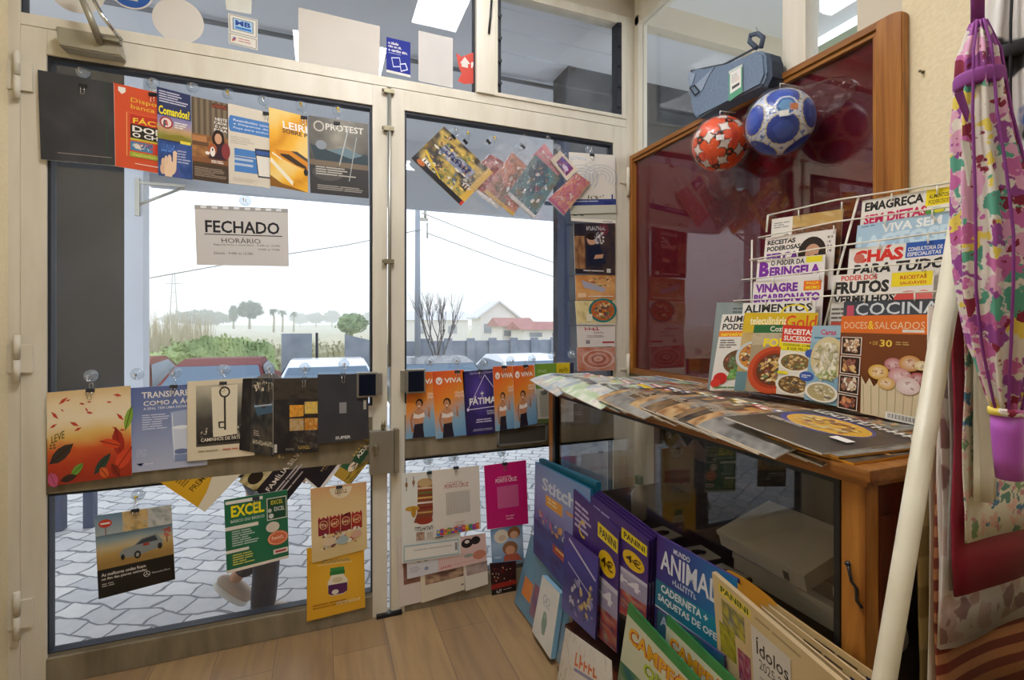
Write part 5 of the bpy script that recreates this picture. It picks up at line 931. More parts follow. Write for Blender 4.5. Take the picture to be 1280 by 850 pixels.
a.dash(.08, .42, .6, .45, 1, 'A8B0D8', 2).p([(.2, .55), (.55, .50), (.62, .76), (.28, .82)], 'D8DCF0').p([(.23, .57), (.53, .53), (.59, .74), (.30, .79)], '24308A').p([(.55, .68), (.8, .62), (.9, .8), (.6, .9)], 'D8DCF0').p([(.58, .70), (.78, .66), (.85, .79), (.62, .86)], '24308A').r(0, .93, 1, 1, 'D8D4CC')
stick('blue_sticker', [(483, 46), (513, 53), (513, 97), (483, 90)], a, 'blue sticker with white words and a hand holding a card')
a = A('C8C5BE'); a.noise(0, 0, 1, 1, ('C4C0BA', 'CECAC4'), 2, 7, 6, 6); stick('paper_sheet', [(523, 38), (566, 48), (566, 110), (523, 101)], a, 'narrow blank pale sheet on the transom between blue and red stickers', 'paper')
P = [win(*p, D + .0245) for p in ((570, 66), (577, 71), (587, 67), (597, 64), (597, 104), (580, 105), (572, 101), (577, 92), (573, 82))]
t = thing('house_sticker', 'red ragged sticker with a white house shape on the transom', 'sticker', P[0])
bm = B(); prism(bm, [p - P[0] for p in P], (0, .0006, 0)); obj('sticker_backing', bm, mat('sticker_red', 'C8412E', .5), t)
bm = B(); Q = [win(*p, D + .0238) - P[0] for p in ((575, 79), (581, 71), (588, 80), (585, 80), (585, 85), (577, 83), (577, 79))]; prism(bm, Q, (0, .0004, 0)); obj('house_mark', bm, M['offwhite'], t)
a = A('C8412E'); a.t('P', .1, .05, .9, .95, WH, .05); Q = [win(*p, D + .0238) - P[0] for p in ((588.5, 77), (594, 78), (594, 86), (588.5, 85))]; sheet('letter_print', Q, a, parent=t, th=.0001)
# ------------------------------------------------------------------ display cabinet
X0, X1, Y0, Y1, ZT = .857, 1.412, .557, 1.80, .93
t = thing('display_cabinet', 'honey wood glass display cabinet with magazines on top', 'cabinet', ((X0 + X1) / 2, (Y0 + Y1) / 2, 0))
def part(n, bm, m, p=t, **k): bmesh.ops.translate(bm, verts=bm.verts, vec=-p.location if p.parent is None else -t.location); return obj(n, bm, m, p, **k)
bm = B(); box(bm, X0 - .022, X1, Y0 - .022, Y1 + .022, ZT - .022, ZT, .006); box(bm, X0 - .010, X1, Y0 - .010, Y1 + .010, ZT - .034, ZT - .022, .004); part('cabinet_top', bm, M['wood_x'])
bm = B(); box(bm, X0, X0 + .03, Y0 + .04, Y1 - .04, .895, ZT - .034); part('front_rail', bm, M['wood_x'])
bm = B(); box(bm, X0, X0 + .03, Y0 + .04, Y1 - .04, .0, .12); box(bm, X0 + .03, X1, Y0 + .0, Y0 + .03, 0, .12); part('plinth', bm, M['wood_dark'])
for y0, y1 in ((Y0, Y0 + .042), (Y1 - .042, Y1)):
    bm = B(); box(bm, X0, X0 + .035, y0, y1, 0, ZT - .034, .003); part('corner_post', bm, M['wood']); bm = B(); box(bm, X1 - .04, X1, y0, y1, 0, ZT - .034, .003); part('corner_post', bm, M['wood_dark'])
bm = B(); box(bm, X0 + .035, X1 - .04, Y0, Y0 + .03, .84, ZT - .034); box(bm, X0 + .035, X0 + .075, Y0 - .004, Y0 + .026, .12, .84, .004); box(bm, X1 - .09, X1 - .04, Y0 - .004, Y0 + .026, .12, .84, .004); box(bm, X0 + .075, X1 - .09, Y0 - .004, Y0 + .026, .80, .84, .003); e_ = part('end_door', bm, M['wood_dark'])
bm = B(); box(bm, X0 + .075, X1 - .09, Y0 + .008, Y0 + .012, .12, .80); part('end_glass', bm, M['glass_case'], e_)
bm = B(); box(bm, X0 + .008, X0 + .012, Y0 + .042, Y1 - .042, .12, .895); part('front_glass', bm, M['glass_case'])
bm = B(); ya, yb = Y0 + .042, Y1 - .042
box(bm, X0 - .003, X0 + .016, ya, yb, .886, .896); box(bm, X0 - .003, X0 + .016, ya, ya + .011, .12, .886); box(bm, X0 - .003, X0 + .016, yb - .02, yb, .12, .886); part('black_channel', bm, M['black'])
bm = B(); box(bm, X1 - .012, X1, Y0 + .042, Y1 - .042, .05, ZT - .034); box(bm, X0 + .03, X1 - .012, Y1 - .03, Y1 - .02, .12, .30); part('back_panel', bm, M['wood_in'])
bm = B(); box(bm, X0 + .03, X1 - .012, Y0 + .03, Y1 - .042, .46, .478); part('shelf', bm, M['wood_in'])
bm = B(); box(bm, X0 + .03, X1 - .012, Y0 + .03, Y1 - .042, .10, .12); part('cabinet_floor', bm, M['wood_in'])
c = wal(1067, 730, X0 - .002); bm = B(); tube(bm, [c + Vector((0, .010, .03)), c + Vector((-.006, .004, .024)), c + Vector((-.006, .0, .006)), c + Vector((-.002, -.006, -.004)), c + Vector((-.004, -.008, -.024)), c + Vector((0, -.014, -.034))], .0028, 6); bmesh.ops.create_uvsphere(bm, u_segments=8, v_segments=6, radius=.005, matrix=Matrix.Translation(c + Vector((0, .010, .03)))); part('iron_latch', bm, M['black'])
# things kept inside the cabinet
cream_b = mat('cream_carton', 'D8D2C4', .6); brown_b = mat('brown_carton', rough=.8, nodes=noisy('8A6A48', '9A7A56', 6)); darkb = mat('dark_carton', '4A4038', .7)
def carton(p, sx, sy, sz, m, label, name='carton', rz=0, rx=0, ry=0, lid=True):
    t = thing(name, label, 'box', p, rz); t.rotation_euler = (rx, ry, rz)
    bm = B(); box(bm, -sx / 2, sx / 2, -sy / 2, sy / 2, 0, sz * (.72 if lid else 1), .002); obj('box_body', bm, m, t)
    if lid: bm = B(); box(bm, -sx / 2 - .003, sx / 2 + .003, -sy / 2 - .003, sy / 2 + .003, sz * .72, sz, .002); obj('box_lid', bm, m, t)
    return t
S_ = .4785
carton((1.18, .90, S_), .22, .30, .055, cream_b, 'flat cream carton lowest of the stack inside the cabinet'); carton((1.19, .90, S_ + .056), .20, .28, .04, darkb, 'thin dark carton inside the cabinet, between the cream ones')
t_ = carton((1.13, .93, S_ + .105), .20, .26, .045, cream_b, 'pale carton tilted on top of the stack inside the cabinet', ry=-.28)
bm = B(); box(bm, -.104, -.1035, -.09, -.075, .008, .03); obj('barcode', bm, M['black'], t_)
carton((1.16, 1.02, .1205), .30, .30, .22, brown_b, 'brown cardboard carton under the shelf of the cabinet', lid=False)
t_ = thing('round_dish', 'white round dish leaning inside the cabinet by the corner post', 'dish', (1.10, .70, S_)); bm = B(); lathe(bm, [(.01, .002), (.05, .0), (.075, .012), (.077, .014), (.05, .005), (.01, .006)], 28, Matrix.Translation((0, 0, .076)) @ Matrix.Rotation(1.35, 4, 'Y') @ Matrix.Rotation(math.pi, 4, 'X')); obj('dish_plate', bm, M['white'], t_, smooth=True)
bm = B(); lathe(bm, [(.03, 0), (.03, .006)], 16); obj('dish_foot', bm, M['white'], t_)
for i, (x, y, r_) in enumerate(((1.02, 1.30, .1), (1.03, 1.15, -.05), (1.01, 1.03, .12))):
    t_ = thing('framed_badge', ('framed silver badge lying on the cabinet shelf farthest from the cartons', 'framed silver badge lying in the middle of the three on the cabinet shelf', 'framed silver badge lying on the cabinet shelf nearest the cartons')[i], 'badge', (x, y, S_), r_, 'framed badges in the cabinet')
    bm = B(); box(bm, -.06, .06, -.05, .05, 0, .012, .002); obj('badge_frame', bm, darkb, t_); bm = B(); box(bm, -.05, .05, -.042, .042, .0121, .015); obj('badge_mat', bm, cream_b, t_)
    bm = B(); lathe(bm, [(.022, .0151), (.022, .018), (.012, .021)], 18, Matrix.Diagonal((1.4, .8, 1, 1))); obj('badge_medal', bm, M['chrome'], t_)
t_ = thing('spray_bottle', 'clear bottle with green cap on the cabinet shelf', 'bottle', (1.05, 1.46, S_)); bm = B(); lathe(bm, [(.026, 0), (.028, .01), (.028, .09), (.012, .115), (.012, .125)], 18); obj('bottle_body', bm, mat('pale_liquid', 'C8BCA8', .2), t_); bm = B(); lathe(bm, [(.014, .125), (.014, .150), (.012, .152)], 14); obj('bottle_cap', bm, mat('cap_green', '3A7A4A', .4), t_)

# ------------------------------------------------------------------ board on the wall, balls, pencil case
YB0, YB1, ZB0, ZB1 = .805, 2.006, .932, 1.982
t = thing('display_board', 'wood framed red felt display board behind glass on the wall', 'display board', (XW, 1.4, ZB0))
def bpart(n, bm, m, **k): bmesh.ops.translate(bm, verts=bm.verts, vec=-t.location); return obj(n, bm, m, t, **k)
bm = B(); box(bm, XW - .008, XW - .001, YB0 + .02, YB1 - .01, ZB0, ZB1 - .01); bpart('felt_panel', bm, M['red'])
bm = B(); box(bm, XW - .016, XW - .012, YB0 + .07, YB1 - .018, ZB0 + .02, ZB1 - .03); bpart('board_glass', bm, M['glass_board'])
bm = B(); box(bm, XW - .034, XW - .0005, YB0 + .03, YB1, ZB1 - .020, ZB1, .003); box(bm, XW - .026, XW - .0005, YB0 + .05, YB1 - .012, ZB1 - .034, ZB1 - .020, .003); bpart('top_rail', bm, M['wood_x'])
bm = B(); box(bm, XW - .034, XW - .0005, YB1 - .022, YB1, ZB0, ZB1 - .020, .003); bpart('side_stile', bm, M['wood'])
bm = B(); box(bm, XW - .026, XW - .0005, YB0 + .066, YB0 + .082, ZB0, ZB1 - .034, .003); bpart('inner_bead', bm, M['wood'])
bm = B(); pts = [(XW - .04, YB0, ZB0), (XW - .04, YB0 + .066, ZB0), (XW - .04, YB0 + .066, ZB1 - .010), (XW - .04, YB0 + .05, ZB1 - .004), (XW - .04, YB0 + .02, ZB1 - .004), (XW - .04, YB0, ZB1 - .012)]; prism(bm, pts, (.027, 0, 0)); bmesh.ops.bevel(bm, geom=bm.edges[:], offset=.003, segments=2, affect='EDGES'); bpart('wide_stile', bm, M['wood'])
bm = B(); box(bm, XW - .03, XW - .0005, YB0 + .066, YB1 - .022, ZB0, ZB0 + .025, .003); bpart('bottom_rail', bm, M['wood_x'])
ICO = [Vector(v).normalized() for a in (1, -1) for b in (1.618, -1.618) for v in ((0, a, b), (a, b, 0), (b, 0, a))]
FAC = [(a + b + c).normalized() for i, a in enumerate(ICO) for j, b in enumerate(ICO) for k, c in enumerate(ICO) if i < j < k and abs((a - b).length - 1.0515) < .01 and abs((b - c).length - 1.0515) < .01 and abs((a - c).length - 1.0515) < .01]
def painted_ball(name, r_, fn, parent):
    bm = B(); bmesh.ops.create_icosphere(bm, subdivisions=6, radius=r_); me = bpy.data.meshes.new(name); bm.to_mesh(me); bm.free(); at_ = me.color_attributes.new('ink', 'FLOAT_COLOR', 'POINT')
    at_.data.foreach_set('color', [x for v in me.vertices for x in (*hx(fn(v.co.normalized())), 1)])
    for p in me.polygons: p.use_smooth = True
    return link(name, me, M['gloss'], parent)
def f_or(d):
    n = max(ICO, key=lambda i: d.dot(i)); a = d.angle(n); fc = max(FAC, key=lambda i: d.dot(i)); e = (fc - n * fc.dot(n)).normalized(); pr = d - n * d.dot(n); q = pr.normalized().dot(e) if pr.length > 1e-4 else 1
    b = d.angle(fc)
    if b < .15: return '241A16' if b > .06 else 'D8503A'
    w_ = a / (.25 + .36 * max(0, (q - .80) / .20))          # five pointed star with its points at the faces
    if w_ < .92: return 'E8572A' if fbm(d.x * 3 + 3, d.y * 3, 2) > .38 else 'D24420'
    if w_ < 1.02: return '3A1E16'
    return 'E6DCD4'
def f_bl(d):
    ax = Vector((-.82, -.06, .12)).normalized(); k = d.angle(ax)
    if k < .33:
        if (d - ax).length < .33 and d.y - ax.y < -.10 and abs(d.z - ax.z + .06) < .09: return 'C8733A'
        return '6E9CC8' if k < .20 else ('3A68A8' if k < .27 else 'D8DCE4')
    n = max(ICO, key=lambda i: d.dot(i)); a = d.angle(n)
    if a < .47: return '2A45A2' if a > .16 + .2 * fbm(d.x * 4, d.z * 4, 1) else '3E5CB8'
    if a < .50: return 'D8C880'
    fc = max(FAC, key=lambda i: d.dot(i)); b_ = d.angle(fc)
    return '5A78B8' if b_ < .05 or abs(math.sin(d.z * 22 + d.x * 9)) < .22 else 'D4D8E2'
def ball(u, v, px, fn, label, seed, tail):
    x = XW - .132; c = wal(u, v, x); tt = c.length / math.sqrt(1 + 0) ; dz_ = ray(u, v); r_ = px * (x / dz_.x) / F
    t = thing('football', label, 'ball', c, .4 * seed, 'bagged balls hung on the display board'); painted_ball('ball_skin', r_, fn, t)
    bm = B(); bmesh.ops.create_icosphere(bm, subdivisions=4, radius=r_ * 1.07)
    rot = Matrix.Rotation(-.4 * seed, 3, 'Z'); td = rot @ tail.normalized()
    for v_ in bm.verts:
        d = v_.co.normalized(); k = 1 + .05 * mn.noise(d * 5 + Vector((seed, 0, 0))) + .02 * mn.noise(d * 16); q = max(0, d.dot(td)); k += 1.0 * q ** 14; v_.co *= k
    obj('plastic_bag', bm, M['plastic'], t, smooth=True)
    bm = B(); d = rot @ Vector((-.6, -.62, -.1)).normalized(); z_ = Vector((0, 0, 1)); sx = z_.cross(d).normalized(); sy = d.cross(sx); Mx = frame_to(sx, sy, d, d * r_ * 1.075); box(bm, -.012, .012, -.008, .008, 0, .0006, M=Mx); obj('price_tag', bm, M['white'], t)
    bm = B(); tube(bm, [Vector((0, 0, r_ * 1.05)), Vector((.0, 0, r_ * 1.25)), Vector((XW - .03 - c.x, 0, r_ * 1.45)) if False else rot @ Vector((.07, .0, r_ * 1.3))], .0016, 5); obj('hanging_string', bm, M['white'], t)
ball(900, 180, 33, f_or, 'orange and white ball in a clear bag hung on the red board', 1, Vector((.1, .1, -.6)))
ball(975, 153, 39, f_bl, 'blue and white ball with a crest in a clear bag hung on the red board', 2, Vector((.5, -.9, .35)))
dnm = mat('blue_denim', rough=.8, nodes=noisy('66788F', '74869C', 120, bm=.15, dist=.001)); dnm2 = mat('light_denim', rough=.8, nodes=noisy('8796AA', '94A2B4', 120))
xb = 1.33; O_ = wal(905, 110, xb)
t = thing('pencil_case', 'grey blue denim bag with a price label hung above the balls', 'bag', O_)
W = lambda u, v, x=xb: wal(u, v, x) - O_
pl = [W(858, 95), (W(866, 86)), W(905, 84), W(946, 62), W(955, 66), W(957, 92), W(951, 107), W(905, 128), W(871, 148), W(865, 143)]
bm = B(); prism(bm, pl, (.075, 0, 0)); bmesh.ops.bevel(bm, geom=bm.edges[:], offset=.008, segments=3, affect='EDGES'); bmesh.ops.triangulate(bm, faces=bm.faces[:]); obj('bag_body', bm, dnm, t)
bm = B(); q = [W(958, 66, xb), W(961, 75), W(962, 95), W(956, 108), W(951, 107), W(957, 92), W(955, 66)]; prism(bm, [p + Vector((.012, 0, 0)) for p in q], (.05, 0, 0)); obj('bag_end', bm, mat('dark_denim_end', '3A4658', .8), t)
bm = B(); tube(bm, [W(864, 90, xb + .03) + Vector((0, 0, .003)), W(905, 82, xb + .03) + Vector((0, 0, .004)), W(948, 58, xb + .03)], .004, 6); z_ = obj('zipper', bm, mat('zip_dark', '3A4048', .5), t)
bm = B(); tube(bm, [W(946, 60, xb + .03), W(937, 52, xb + .03), W(938, 44, xb + .03), W(947, 42, xb + .03), W(954, 47, xb + .03), W(951, 60, xb + .03)], .008, 8); obj('hanging_loop', bm, mat('strap', '4A5668', .8), t)
bm = B(); prism(bm, [W(860, 90, xb - .003), W(869, 92, xb - .003), W(865, 106, xb - .003), W(862, 107, xb - .003)], (.004, 0, 0)); obj('side_tab', bm, dnm2, t)
bm = B(); P = [W(862, 110, xb - .006), W(868, 107, xb - .006), W(874, 115, xb - .006), W(869, 119, xb - .006)]; tube(bm, P, .003, 6, closed=True); obj('buckle', bm, M['black'], t)
bm = B(); prism(bm, [W(869, 106, xb - .003), W(893, 84, xb - .003), W(886, 94, xb - .003), W(877, 114, xb - .003)], (.004, 0, 0)); obj('strap_flap', bm, dnm2, t)
a = A('E8E6E0'); a.r(0, .78, 1, 1, '5AA080').r(0, 0, .1, 1, '5AA080').r(.9, 0, 1, 1, '5AA080').r(0, 0, 1, .1, 'C8D0C8').dash(.2, .2, .8, .5, 4, 'B8B4AC', 3).r(.25, .58, .8, .68, '4A4A4A').r(.5, .36, .78, .5, 'E0D0C8')
sheet('price_label', [W(911, 89, xb - .006), W(928, 80, xb - .006), W(928, 115, xb - .006), W(911, 127, xb - .006)], a, parent=t, th=.001)
bm = B(); tube(bm, [W(947, 44, xb + .03), W(946, 36, xb + .05), W(945, 34, xb + .085)], .002, 6); obj('wall_hook', bm, M['chrome'], t)

# ------------------------------------------------------------------ magazines lying on the cabinet, shingled towards the aisle
def lying(x, yn, z, rot, wd, hg, slope, art, label, group=None, th=.0034, edge='D8D4CA', droop=.0):
    """near edge at yn, height hg runs away from the aisle; top face slopes up with y"""
    ct, st = math.cos(rot), math.sin(rot)
    def P(a_, b_):                      # a_ along -y (reading right), b_ down the page (towards the aisle)
        lx, ly = hg / 2 - b_ * hg, wd - a_ * wd
        X_ = x + lx * ct - (ly - wd / 2) * st; Y_ = yn + wd / 2 + lx * st + (ly - wd / 2) * ct
        return (X_, Y_, z + slope * ly)
    bend = (lambda a_, b_: -droop * max(0, (b_ - .70) / .30) ** 2 + .006 * math.exp(-((b_ - .62) / .12) ** 2) * (1 - a_)) if droop else None
    return sheet('magazine', [P(0, 0), P(1, 0), P(1, 1), P(0, 1)], art, label, 'magazine', group, th=th, bend=bend, edge=edge)
def a_news(seed, cols, light=True):
    a = A(cols[0]); r = random.Random(seed); a.noise(0, 0, 1, 1, cols, 9, seed, 16, 16)
    for _ in range(12):
        x, y, w_, h_ = r.uniform(0, .6), r.uniform(0, .5), r.uniform(.15, .4), r.uniform(.03, .14); a.r(x, y, x + w_, min(.70, y + h_), r.choice(['E8C83A', '3A7A4A', 'C84A3A', '4A7AB0', 'F0ECE4', '2A2A30', 'E08A4A', 'A8C080'] if light else ['5A4A3A', 'B88A4A', '2A2624', '8A3A2A', 'C8B898']))
    a.blobs(.3, .15, .98, .7, 44, .02, .08, ['E0B060', 'C84A3A', '6A9A4A', 'F0E4C8', '3A5A8A', 'A85A3A'] if light else ['C8923A', '7A3A22', 'E0C080', '2A1C16', 'A86A34', '5A6A34', 'D8B070'], seed)
    a.dash(.05, .55, .6, .7, 5, '6A6864' if light else 'B8AC98', seed).r(.06, .03, .8, .13, r.choice(['C83A3A', '3A5AA0', '2A7A4A', 'E0B83A'])).dash(.08, .05, .75, .12, 1, WH, seed, .8); return a
FR = 'magazines fanned along the aisle edge of the cabinet top'
NEWS = [['E4E0D8', 'C8D0B8', 'B0B8C0', 'E8E4DC'], ['DEDAD2', '8AA0B0', 'C8B8A0', 'E0D8D0'], ['D8D4CC', 'A8C090', 'E0DCD0', 'C0A8A0'], ['5A6A80', 'A8B0B8', 'D8D4C8', 'C8A888']]
DARK = [['2A2420', '5A4634', '8A7050', 'B89A70'], ['1E1C1C', '3A342E', '6A5A48', '8A8078'], ['4A3424', '8A5E38', 'C8A878', '3A2A1E'], ['3A3A3C', '6A6864', '9A968E', '2A2A2A']]
FL = ['pale magazine in the fan along the aisle edge, %s from the shop window' % o for o in ('first', 'second', 'third', 'fourth', 'fifth', 'sixth', 'seventh', 'eighth', 'ninth')]
sl = .10; r = random.Random(12); yn = 1.60
for i in range(34):
    step = (.055 if i < 8 else .034); 
    if i: yn -= step
    z = ZT + .0046 + (.001 if i else 0)
    news = i < 9
    if yn < .60: break
    lab = FL[i] if i < len(FL) else None; cols = (NEWS if news else DARK)[i % 4]
    last = i
    lying((.935 if news else .955) + r.uniform(-.028, .028), yn, z, r.uniform(-.04, .04), .21 if not news else .25, .275, sl, a_news(30 + i, cols, news), lab or 'dark magazine in the fan along the aisle edge, mostly covered by others', FR, th=.0030, edge=r.choice(['D8D4CA', 'C8C2B4', '9A9488', 'E0DCD4']), droop=.020 if news else .016)
a = A('2E2C2C'); a.noise(0, 0, 1, 1, ('262424', '3A3836', '4A4844'), 3, 4, 10, 10); a.e(.42, .38, .40, .26, '2A3A8A', 30).e(.44, .38, .36, .22, 'D8A83A', 30); a.blobs(.12, .20, .76, .56, 70, .02, .06, ['E0B040', 'C88A2A', 'F0D068', '8A4A1A', 'D8C080'], 4, .7, True); a.q(.05, .04, .95, .15, 'E8E4DC', .02).r(.74, .60, .9, .68, WH).dash(.1, .62, .6, .69, 2, 'B8B0A0', 3)
lying(.965, .60, ZT + .0135, -.03, .23, .29, .10, a, 'dark magazine with a yellow plate of food, uppermost at the aisle corner', None, .003, droop=.0)
for i, (yn, z, e, lb) in enumerate(((.565, ZT + .0045, 'C88A28', 'lowest dark magazine with an orange edge at the cabinet corner'), (.58, ZT + .0105, 'B8802A', 'second lowest dark magazine with an orange edge at the cabinet corner'))): lying(.98, yn, z, .0 - .05 * i, .22, .28, .012, a_news(70 + i, DARK[3 if i else 1], False), lb, th=.004, edge=e)
BK_ = 'magazines lying behind the fan against the red board'
for i, (y_, lb) in enumerate(((1.56, 'magazine lying at the back corner by the window frame'), (1.46, 'second magazine from the window frame against the red board'), (1.36, 'third magazine from the window frame against the red board'), (1.26, 'fourth magazine from the window frame against the red board'))):
    lying(1.255, y_, ZT + .005, r.uniform(-.08, .08), .24, .27, .02, a_news(90 + i, NEWS[i % 4] if i < 3 else DARK[2], i < 3), lb, BK_, th=.0018)
for i, y_ in enumerate((1.13, .98, .84, .70)):
    lying(1.245, y_, ZT + .004, r.uniform(-.04, .04), .22, .26, .012, a_news(110 + i, DARK[i % 4], False), 'brown magazine lying under the standing cookery magazines, mostly hidden', 'magazines under the standing ones', th=.003)

# ------------------------------------------------------------------ wire rack and cookery magazines
RA, RB = Vector((1.315, .79, 0)), Vector((1.215, 1.26, 0)); RD = (RB - RA).normalized(); RN = Vector((-RD.y, RD.x, 0)); RN = RN if RN.x > 0 else -RN
def rk(u, v, off=0):
    d = ray(u, v); s = ((RA + RN * off).dot(RN)) / d.dot(RN); return Vector((0, 0, H)) + d * s
def rmag(q, off, a, label, group=None, th=.003): return sheet('magazine', [rk(u, v, off) for u, v in q], a, label, 'magazine', group, th=th)
RG = 'cookery magazines standing in the wire rack'
a = A('E8E2D8'); a.t('EMAGREÇA', .04, .04, .68, .20, BK, .04).t('SEM DIETAS', .04, .22, .72, .36, 'C81E5A', .04).r(.70, .01, .95, .24, 'F0D81C').t('ALIMENTOS', .73, .08, .92, .14, BK, .02).t('PODEROSOS', .73, .16, .92, .22, '6A5A10', .02).e(.80, .32, .10, .05, '5A9A3A').e(.84, .32, .05, .035, 'D8D030').dash(.05, .6, .6, .7, 2, 'B8B0A8', 2)
rmag([(1078, 251), (1198, 230), (1190, 320), (1070, 338)], .062, a, 'white magazine titled EMAGREÇA, top of the rack beside the ivory pole', RG)
a = A('A8C8DC'); a.noise(0, 0, 1, 1, ('A0C0D8', 'B4D0E0'), 2, 3, 6, 6); a.t('VIVA SEM', .28, .04, .88, .18, 'F0F2F0', .03).t('LACTOSE', .02, .19, .98, .44, 'CCE2EE', .05).dash(.05, .03, .2, .06, 1, '5A7A90', 2)
rmag([(1072, 282), (1195, 262), (1188, 345), (1064, 360)], .046, a, 'pale blue magazine titled VIVA SEM LACTOSE, second tier by the ivory pole', RG)
a = A('E8E2DA'); a.t('CHÁS', .06, .0, .58, .23, 'D83028', .05).t('PARA TUDO', .06, .25, .98, .41, '2A2A2A', .04, .1).r(.60, .0, .96, .22, '2A5AB0').t('CONSULTORIA DE', .62, .07, .94, .13, WH, .02).t('ESPECIALISTAS', .62, .145, .93, .20, WH, .02).e(.12, .16, .06, .07, 'C86A5A')
rmag([(1062, 311), (1188, 298), (1180, 385), (1054, 395)], .030, a, 'white magazine titled CHÁS PARA TUDO, third tier of the rack', RG)
a = A('E6E0D8'); a.t('PODER DOS', .10, .02, .48, .09, 'D83830', .03).t('FRUTOS', .03, .10, .60, .27, '2A2A2A', .05).t('VERMELHOS', .03, .285, .66, .41, '2A2A2A', .045).r(.62, .02, .99, .21, 'F0D82A').t('RECEITAS', .70, .065, .94, .115, 'C83A2A', .02).t('SAUDÁVEIS', .70, .135, .94, .185, 'C83A2A', .02).e(.78, .38, .13, .11, 'D8504A').e(.92, .36, .08, .09, 'E0706A')
rmag([(1041, 344), (1168, 336), (1162, 430), (1034, 435)], .014, a, 'white magazine titled FRUTOS VERMELHOS, fourth tier of the rack', RG)
a = A('D0CCC4'); a.dash(.1, .06, .9, .5, 10, '6A6460', 3).r(.1, .2, .7, .23, 'C84A3A').noise(0, .6, 1, 1, ('8A6A4A', 'C8A070', '4A3A30'), 4, 3, 8, 8)
rmag([(1036, 378), (1078, 377), (1072, 500), (1030, 500)], .004, a, 'white magazine with small print half hidden behind the orange and brown one', RG)
a = A('3A3E46'); a.noise(0, 0, 1, 1, ('32363E', '464A52', '3A3A40'), 3, 3, 8, 8); a.t('COCINA', .14, .02, .98, .14, 'D8DCE0', .01).r(.04, .04, .12, .14, 'C8506A').dash(.2, .18, .9, .22, 1, 'A8ACB0', 2)
rmag([(1055, 377), (1178, 373), (1172, 500), (1048, 505)], -.003, a, 'dark slate magazine titled COCINA, lowest tier behind the orange and brown one', RG)
a = A('C8B090'); a.r(0, 0, .32, 1, 'E4DED4').noise(.32, .0, 1, .25, ('D8C090', 'B8904A', 'E0D0A8'), 3, 3, 8, 4).noise(.32, .22, 1, 1, ('2A1E18', '5A3A28', '8A5A3A', '3A2A20'), 8, 5, 16, 16).dash(.04, .08, .28, .2, 3, '9A9690', 2).ring(.12, .40, .07, .07, .015, '5A4A40').ring(.24, .38, .07, .07, .015, '5A4A40').blobs(.34, .25, .98, .6, 50, .02, .04, ['6A4228', '3A2418', '8A5A38'], 3)
rmag([(965, 274), (1054, 261), (1049, 330), (961, 342)], .062, a, 'brown coffee bean magazine on the top tier of the rack', RG)
a = A('E6DED6'); a.t('RECEITAS', .04, .06, .46, .14, '2A2A2A', .04).t('PODEROSAS', .04, .165, .54, .245, '2A2A2A', .04).t('PERCA', .04, .28, .52, .44, '6A2A8A', .05).q(.04, .70, .5, .9, '6A2A8A', .04)
a.e(.70, .34, .19, .26, '2A1E1C').e(.71, .44, .13, .24, 'C8987A').e(.84, .46, .06, .2, '2A1E1C').p([(.56, .62), (.58, .3), (.62, .25), (.6, .62)], '2A1E1C').e(.66, .40, .025, .018, '2A1A18', 8).e(.76, .39, .025, .018, '2A1A18', 8).p([(.52, .72), (.62, .64), (.82, .64), (.94, .78), (.94, 1), (.5, 1)], 'A85A4A').dash(.90, .1, .97, .4, 4, '8A8480', 2)
rmag([(957, 297), (1045, 286), (1040, 362), (951, 372)], .046, a, 'white magazine with a dark haired woman on its cover, second tier', RG)
a = A('E6DED8'); a.t('O PODER DA', .22, .03, .72, .11, '2A2A2A', .03).t('B', .04, .04, .20, .28, '7A2A9A', .06).t('ERINGELA', .21, .13, .94, .28, '7A2A9A', .05).r(.74, .01, .96, .10, 'E8D82A').e(.3, .5, .14, .08, '6A8A3A').e(.5, .52, .2, .1, '5A2A6A')
rmag([(947, 325), (1032, 318), (1027, 400), (941, 405)], .030, a, 'white magazine with purple title BERINGELA, third tier', RG)
a = A('E6DED8'); a.t('VINAGRE', .04, .04, .66, .165, '7A2A9A', .05).t('BICARBONATO', .02, .185, .96, .30, '7A2A9A', .05).r(.74, .03, .97, .16, 'E8702A').t('FAÇA', .78, .045, .94, .085, 'F2E02A', .02).t('MESMO', .77, .10, .95, .145, 'F2E02A', .02).dash(.1, .48, .8, .56, 2, '6A5A70', 4)
rmag([(942, 352), (1030, 347), (1025, 440), (937, 440)], .014, a, 'white magazine with purple title VINAGRE, fourth tier', RG)
ST = 'cookery magazines standing on the cabinet in front of the wire rack'
a = A('8A9494'); a.noise(0, 0, 1, 1, ('7A8686', '98A2A0'), 2, 3, 6, 6); a.dash(.5, .06, .9, .14, 2, '5A6464', 3)
rmag([(896, 378), (940, 378), (925, 486), (884, 487)], -.002, a, 'plain grey magazine standing farthest towards the window', ST)
a = A('E6E2DA'); a.t('ALIMENTOS', .03, .02, .96, .11, '2A2A2A', .03).t('PODEROSOS', .03, .14, .96, .22, '2A2A2A', .03).ring(.74, .12, .18, .09, .03, 'E8D030', 24, 180, 360).r(.3, .3, .9, .9, 'B8C890')
rmag([(929, 379), (1020, 376), (1012, 490), (918, 490)], -.006, a, 'white magazine titled ALIMENTOS behind the yellow topped one', ST)
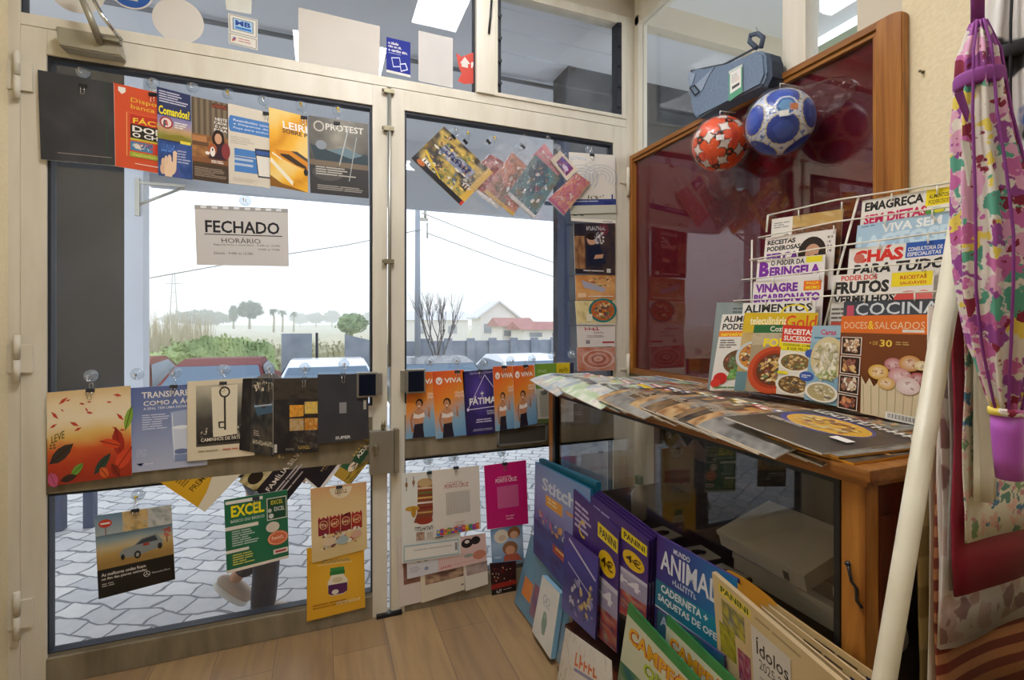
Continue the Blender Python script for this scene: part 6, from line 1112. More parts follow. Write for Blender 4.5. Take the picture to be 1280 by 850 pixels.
a = A('E6E0D6'); a.t('ALIMENTOS', .05, .02, .98, .10, '2A2A2A', .03).t('PODEROSOS', .05, .12, .98, .20, '2A2A2A', .03).r(0, .215, 1, .29, 'E8802A').t('terceira idade', .04, .23, .8, .28, 'F2E03A', .02).dash(.05, .33, .45, .45, 4, '6A6660', 3); a.e(.48, .62, .30, .16, '6A4A2A').blobs(.2, .50, .72, .72, 34, .04, .09, ['7A2A3A', 'C87A2A', '4A6A2A', 'B84A2A'], 3, .7); a.blobs(.25, .66, .75, .86, 30, .04, .09, ['5A9A3A', '3A7A2A', '7AB04A'], 4, .7).e(.18, .84, .14, .08, 'C82A20').e(.10, .9, .1, .06, 'D83A2A').dash(.1, .95, .8, .98, 1, '4A8A3A', 3)
rmag([(903, 393), (968, 392), (953, 488), (887, 488)], -.012, a, 'white magazine with tomatoes and green salad, standing at the window end', ST)
a = A('D8B83A'); a.r(0, .25, 1, 1, 'C8B890').noise(0, .25, 1, 1, ('8A6A3A', 'C8A868', 'E0D0A8', '9AA8A0'), 3, 4, 10, 12).r(0, 0, 1, .21, 'D8B420').t('teleculinária', .10, .05, .62, .15, 'F2EAC8', .02).t('Gold', .60, .03, .99, .20, 'D8482A', .01); plate(a, .25, .55, .3, .2, seed=5, rim='C8D0D0', base='D08A3A').r(0, .75, .2, 1, '6A8A90')
rmag([(931, 391), (1023, 391), (1013, 489), (918, 488)], -.018, a, 'yellow topped cookery magazine with red script word Gold', ST)
a = A('A8987A'); a.r(0, 0, 1, .12, '2A6A3A').t('Cozinha', .42, .02, .98, .10, 'E8E4D8', .02, -.2).noise(0, .12, 1, .3, ('A8A088', 'C8B898', '8A7A5A'), 3, 3, 8, 6).t('FORNO', .30, .20, 1.3, .33, 'F2D81C', .04); a.e(.62, .68, .62, .36, 'C8502A', 28); plate(a, .64, .67, .52, .29, ['D8A850', 'E8C878', '4A2A18', '8A3A1A', 'F0DCA0', '2A1A14', '6A7A3A'], 70, 6, rim='A83A1E', base='6A3A1A')
rmag([(943, 406), (995, 406), (984, 489), (931, 489)], -.024, a, 'cookery magazine with food in an orange clay pot', ST)
a = A('E4DED2'); a.r(0, 0, 1, .24, 'D83A24').t('RECEITAS', .06, .05, .92, .13, WH, .03).t('SUCESSO', .06, .15, .86, .22, WH, .03).r(0, .25, 1, .36, 'E8D81E').t('COZINHAR, COMER', .06, .265, .94, .30, '3A3A1A', .01).t('E SER FELIZ', .2, .315, .8, .35, '3A3A1A', .01); plate(a, .46, .52, .5, .14, ['8A5A2A', 'C8A050', '3A2A1A', 'E0C080', '6A7A3A'], 60, 4, base='8A6A3A'); plate(a, .46, .84, .5, .15, ['6A4A24', 'B89048', '3A2A1A', 'D8B870'], 60, 8, base='7A5A30'); a.e(.9, .38, .16, .06, '3A5AA8').e(.84, .70, .2, .07, '3A5AA8').dash(.7, .68, .96, .73, 2, 'D8DCE8', 2).r(0, .66, .3, .7, 'E8D81E')
rmag([(979, 406), (1022, 408), (1014, 498), (970, 492)], -.030, a, 'magazine with two round dishes titled RECEITAS SUCESSO', ST)
a = A('8AB0C4'); a.r(0, 0, 1, .22, '9AB8C8').t('Caras', .3, .05, .8, .12, 'C8486A', .03).dash(.1, .15, .95, .19, 1, '3A7A9A', 3); a.e(.60, .42, .55, .28, 'D8C898').blobs(.1, .16, 1, .72, 90, .05, .13, ['E0D4B0', 'C8BC90', 'F0E8D0', 'B0A878', 'D8D0B8'], 3, .6, True); a.blobs(.25, .55, .95, .72, 20, .05, .11, ['8AA04A', 'B8C078', 'E0D8B8'], 5, .5); plate(a, .5, .86, .5, .13, ['D8D0B0', 'A89868', '6A5A38', 'E8E0C8'], 30, 3, base='B8A878')
rmag([(1016, 407), (1054, 407), (1047, 508), (1005, 499)], -.034, a, 'pale blue and cream magazine with pasta shells, beside the orange and brown one', ST)
a = A('6E3A1C'); a.noise(0, 0, 1, 1, ('6A3618', '7C4422'), 2, 3, 8, 8); a.r(0, 0, 1, .18, 'E0702A').t('DOCES', .04, .065, .32, .135, 'E8C8A0', .0).t('&', .33, .055, .40, .14, 'F0C83A', .02).t('SALGADOS', .41, .065, .95, .135, 'E8C8A0', .0).r(.72, .14, .95, .165, 'E0D8D0').t('+ DE', .36, .26, .46, .295, 'D8B04A', .0).t('30', .48, .24, .62, .31, 'E8C84A', .02).dash(.66, .255, .85, .295, 2, 'B89A5A', 3)
for i, (pl_, sd_) in enumerate(((['D8B890', 'F0E4D0', '8A5A38', 'B87A4A'], 3), (['C88A40', '8A3A20', 'E0B870', '5A2A1A'], 4), (['E0D0B0', 'A86A3A', 'F0E8D8', '8A4A2A'], 5), (['A84A2A', '6A2A1A', 'D88A4A'], 6))):
    y = .225 + i * .205; y1_ = min(y + .19, .995); a.r(.02, y, .27, y1_, 'E8DED0').r(.03, y + .008, .26, y1_ - .008, '3A241A').blobs(.035, y + .01, .255, y1_ - .012, 45, .018, .045, pl_, sd_)
a.p([(.30, .62), (.36, .70), (.40, .63), (.46, .71), (.54, .62), (.60, .72), (.68, .64), (.99, .68), (.99, 1), (.32, 1)], 'D8C8A4')
for i in range(7): a.l(.33 + i * .095, .70, .36 + i * .09, .99, .012, 'B8A680')
for x, y, c, rr in ((.50, .56, 'D8A83A', .12), (.66, .47, 'B86A6A', .10), (.84, .45, 'C88A3A', .12), (.93, .58, 'A83A3A', .09), (.74, .58, 'C88A8A', .13), (.60, .66, 'D8A850', .1), (.84, .66, 'D8C0B8', .13), (.96, .46, 'E0C890', .07)): a.e(x, y, rr, rr * .62, c, 18, mix(c, 'FFFFFF', .45)).blobs(x - rr * .7, y - rr * .4, x + rr * .7, y + rr * .4, 8, rr * .1, rr * .25, [mix(c, 'FFFFFF', .4), mix(c, '8A2A2A', .5)], int(x * 50), .7)
a.r(.62, .93, .99, 1, WH)
for i in range(26): a.r(.645 + i * .013, .94, .645 + i * .013 + (.004, .008, .003)[i % 3], .985, BK)
rmag([(1052, 395), (1164, 393), (1151, 532), (1046, 509)], -.042, a, 'orange and brown magazine titled DOCES & SALGADOS with a basket of sweets')
# the rack itself
t = thing('wire_rack', 'white wire magazine rack with tiers on the cabinet top', 'rack', (RA + RB) / 2 + Vector((0, 0, ZT)))
def wire(pts, r_=.0022): 
    bm = B(); tube(bm, [p - t.location for p in pts], r_, 6); return bm
for (p, offs) in (([(960, 269), (1045, 250), (1203, 226)], .052), ([(948, 297), (1045, 277), (1198, 257)], .037), ([(937, 325), (1035, 309), (1194, 288)], .021), ([(927, 350), (1035, 338), (1188, 325)], .006), ([(917, 376), (1035, 370), (1178, 364)], -.0095)):
    P = [rk(u, v, offs) for u, v in p]; bm = wire([P[0] + RN * .045, P[0]] + P[1:] + [P[-1] + RN * .045]); obj('tier_wire', bm, M['metal_white'], t)
    for q in (.2, .45, .7, .9): 
        pa = P[0].lerp(P[2], q); bm = wire([pa, pa + Vector((0, 0, -.022))], .0018) ; obj('wire_stub', bm, M['metal_white'], t)
for pts, off in (([(1073, 247), (1053, 320), (1030, 410)], (.06, .03, -.008)), ([(960, 269), (958, 290)], (.05, .05))):
    obj('rack_strut', wire([rk(u, v, o) for (u, v), o in zip(pts, off)], .0032), M['metal_white'], t)
for u in (940, 1075, 1185):
    p = rk(u, 300, .085); q = Vector((p.x, p.y, ZT + .001)); q2 = rk(u, 300, .02); obj('rack_leg', wire([p, q + RN * -.01], .003), M['metal_white'], t)
# ------------------------------------------------------------------ packs and albums standing on the floor against the cabinet
def ln(u, v, xb, s):                                   # point on a plane leaning against the cabinet: x = xb + s * z
    d = ray(u, v); k = (xb + s * H) / (d.x - s * d.z); return Vector((0, 0, H)) + d * k
def pack(name, q, xb, s, a, label, cat='album pack', group=None, th=.006, edge='3A2A5A'):
    if not getattr(a, 'dull', 0): a.c = [(v, f, [tuple(x * .72 for x in c) for c in cs]) for v, f, cs in a.c]; a.dull = 1  # inks darkened in their colour to imitate the weaker light near the floor
    return sheet(name, [ln(u, v, xb, s) for u, v in q], a, label, cat, group, th=th, edge=edge)
bm = B(); box(bm, .735, .835, .45, 1.48, 0, .02, .003); box(bm, .765, .78, .45, 1.48, .02, .14); box(bm, .765, .835, .45, 1.48, .14, .155); tag(obj('floor_stand', bm, M['wood_dark']), 'low dark wooden stand on the floor under the album packs', 'stand')
PK = 'album packs leaning on the cabinet'
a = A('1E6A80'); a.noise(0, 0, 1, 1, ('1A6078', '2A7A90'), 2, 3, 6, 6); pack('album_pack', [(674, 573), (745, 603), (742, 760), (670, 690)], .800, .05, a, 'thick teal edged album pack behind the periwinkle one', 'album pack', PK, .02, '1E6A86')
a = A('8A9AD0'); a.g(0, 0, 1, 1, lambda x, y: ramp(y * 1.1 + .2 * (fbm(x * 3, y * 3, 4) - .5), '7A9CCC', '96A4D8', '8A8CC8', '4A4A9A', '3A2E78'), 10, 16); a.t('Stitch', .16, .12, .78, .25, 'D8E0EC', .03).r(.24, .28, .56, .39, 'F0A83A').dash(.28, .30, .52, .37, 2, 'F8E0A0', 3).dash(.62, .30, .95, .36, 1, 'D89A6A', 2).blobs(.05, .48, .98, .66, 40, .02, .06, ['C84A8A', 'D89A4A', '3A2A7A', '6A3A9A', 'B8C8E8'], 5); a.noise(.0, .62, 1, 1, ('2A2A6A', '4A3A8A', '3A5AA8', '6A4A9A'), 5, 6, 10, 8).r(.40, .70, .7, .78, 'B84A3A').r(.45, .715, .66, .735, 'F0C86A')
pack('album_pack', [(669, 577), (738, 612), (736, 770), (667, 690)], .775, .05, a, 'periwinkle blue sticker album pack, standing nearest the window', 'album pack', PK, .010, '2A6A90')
def a_four(euro=True):
    a = A('4A2A78'); a.g(0, 0, 1, .55, lambda x, y: mix('3A2068', '5A3890', fbm(x * 3, y * 3, 4)), 8, 8); a.r(.58, .08, .98, .20, 'F2DA20').t('PANINI', .62, .105, .95, .175, '3A2A1A', .03).e(.78, .36, .17, .10, 'F2C820').t('4€', .66, .315, .9, .40, '4A2A10', .02).ring(.25, .26, .1, .07, .03, 'E8C83A', 20, 60, 300).dash(.05, .08, .5, .3, 5, 'C8B8E0', 3)
    a.r(0, .5, 1, .56, 'D8D4E4').g(0, .54, 1, .75, lambda x, y: ramp(fbm(x * 4, y * 4, 7), '8A80A8', 'B0A8C4', 'D0C8DC'), 8, 6).t('+4', .5, .57, .9, .68, 'F0ECF4', .03).q(.05, .56, .45, .6, 'F0ECF4', .01).noise(0, .74, 1, 1, ('3A6A4A', 'B8A890', 'C84A3A', '2A3A6A', 'D8C8B8'), 7, 5, 14, 10); return a
a4 = a_four()
a = A('4A3A88'); a.g(0, 0, 1, 1, lambda x, y: ramp(y + .2 * fbm(x * 3, y * 3, 2), '5A3A98', '4A4AA8', '3A3A88', '6A6AB0'), 8, 12); a.l(.15, .05, .95, .3, .03, 'D0CCE4').l(.15, .35, .9, .55, .02, 'B8B4D8'); a.blobs(.2, .4, .95, .95, 40, .03, .08, ['C8C8E0', '8A8AC8', '3A3A7A', 'D8B86A'], 6)
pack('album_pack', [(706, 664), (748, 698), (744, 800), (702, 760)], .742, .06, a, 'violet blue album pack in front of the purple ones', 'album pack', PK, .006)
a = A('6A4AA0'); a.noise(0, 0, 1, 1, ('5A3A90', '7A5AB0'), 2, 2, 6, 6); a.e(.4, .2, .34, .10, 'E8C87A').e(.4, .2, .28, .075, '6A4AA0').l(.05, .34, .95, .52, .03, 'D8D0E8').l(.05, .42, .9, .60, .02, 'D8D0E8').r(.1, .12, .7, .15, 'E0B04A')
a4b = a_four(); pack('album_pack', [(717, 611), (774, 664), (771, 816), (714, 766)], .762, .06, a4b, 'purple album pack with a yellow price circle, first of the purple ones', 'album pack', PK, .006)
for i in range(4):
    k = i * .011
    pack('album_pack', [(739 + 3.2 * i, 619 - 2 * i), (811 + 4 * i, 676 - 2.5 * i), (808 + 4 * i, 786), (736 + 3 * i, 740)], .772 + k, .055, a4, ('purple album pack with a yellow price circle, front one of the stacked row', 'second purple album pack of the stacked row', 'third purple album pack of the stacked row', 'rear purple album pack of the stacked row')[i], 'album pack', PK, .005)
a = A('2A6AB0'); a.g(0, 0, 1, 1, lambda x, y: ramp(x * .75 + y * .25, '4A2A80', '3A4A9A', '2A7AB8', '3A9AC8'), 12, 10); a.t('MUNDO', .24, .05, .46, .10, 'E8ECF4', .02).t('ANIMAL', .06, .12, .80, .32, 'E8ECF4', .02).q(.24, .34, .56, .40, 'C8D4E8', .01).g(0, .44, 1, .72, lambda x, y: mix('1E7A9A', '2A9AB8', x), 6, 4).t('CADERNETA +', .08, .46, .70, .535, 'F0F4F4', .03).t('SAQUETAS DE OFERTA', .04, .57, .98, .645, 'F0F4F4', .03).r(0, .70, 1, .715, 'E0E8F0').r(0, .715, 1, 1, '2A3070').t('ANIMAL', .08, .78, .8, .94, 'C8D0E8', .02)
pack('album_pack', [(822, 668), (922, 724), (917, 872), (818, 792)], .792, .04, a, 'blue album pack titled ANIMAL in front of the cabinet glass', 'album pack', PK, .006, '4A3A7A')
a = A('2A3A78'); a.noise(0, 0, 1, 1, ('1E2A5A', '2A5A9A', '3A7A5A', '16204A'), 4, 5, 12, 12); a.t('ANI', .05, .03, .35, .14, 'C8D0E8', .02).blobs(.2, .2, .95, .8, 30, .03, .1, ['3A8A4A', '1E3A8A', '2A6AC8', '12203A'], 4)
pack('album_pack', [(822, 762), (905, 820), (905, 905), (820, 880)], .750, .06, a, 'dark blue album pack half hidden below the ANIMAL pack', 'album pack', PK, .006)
CAMP = 'green football album packs at the front'
def a_camp():
    a = A('3A8A4A'); a.noise(0, 0, 1, 1, ('2E7A3E', '4A9A54', '6AB06A'), 3, 4, 8, 8); a.p([(.0, .10), (1, .10), (1, .50), (0, .56)], 'D8DCC0').t('CAMPEÕES', .06, .13, 1.0, .30, 'C83A1E', .06).t('CAMPEÕES', .06, .13, 1.0, .30, 'F2B82A', .02).t('Oliver e', .30, .33, .90, .45, '4A7A1E', .05).t('Oliver e', .30, .33, .90, .45, 'C8D84A', .015).noise(0, .52, 1, 1, ('3A5A9A', '4A8A4A', 'C8C0A8', '2A4A7A'), 4, 6, 10, 10).e(.4, .66, .12, .09, '5A3A2A').e(.2, .82, .16, .1, 'E8E4D8'); return a
ac = a_camp()
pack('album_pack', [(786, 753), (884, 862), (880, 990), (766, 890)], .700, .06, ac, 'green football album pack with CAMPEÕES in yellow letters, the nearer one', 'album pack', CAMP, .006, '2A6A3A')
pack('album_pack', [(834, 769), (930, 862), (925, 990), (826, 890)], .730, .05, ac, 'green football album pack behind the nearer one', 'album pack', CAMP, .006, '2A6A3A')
KF = 'kraft coloured cards standing at the front of the cabinet'
a = A('D8BC88'); a.noise(0, 0, 1, 1, ('D0B07A', 'DCC494'), 2, 3, 8, 8); a.dash(.12, .06, .3, .11, 1, '5A4A38', 3).dash(.36, .06, .6, .10, 1, '5A4A38', 4).dash(.64, .05, .92, .13, 3, '3A3228', 5).r(.03, .045, .11, .10, 'B0A890').r(.92, .06, 1, .14, '2A2A4A').e(.2, .0, .2, .04, 'E8A83A')
pack('kraft_card', [(909, 713), (1104, 850), (1098, 1010), (903, 860)], .818, .03, a, 'tall kraft card with small print, rearmost against the cabinet glass', 'card', KF, .004, 'B89A6A')
for i in range(2): pack('kraft_card', [(903 - 5 * i, 713 + i), (1082 - 18 * i, 850 + 2 * i), (1080, 1010), (898 - 4 * i, 860)], .808 - .009 * i, .03, a, ('plain kraft card, second from the cabinet glass', 'plain kraft card, third from the cabinet glass')[i], 'card', KF, .004, 'C8B08A')
a = A('DCC494'); a.noise(0, 0, 1, 1, ('D4B884', 'E0CCA0'), 2, 6, 8, 8); a.r(.06, .05, .36, .14, 'E8D04A').t('PANINI', .08, .06, .34, .12, '3A5A2A', .03).dash(.40, .07, .75, .11, 1, 'A8946A', 3); a.noise(.08, .18, .30, .42, ('3A3A38', 'C8B83A', '6A6A60', 'B8B8B0'), 5, 3, 8, 8).noise(.04, .42, .20, .70, ('2A2A2A', 'B8B02A', '4A4A44'), 5, 4, 8, 8).noise(.22, .52, .34, .80, ('2A4A8A', 'A83A5A', 'C8C0B8'), 5, 5, 8, 8).p([(.36, .18), (.68, .18), (.68, 1), (.36, 1)], 'DCD4C8').t('Ídolos', .40, .25, .66, .41, '3A3430', .01).t('2025-26', .42, .44, .64, .53, '4A4440', .0).dash(.42, .60, .64, .72, 4, 'A8A098', 3).dash(.72, .34, .95, .8, 7, '6A5438', 4).r(.68, .18, .685, 1, 'B09A6A')
pack('sticker_box', [(890, 715), (1050, 853), (1046, 990), (900, 850)], .770, .04, a, 'kraft and white sticker pack reading Ídolos 2025-26, nearest the aisle', 'sticker pack', None, .012, 'C8B088')
# books on the wooden floor near the window
a = A('5A8098'); a.noise(0, 0, 1, 1, ('4E748E', '6A90A8', '5A86A0'), 3, 3, 10, 10); a.dash(.2, .10, .5, .15, 2, '8AA8B8', 3).r(.5, .3, .66, .44, 'E0DCC8').noise(.1, .55, .3, .8, ('C8703A', 'D8904A'), 3, 2, 4, 4).noise(.32, .5, .62, .9, ('6A7AA0', '8A5A6A', '4A5A88'), 4, 5, 6, 6).r(.78, .28, .86, .44, '9A7A8A')
sheet('picture_book', [ln(664, 666, .745, .23), ln(717, 721.5, .745, .23), ln(705, 838, .745, .23), ln(642.5, 752, .745, .23)], a, 'large blue grey picture book leaning on the floor under the babies magazine', 'book', th=.014, edge='E4E0D4')
a = A('D0D0CC'); a.noise(0, 0, 1, 1, ('C8C8C4', 'D8D8D4'), 2, 4, 6, 6); a.ring(.34, .30, .09, .06, .02, '8A98A8').ring(.52, .30, .09, .06, .02, '8A98A8').dash(.25, .38, .65, .42, 1, 'B0B4B8', 3).p([(.38, .50), (.56, .50), (.62, .62), (.58, .82), (.46, .84), (.36, .70)], '7A9488').e(.48, .53, .09, .06, '8AA498')
t_ = sheet('board_book', [ln(678, 719, .722, .20), ln(700, 742, .722, .20), ln(688, 824, .722, .20), ln(665, 789, .722, .20)], a, 'white board book with a small green figure and pale blue spine', 'book', th=.020, edge='8AB8D0')
# bagged toy
c = flo(722, 905); c = Vector((.66, 1.16, 0)); t = thing('bagged_toy', 'clear bag with white card and orange letters on the floor', 'bag', c)
BQ = [ln(707, 785, .66, .10), ln(764, 826, .66, .10), ln(768, 935, .66, .10), ln(690, 890, .66, .10)]; c = sum(BQ, Vector()) / 4; t.location = (c.x, c.y, 0)
a = A('E0DCD4'); a.q(.30, .18, .75, .34, 'D8703A', .04).r(.3, .36, .72, .40, '8A8AB0').blobs(.3, .55, .8, .9, 16, .03, .07, ['D8C88A', 'E8E4D8', '8A7A5A'], 3)
sheet('inner_card', [p - t.location for p in BQ], a, parent=t, th=.002)
for o_ in t.children: o_.name = 'inner_card'
bm = B(); g = []; n = 12
for j in range(n + 1):
    for i in range(n + 1):
        x, y = i / n, j / n; p = BQ[0] * (1 - x) * (1 - y) + BQ[1] * x * (1 - y) + BQ[2] * x * y + BQ[3] * (1 - x) * y; p = c + (p - c) * 1.12 + Vector((-.03 * math.sin(x * 3.14) * math.sin(y * 3.14) - .006 + .008 * mn.noise(p * 25), 0, .0)); g.append(bm.verts.new(p - t.location))
for j in range(n):
    for i in range(n): bm.faces.new((g[j * (n + 1) + i], g[(j + 1) * (n + 1) + i], g[(j + 1) * (n + 1) + i + 1], g[j * (n + 1) + i + 1]))
obj('plastic_bag', bm, M['plastic'], t, smooth=True)

# ------------------------------------------------------------------ rack of gift wrap and umbrellas by the pillar
t = thing('wrapping_paper_rack', 'ivory tube rack holding hanging sheets of gift wrap', 'rack', (.92, .44, 0))
PT = [win(1209, 226, .44), win(1104, 858, .44)]; d = (PT[1] - PT[0]); foot = PT[0] + d * (-PT[0].z / d.z)
L = lambda p: Vector(p) - t.location
bm = B(); tube(bm, [L(PT[0]), L(foot)], .0135, 14); obj('sloping_tube', bm, M['pole'], t)
bm = B(); tube(bm, [L((.93, .525, .975)), L((1.36, .525, .975))], .005, 8); tube(bm, [L((.905, .455, 1.235)), L((1.36, .455, 1.235))], .006, 8); obj('hanging_bar', bm, M['pole'], t)
bm = B(); tube(bm, [L(foot), L((1.36, .44, .012))], .0125, 10); tube(bm, [L((1.36, .44, .012)), L((1.36, .44, 1.24))], .0125, 10); obj('base_tube', bm, M['pole'], t)
def flowery(c0, *cs, sc=30, fill=0):
    def f(t_, p):
        v = N(t_, 'ShaderNodeTexVoronoi', Scale=sc, Randomness=1); wv = N(t_, 'ShaderNodeTexNoise', Scale=sc * 1.5); cm = coords(t_)
        ad = N(t_, 'ShaderNodeMix', data_type='RGBA', blend_type='LINEAR_LIGHT'); ad.inputs[0].default_value = .02; t_.links.new(cm, ad.inputs[6]); t_.links.new(cm, wv.inputs['Vector']); t_.links.new(wv.outputs['Color'], ad.inputs[7]); t_.links.new(ad.outputs[2], v.inputs['Vector'])
        bw = t_.nodes.new('ShaderNodeSeparateColor'); t_.links.new(v.outputs['Color'], bw.inputs[0])
        n_ = len(cs); pet = stops(t_, bw.outputs[0], *[(i / n_, c) for i, c in enumerate(cs)], interp='CONSTANT')
        mk = stops(t_, v.outputs['Distance'], (.0, '000000'), (.30, '000000'), (.34, 'FFFFFF')) if False else stops(t_, v.outputs['Distance'], (.42 + fill, '000000'), (.5 + fill, 'FFFFFF'))
        m = N(t_, 'ShaderNodeMix', data_type='RGBA'); t_.links.new(mk, m.inputs[0]); t_.links.new(pet, m.inputs[6]); m.inputs[7].default_value = (*hx(c0), 1)
        ce = stops(t_, v.outputs['Distance'], (.10, 'FFFFFF'), (.13, '000000')); m2 = N(t_, 'ShaderNodeMix', data_type='RGBA'); t_.links.new(ce, m2.inputs[0]); t_.links.new(m.outputs[2], m2.inputs[6]); m2.inputs[7].default_value = (*hx(cs[0]), 1); t_.links.new(m2.outputs[2], p.inputs['Base Color'])
    return f
def striped(c0, c1, sc):
    def f(t_, p):
        w_ = N(t_, 'ShaderNodeTexWave', Scale=sc, Distortion=.6); w_.bands_direction = 'Z'; t_.links.new(coords(t_), w_.inputs['Vector']); t_.links.new(stops(t_, w_.outputs[0], (.45, c0), (.55, c1)), p.inputs['Base Color'])
    return f
WG = 'sheets of gift wrap hanging on the ivory rack'
def wrap(uL, Y_, zb, zt, th, m, label, xr=1.34, hem=0.0):
    x0 = win(uL, 600, Y_).x; bm = B(); n = 16; F_ = []
    for s in (-1, 1):
        row = []
        for i in range(n + 1):
            q = i / n; e = min(1, q * n / 1.5) if i else 0
            x = x0 + (xr - x0) * q; y = Y_ + s * th / 2 * (.35 if i == 0 else 1) + .004 * math.sin(q * 9 + Y_ * 60)
            row.append([bm.verts.new((x + .004 * math.sin(j * 1.3 + Y_ * 90) * (i == 0), y, zb + hem * q + (zt - zb - hem * q) * j / 8)) for j in range(9)])
        F_.append(row)
    for s in (0, 1):
        for i in range(n):
            for j in range(8): bm.faces.new((F_[s][i][j], F_[s][i + 1][j], F_[s][i + 1][j + 1], F_[s][i][j + 1]))
    for j in range(8):
        bm.faces.new((F_[0][0][j], F_[1][0][j], F_[1][0][j + 1], F_[0][0][j + 1])); bm.faces.new((F_[0][n][j], F_[1][n][j], F_[1][n][j + 1], F_[0][n][j + 1]))
    for i in range(n):
        bm.faces.new((F_[0][i][0], F_[1][i][0], F_[1][i + 1][0], F_[0][i + 1][0])); bm.faces.new((F_[0][i][8], F_[1][i][8], F_[1][i + 1][8], F_[0][i + 1][8]))
    tag(obj('gift_wrap_sheet', bm, m, smooth=True), label, 'gift wrap', WG)
kr = mat('kraft_roll', rough=.8, nodes=striped('8A7448', 'A89060', 3)); ivs = mat('ivory_sheet', 'D8D2C4', .6); pks = mat('pale_pink_sheet', 'CFC6BE', .6); drs = mat('dark_red_sheet', '8A1830', .5); gys = mat('grey_sheet', '9A9690', .5); crs = mat('cream_sheet', 'DAD4BE', .6)
fl1 = mat('leafy_wrap', rough=.6, nodes=flowery('DCD6C2', '5A8A7A', 'C88A90', '7A9A6A', 'E0B8A8', '4A7A9A', sc=46)); fl2 = mat('white_flower_wrap', rough=.6, nodes=flowery('D8D0C8', '9A7A78', 'C8B0A8', 'B89A94', sc=22)); st_ = mat('rust_striped_wrap', rough=.6, nodes=striped('7A3020', 'B87A50', 9))
wrap(1150, .525, .20, .98, .012, kr, 'brown kraft wrap sheet hanging lowest behind the ivory tube')
wrap(1158, .508, .22, 1.20, .004, ivs, 'ivory wrap sheet in front of the brown kraft one'); wrap(1166, .498, .50, 1.20, .008, st_, 'rust striped wrap sheet with the lowest visible front')
wrap(1172, .482, .655, 1.22, .014, pks, 'thick pale pink wrap sheet beside the ivory one'); wrap(1178, .468, .672, 1.22, .004, fl2, 'white wrap sheet with faded brown flowers', hem=.02)
wrap(1190, .456, .76, 1.24, .006, gys, 'grey wrap sheet between the two red ones'); wrap(1196, .445, .757, 1.24, .008, drs, 'dark red wrap sheet under the leafy one', hem=.02)
wrap(1208, .431, .845, 1.24, .006, fl1, 'cream wrap sheet with small leaves and flowers', hem=.01); wrap(1222, .419, .91, 1.24, .008, crs, 'plain cream wrap sheet nearest, behind the flowered umbrella', xr=win(1243, 600, .419).x)
t = thing('gift_bag', 'navy gift bag standing low in front of the wrap sheets', 'gift bag', (1.02, .33, 0)); bm = B(); box(bm, -.09, .12, -.04, .05, 0, .735, .003); obj('bag_body', bm, mat('navy_paper', '1E2A4A', .5), t); bm = B(); tube(bm, [(-.04, .0, .735), (-.03, .0, .78), (.05, .0, .78), (.06, .0, .735)], .003, 6); obj('bag_handle', bm, M['black'], t)

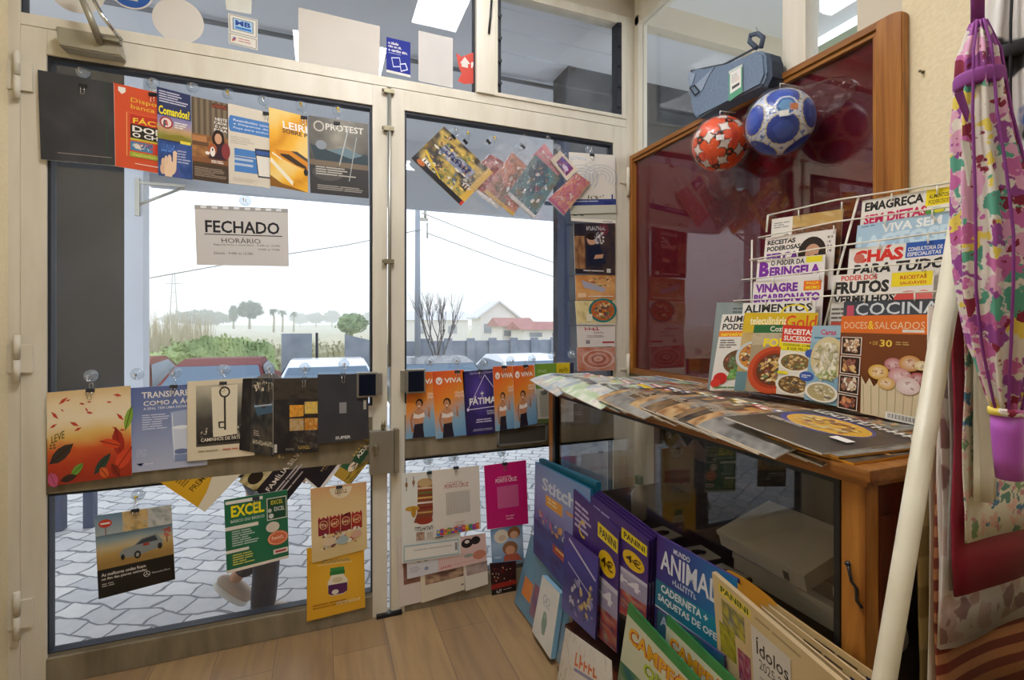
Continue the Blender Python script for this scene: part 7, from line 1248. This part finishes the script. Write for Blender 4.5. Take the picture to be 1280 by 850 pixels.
def umbrella(axis, rad, t_depth, m, label, trim, handle, seed, lobes=8, tw=.5):
    P = [dep(u, v, t_depth) for u, v in axis]; O_ = P[-1].copy(); t = thing('umbrella', label, 'umbrella', O_, 0, 'folded umbrellas hanging by the pillar')
    bm = B(); n = 64; rings = []; fine = []
    for i in range(len(P) - 1):
        for q in range(5): fine.append((P[i].lerp(P[i + 1], q / 5) - O_, rad[i] + (rad[i + 1] - rad[i]) * q / 5))
    fine.append((P[-1] - O_, rad[-1]))
    for j, (p, r_) in enumerate(fine):
        ring = []
        for k in range(n):
            a_ = 2 * math.pi * k / n; w_ = a_ * lobes + j * tw * .3; rr = r_ * (.86 + .14 * math.cos(w_) + .05 * math.sin(2 * w_ + 1) + .05 * mn.noise(Vector((math.cos(a_) * 2, math.sin(a_) * 2, j * .35 + seed)))); ring.append(bm.verts.new(p + Vector((math.cos(a_) * rr, math.sin(a_) * rr, 0))))
        rings.append(ring)
    for a_, b_ in zip(rings, rings[1:]):
        for k in range(n): bm.faces.new((a_[k], a_[(k + 1) % n], b_[(k + 1) % n], b_[k]))
    bm.faces.new(rings[0]); bm.faces.new(rings[-1]); obj('canopy', bm, m, t, smooth=True)
    for k in range(4):
        bm = B(); pts = []
        for j, (p, r_) in enumerate(fine): a_ = 3.5 + k * .8 - j * tw * .3 / lobes; pts.append(p + Vector((math.cos(a_), math.sin(a_), 0)) * r_ * 1.0)
        tube(bm, pts, .0016, 6); obj('edge_trim', bm, trim, t)
    bm = B(); ax = fine[7]; lathe(bm, [(ax[1] * 1.0, -.010), (ax[1] * 1.05, -.006), (ax[1] * 1.05, .006), (ax[1] * 1.0, .010)], 24, Matrix.Translation(ax[0])); obj('closing_strap', bm, trim, t)
    if handle:
        h = [dep(u, v, t_depth) - O_ for u, v in handle]; bm = B(); tube(bm, h, [.016, .0157, .0143, .0132], 18); hd_ = obj('handle', bm, trim2, t); bm = B(); p = h[0]; lathe(bm, [(.009, .008), (.0185, .006), (.0185, -.002), (.014, -.004)], 20, Matrix.Translation(p)); obj('handle_collar', bm, m, hd_)
    bm = B(); p = fine[0][0]; tube(bm, [p, p + Vector((0, 0, .06)), p + Vector((.004, 0, .2)), Vector((p.x, p.y, 2.0 - O_.z))], .007, 8); obj('hanging_strap', bm, trim, t)
    return t, fine
purp = mat('purple_cloth', '8A3A8E', .7); trim2 = mat('orchid_plastic', 'B45AC0', .35); flw = mat('flowered_cloth', rough=.75, nodes=flowery('E6E0D6', '8A1E3A', 'E8D25A', 'C86AA8', '9A4A9A', 'E0A8C8', '5AA890', sc=44, fill=.16)); bw_ = mat('white_black_cloth', rough=.75, nodes=flowery('DCD8D4', '1E1C20', '3A5AA8', 'C8C4C0', '2A2A2E', sc=18)); blk = mat('black_cloth', '1A191C', .8)
t, fine = umbrella([(1222, 28), (1222, 70), (1226, 150), (1236, 230), (1245, 300), (1250, 360), (1255, 430), (1259, 516)], [.008, .021, .028, .036, .042, .042, .034, .015], .62, flw, 'folded white umbrella with pink and yellow flowers and an orchid handle', purp, [(1259, 516), (1259, 540), (1260, 570), (1262, 598)], 1)
bm = B(); p = [dep(u, v, .59) - t.location for u, v in ((1195, 117), (1204, 113), (1212, 140), (1210, 152))]; prism(bm, p, (0, .002, 0)); obj('loose_corner', bm, purp, t)
bm = B(); p = [dep(u, v, .58) - t.location for u, v in ((1203, 175), (1212, 178), (1215, 200), (1212, 232), (1208, 205))]; prism(bm, p, (0, .002, 0)); obj('care_label', bm, M['white'], t)
umbrella([(1268, -40), (1270, 40), (1274, 120), (1280, 200), (1285, 290), (1288, 420)], [.026, .036, .036, .036, .032, .018], .67, bw_, 'folded white umbrella with black and blue marks beside the flowered one', blk, None, 5)
bm = B(); zr = 2.0; tube(bm, [(.74, .37, zr), (1.405, .37, zr)], .008, 10); tube(bm, [(1.40, .37, zr), (1.40, .37, zr - .05)], .02, 10); tag(obj('hanging_rail', bm, M['rail_metal']), 'steel rail carrying the umbrellas, fixed to the pillar', 'rail')
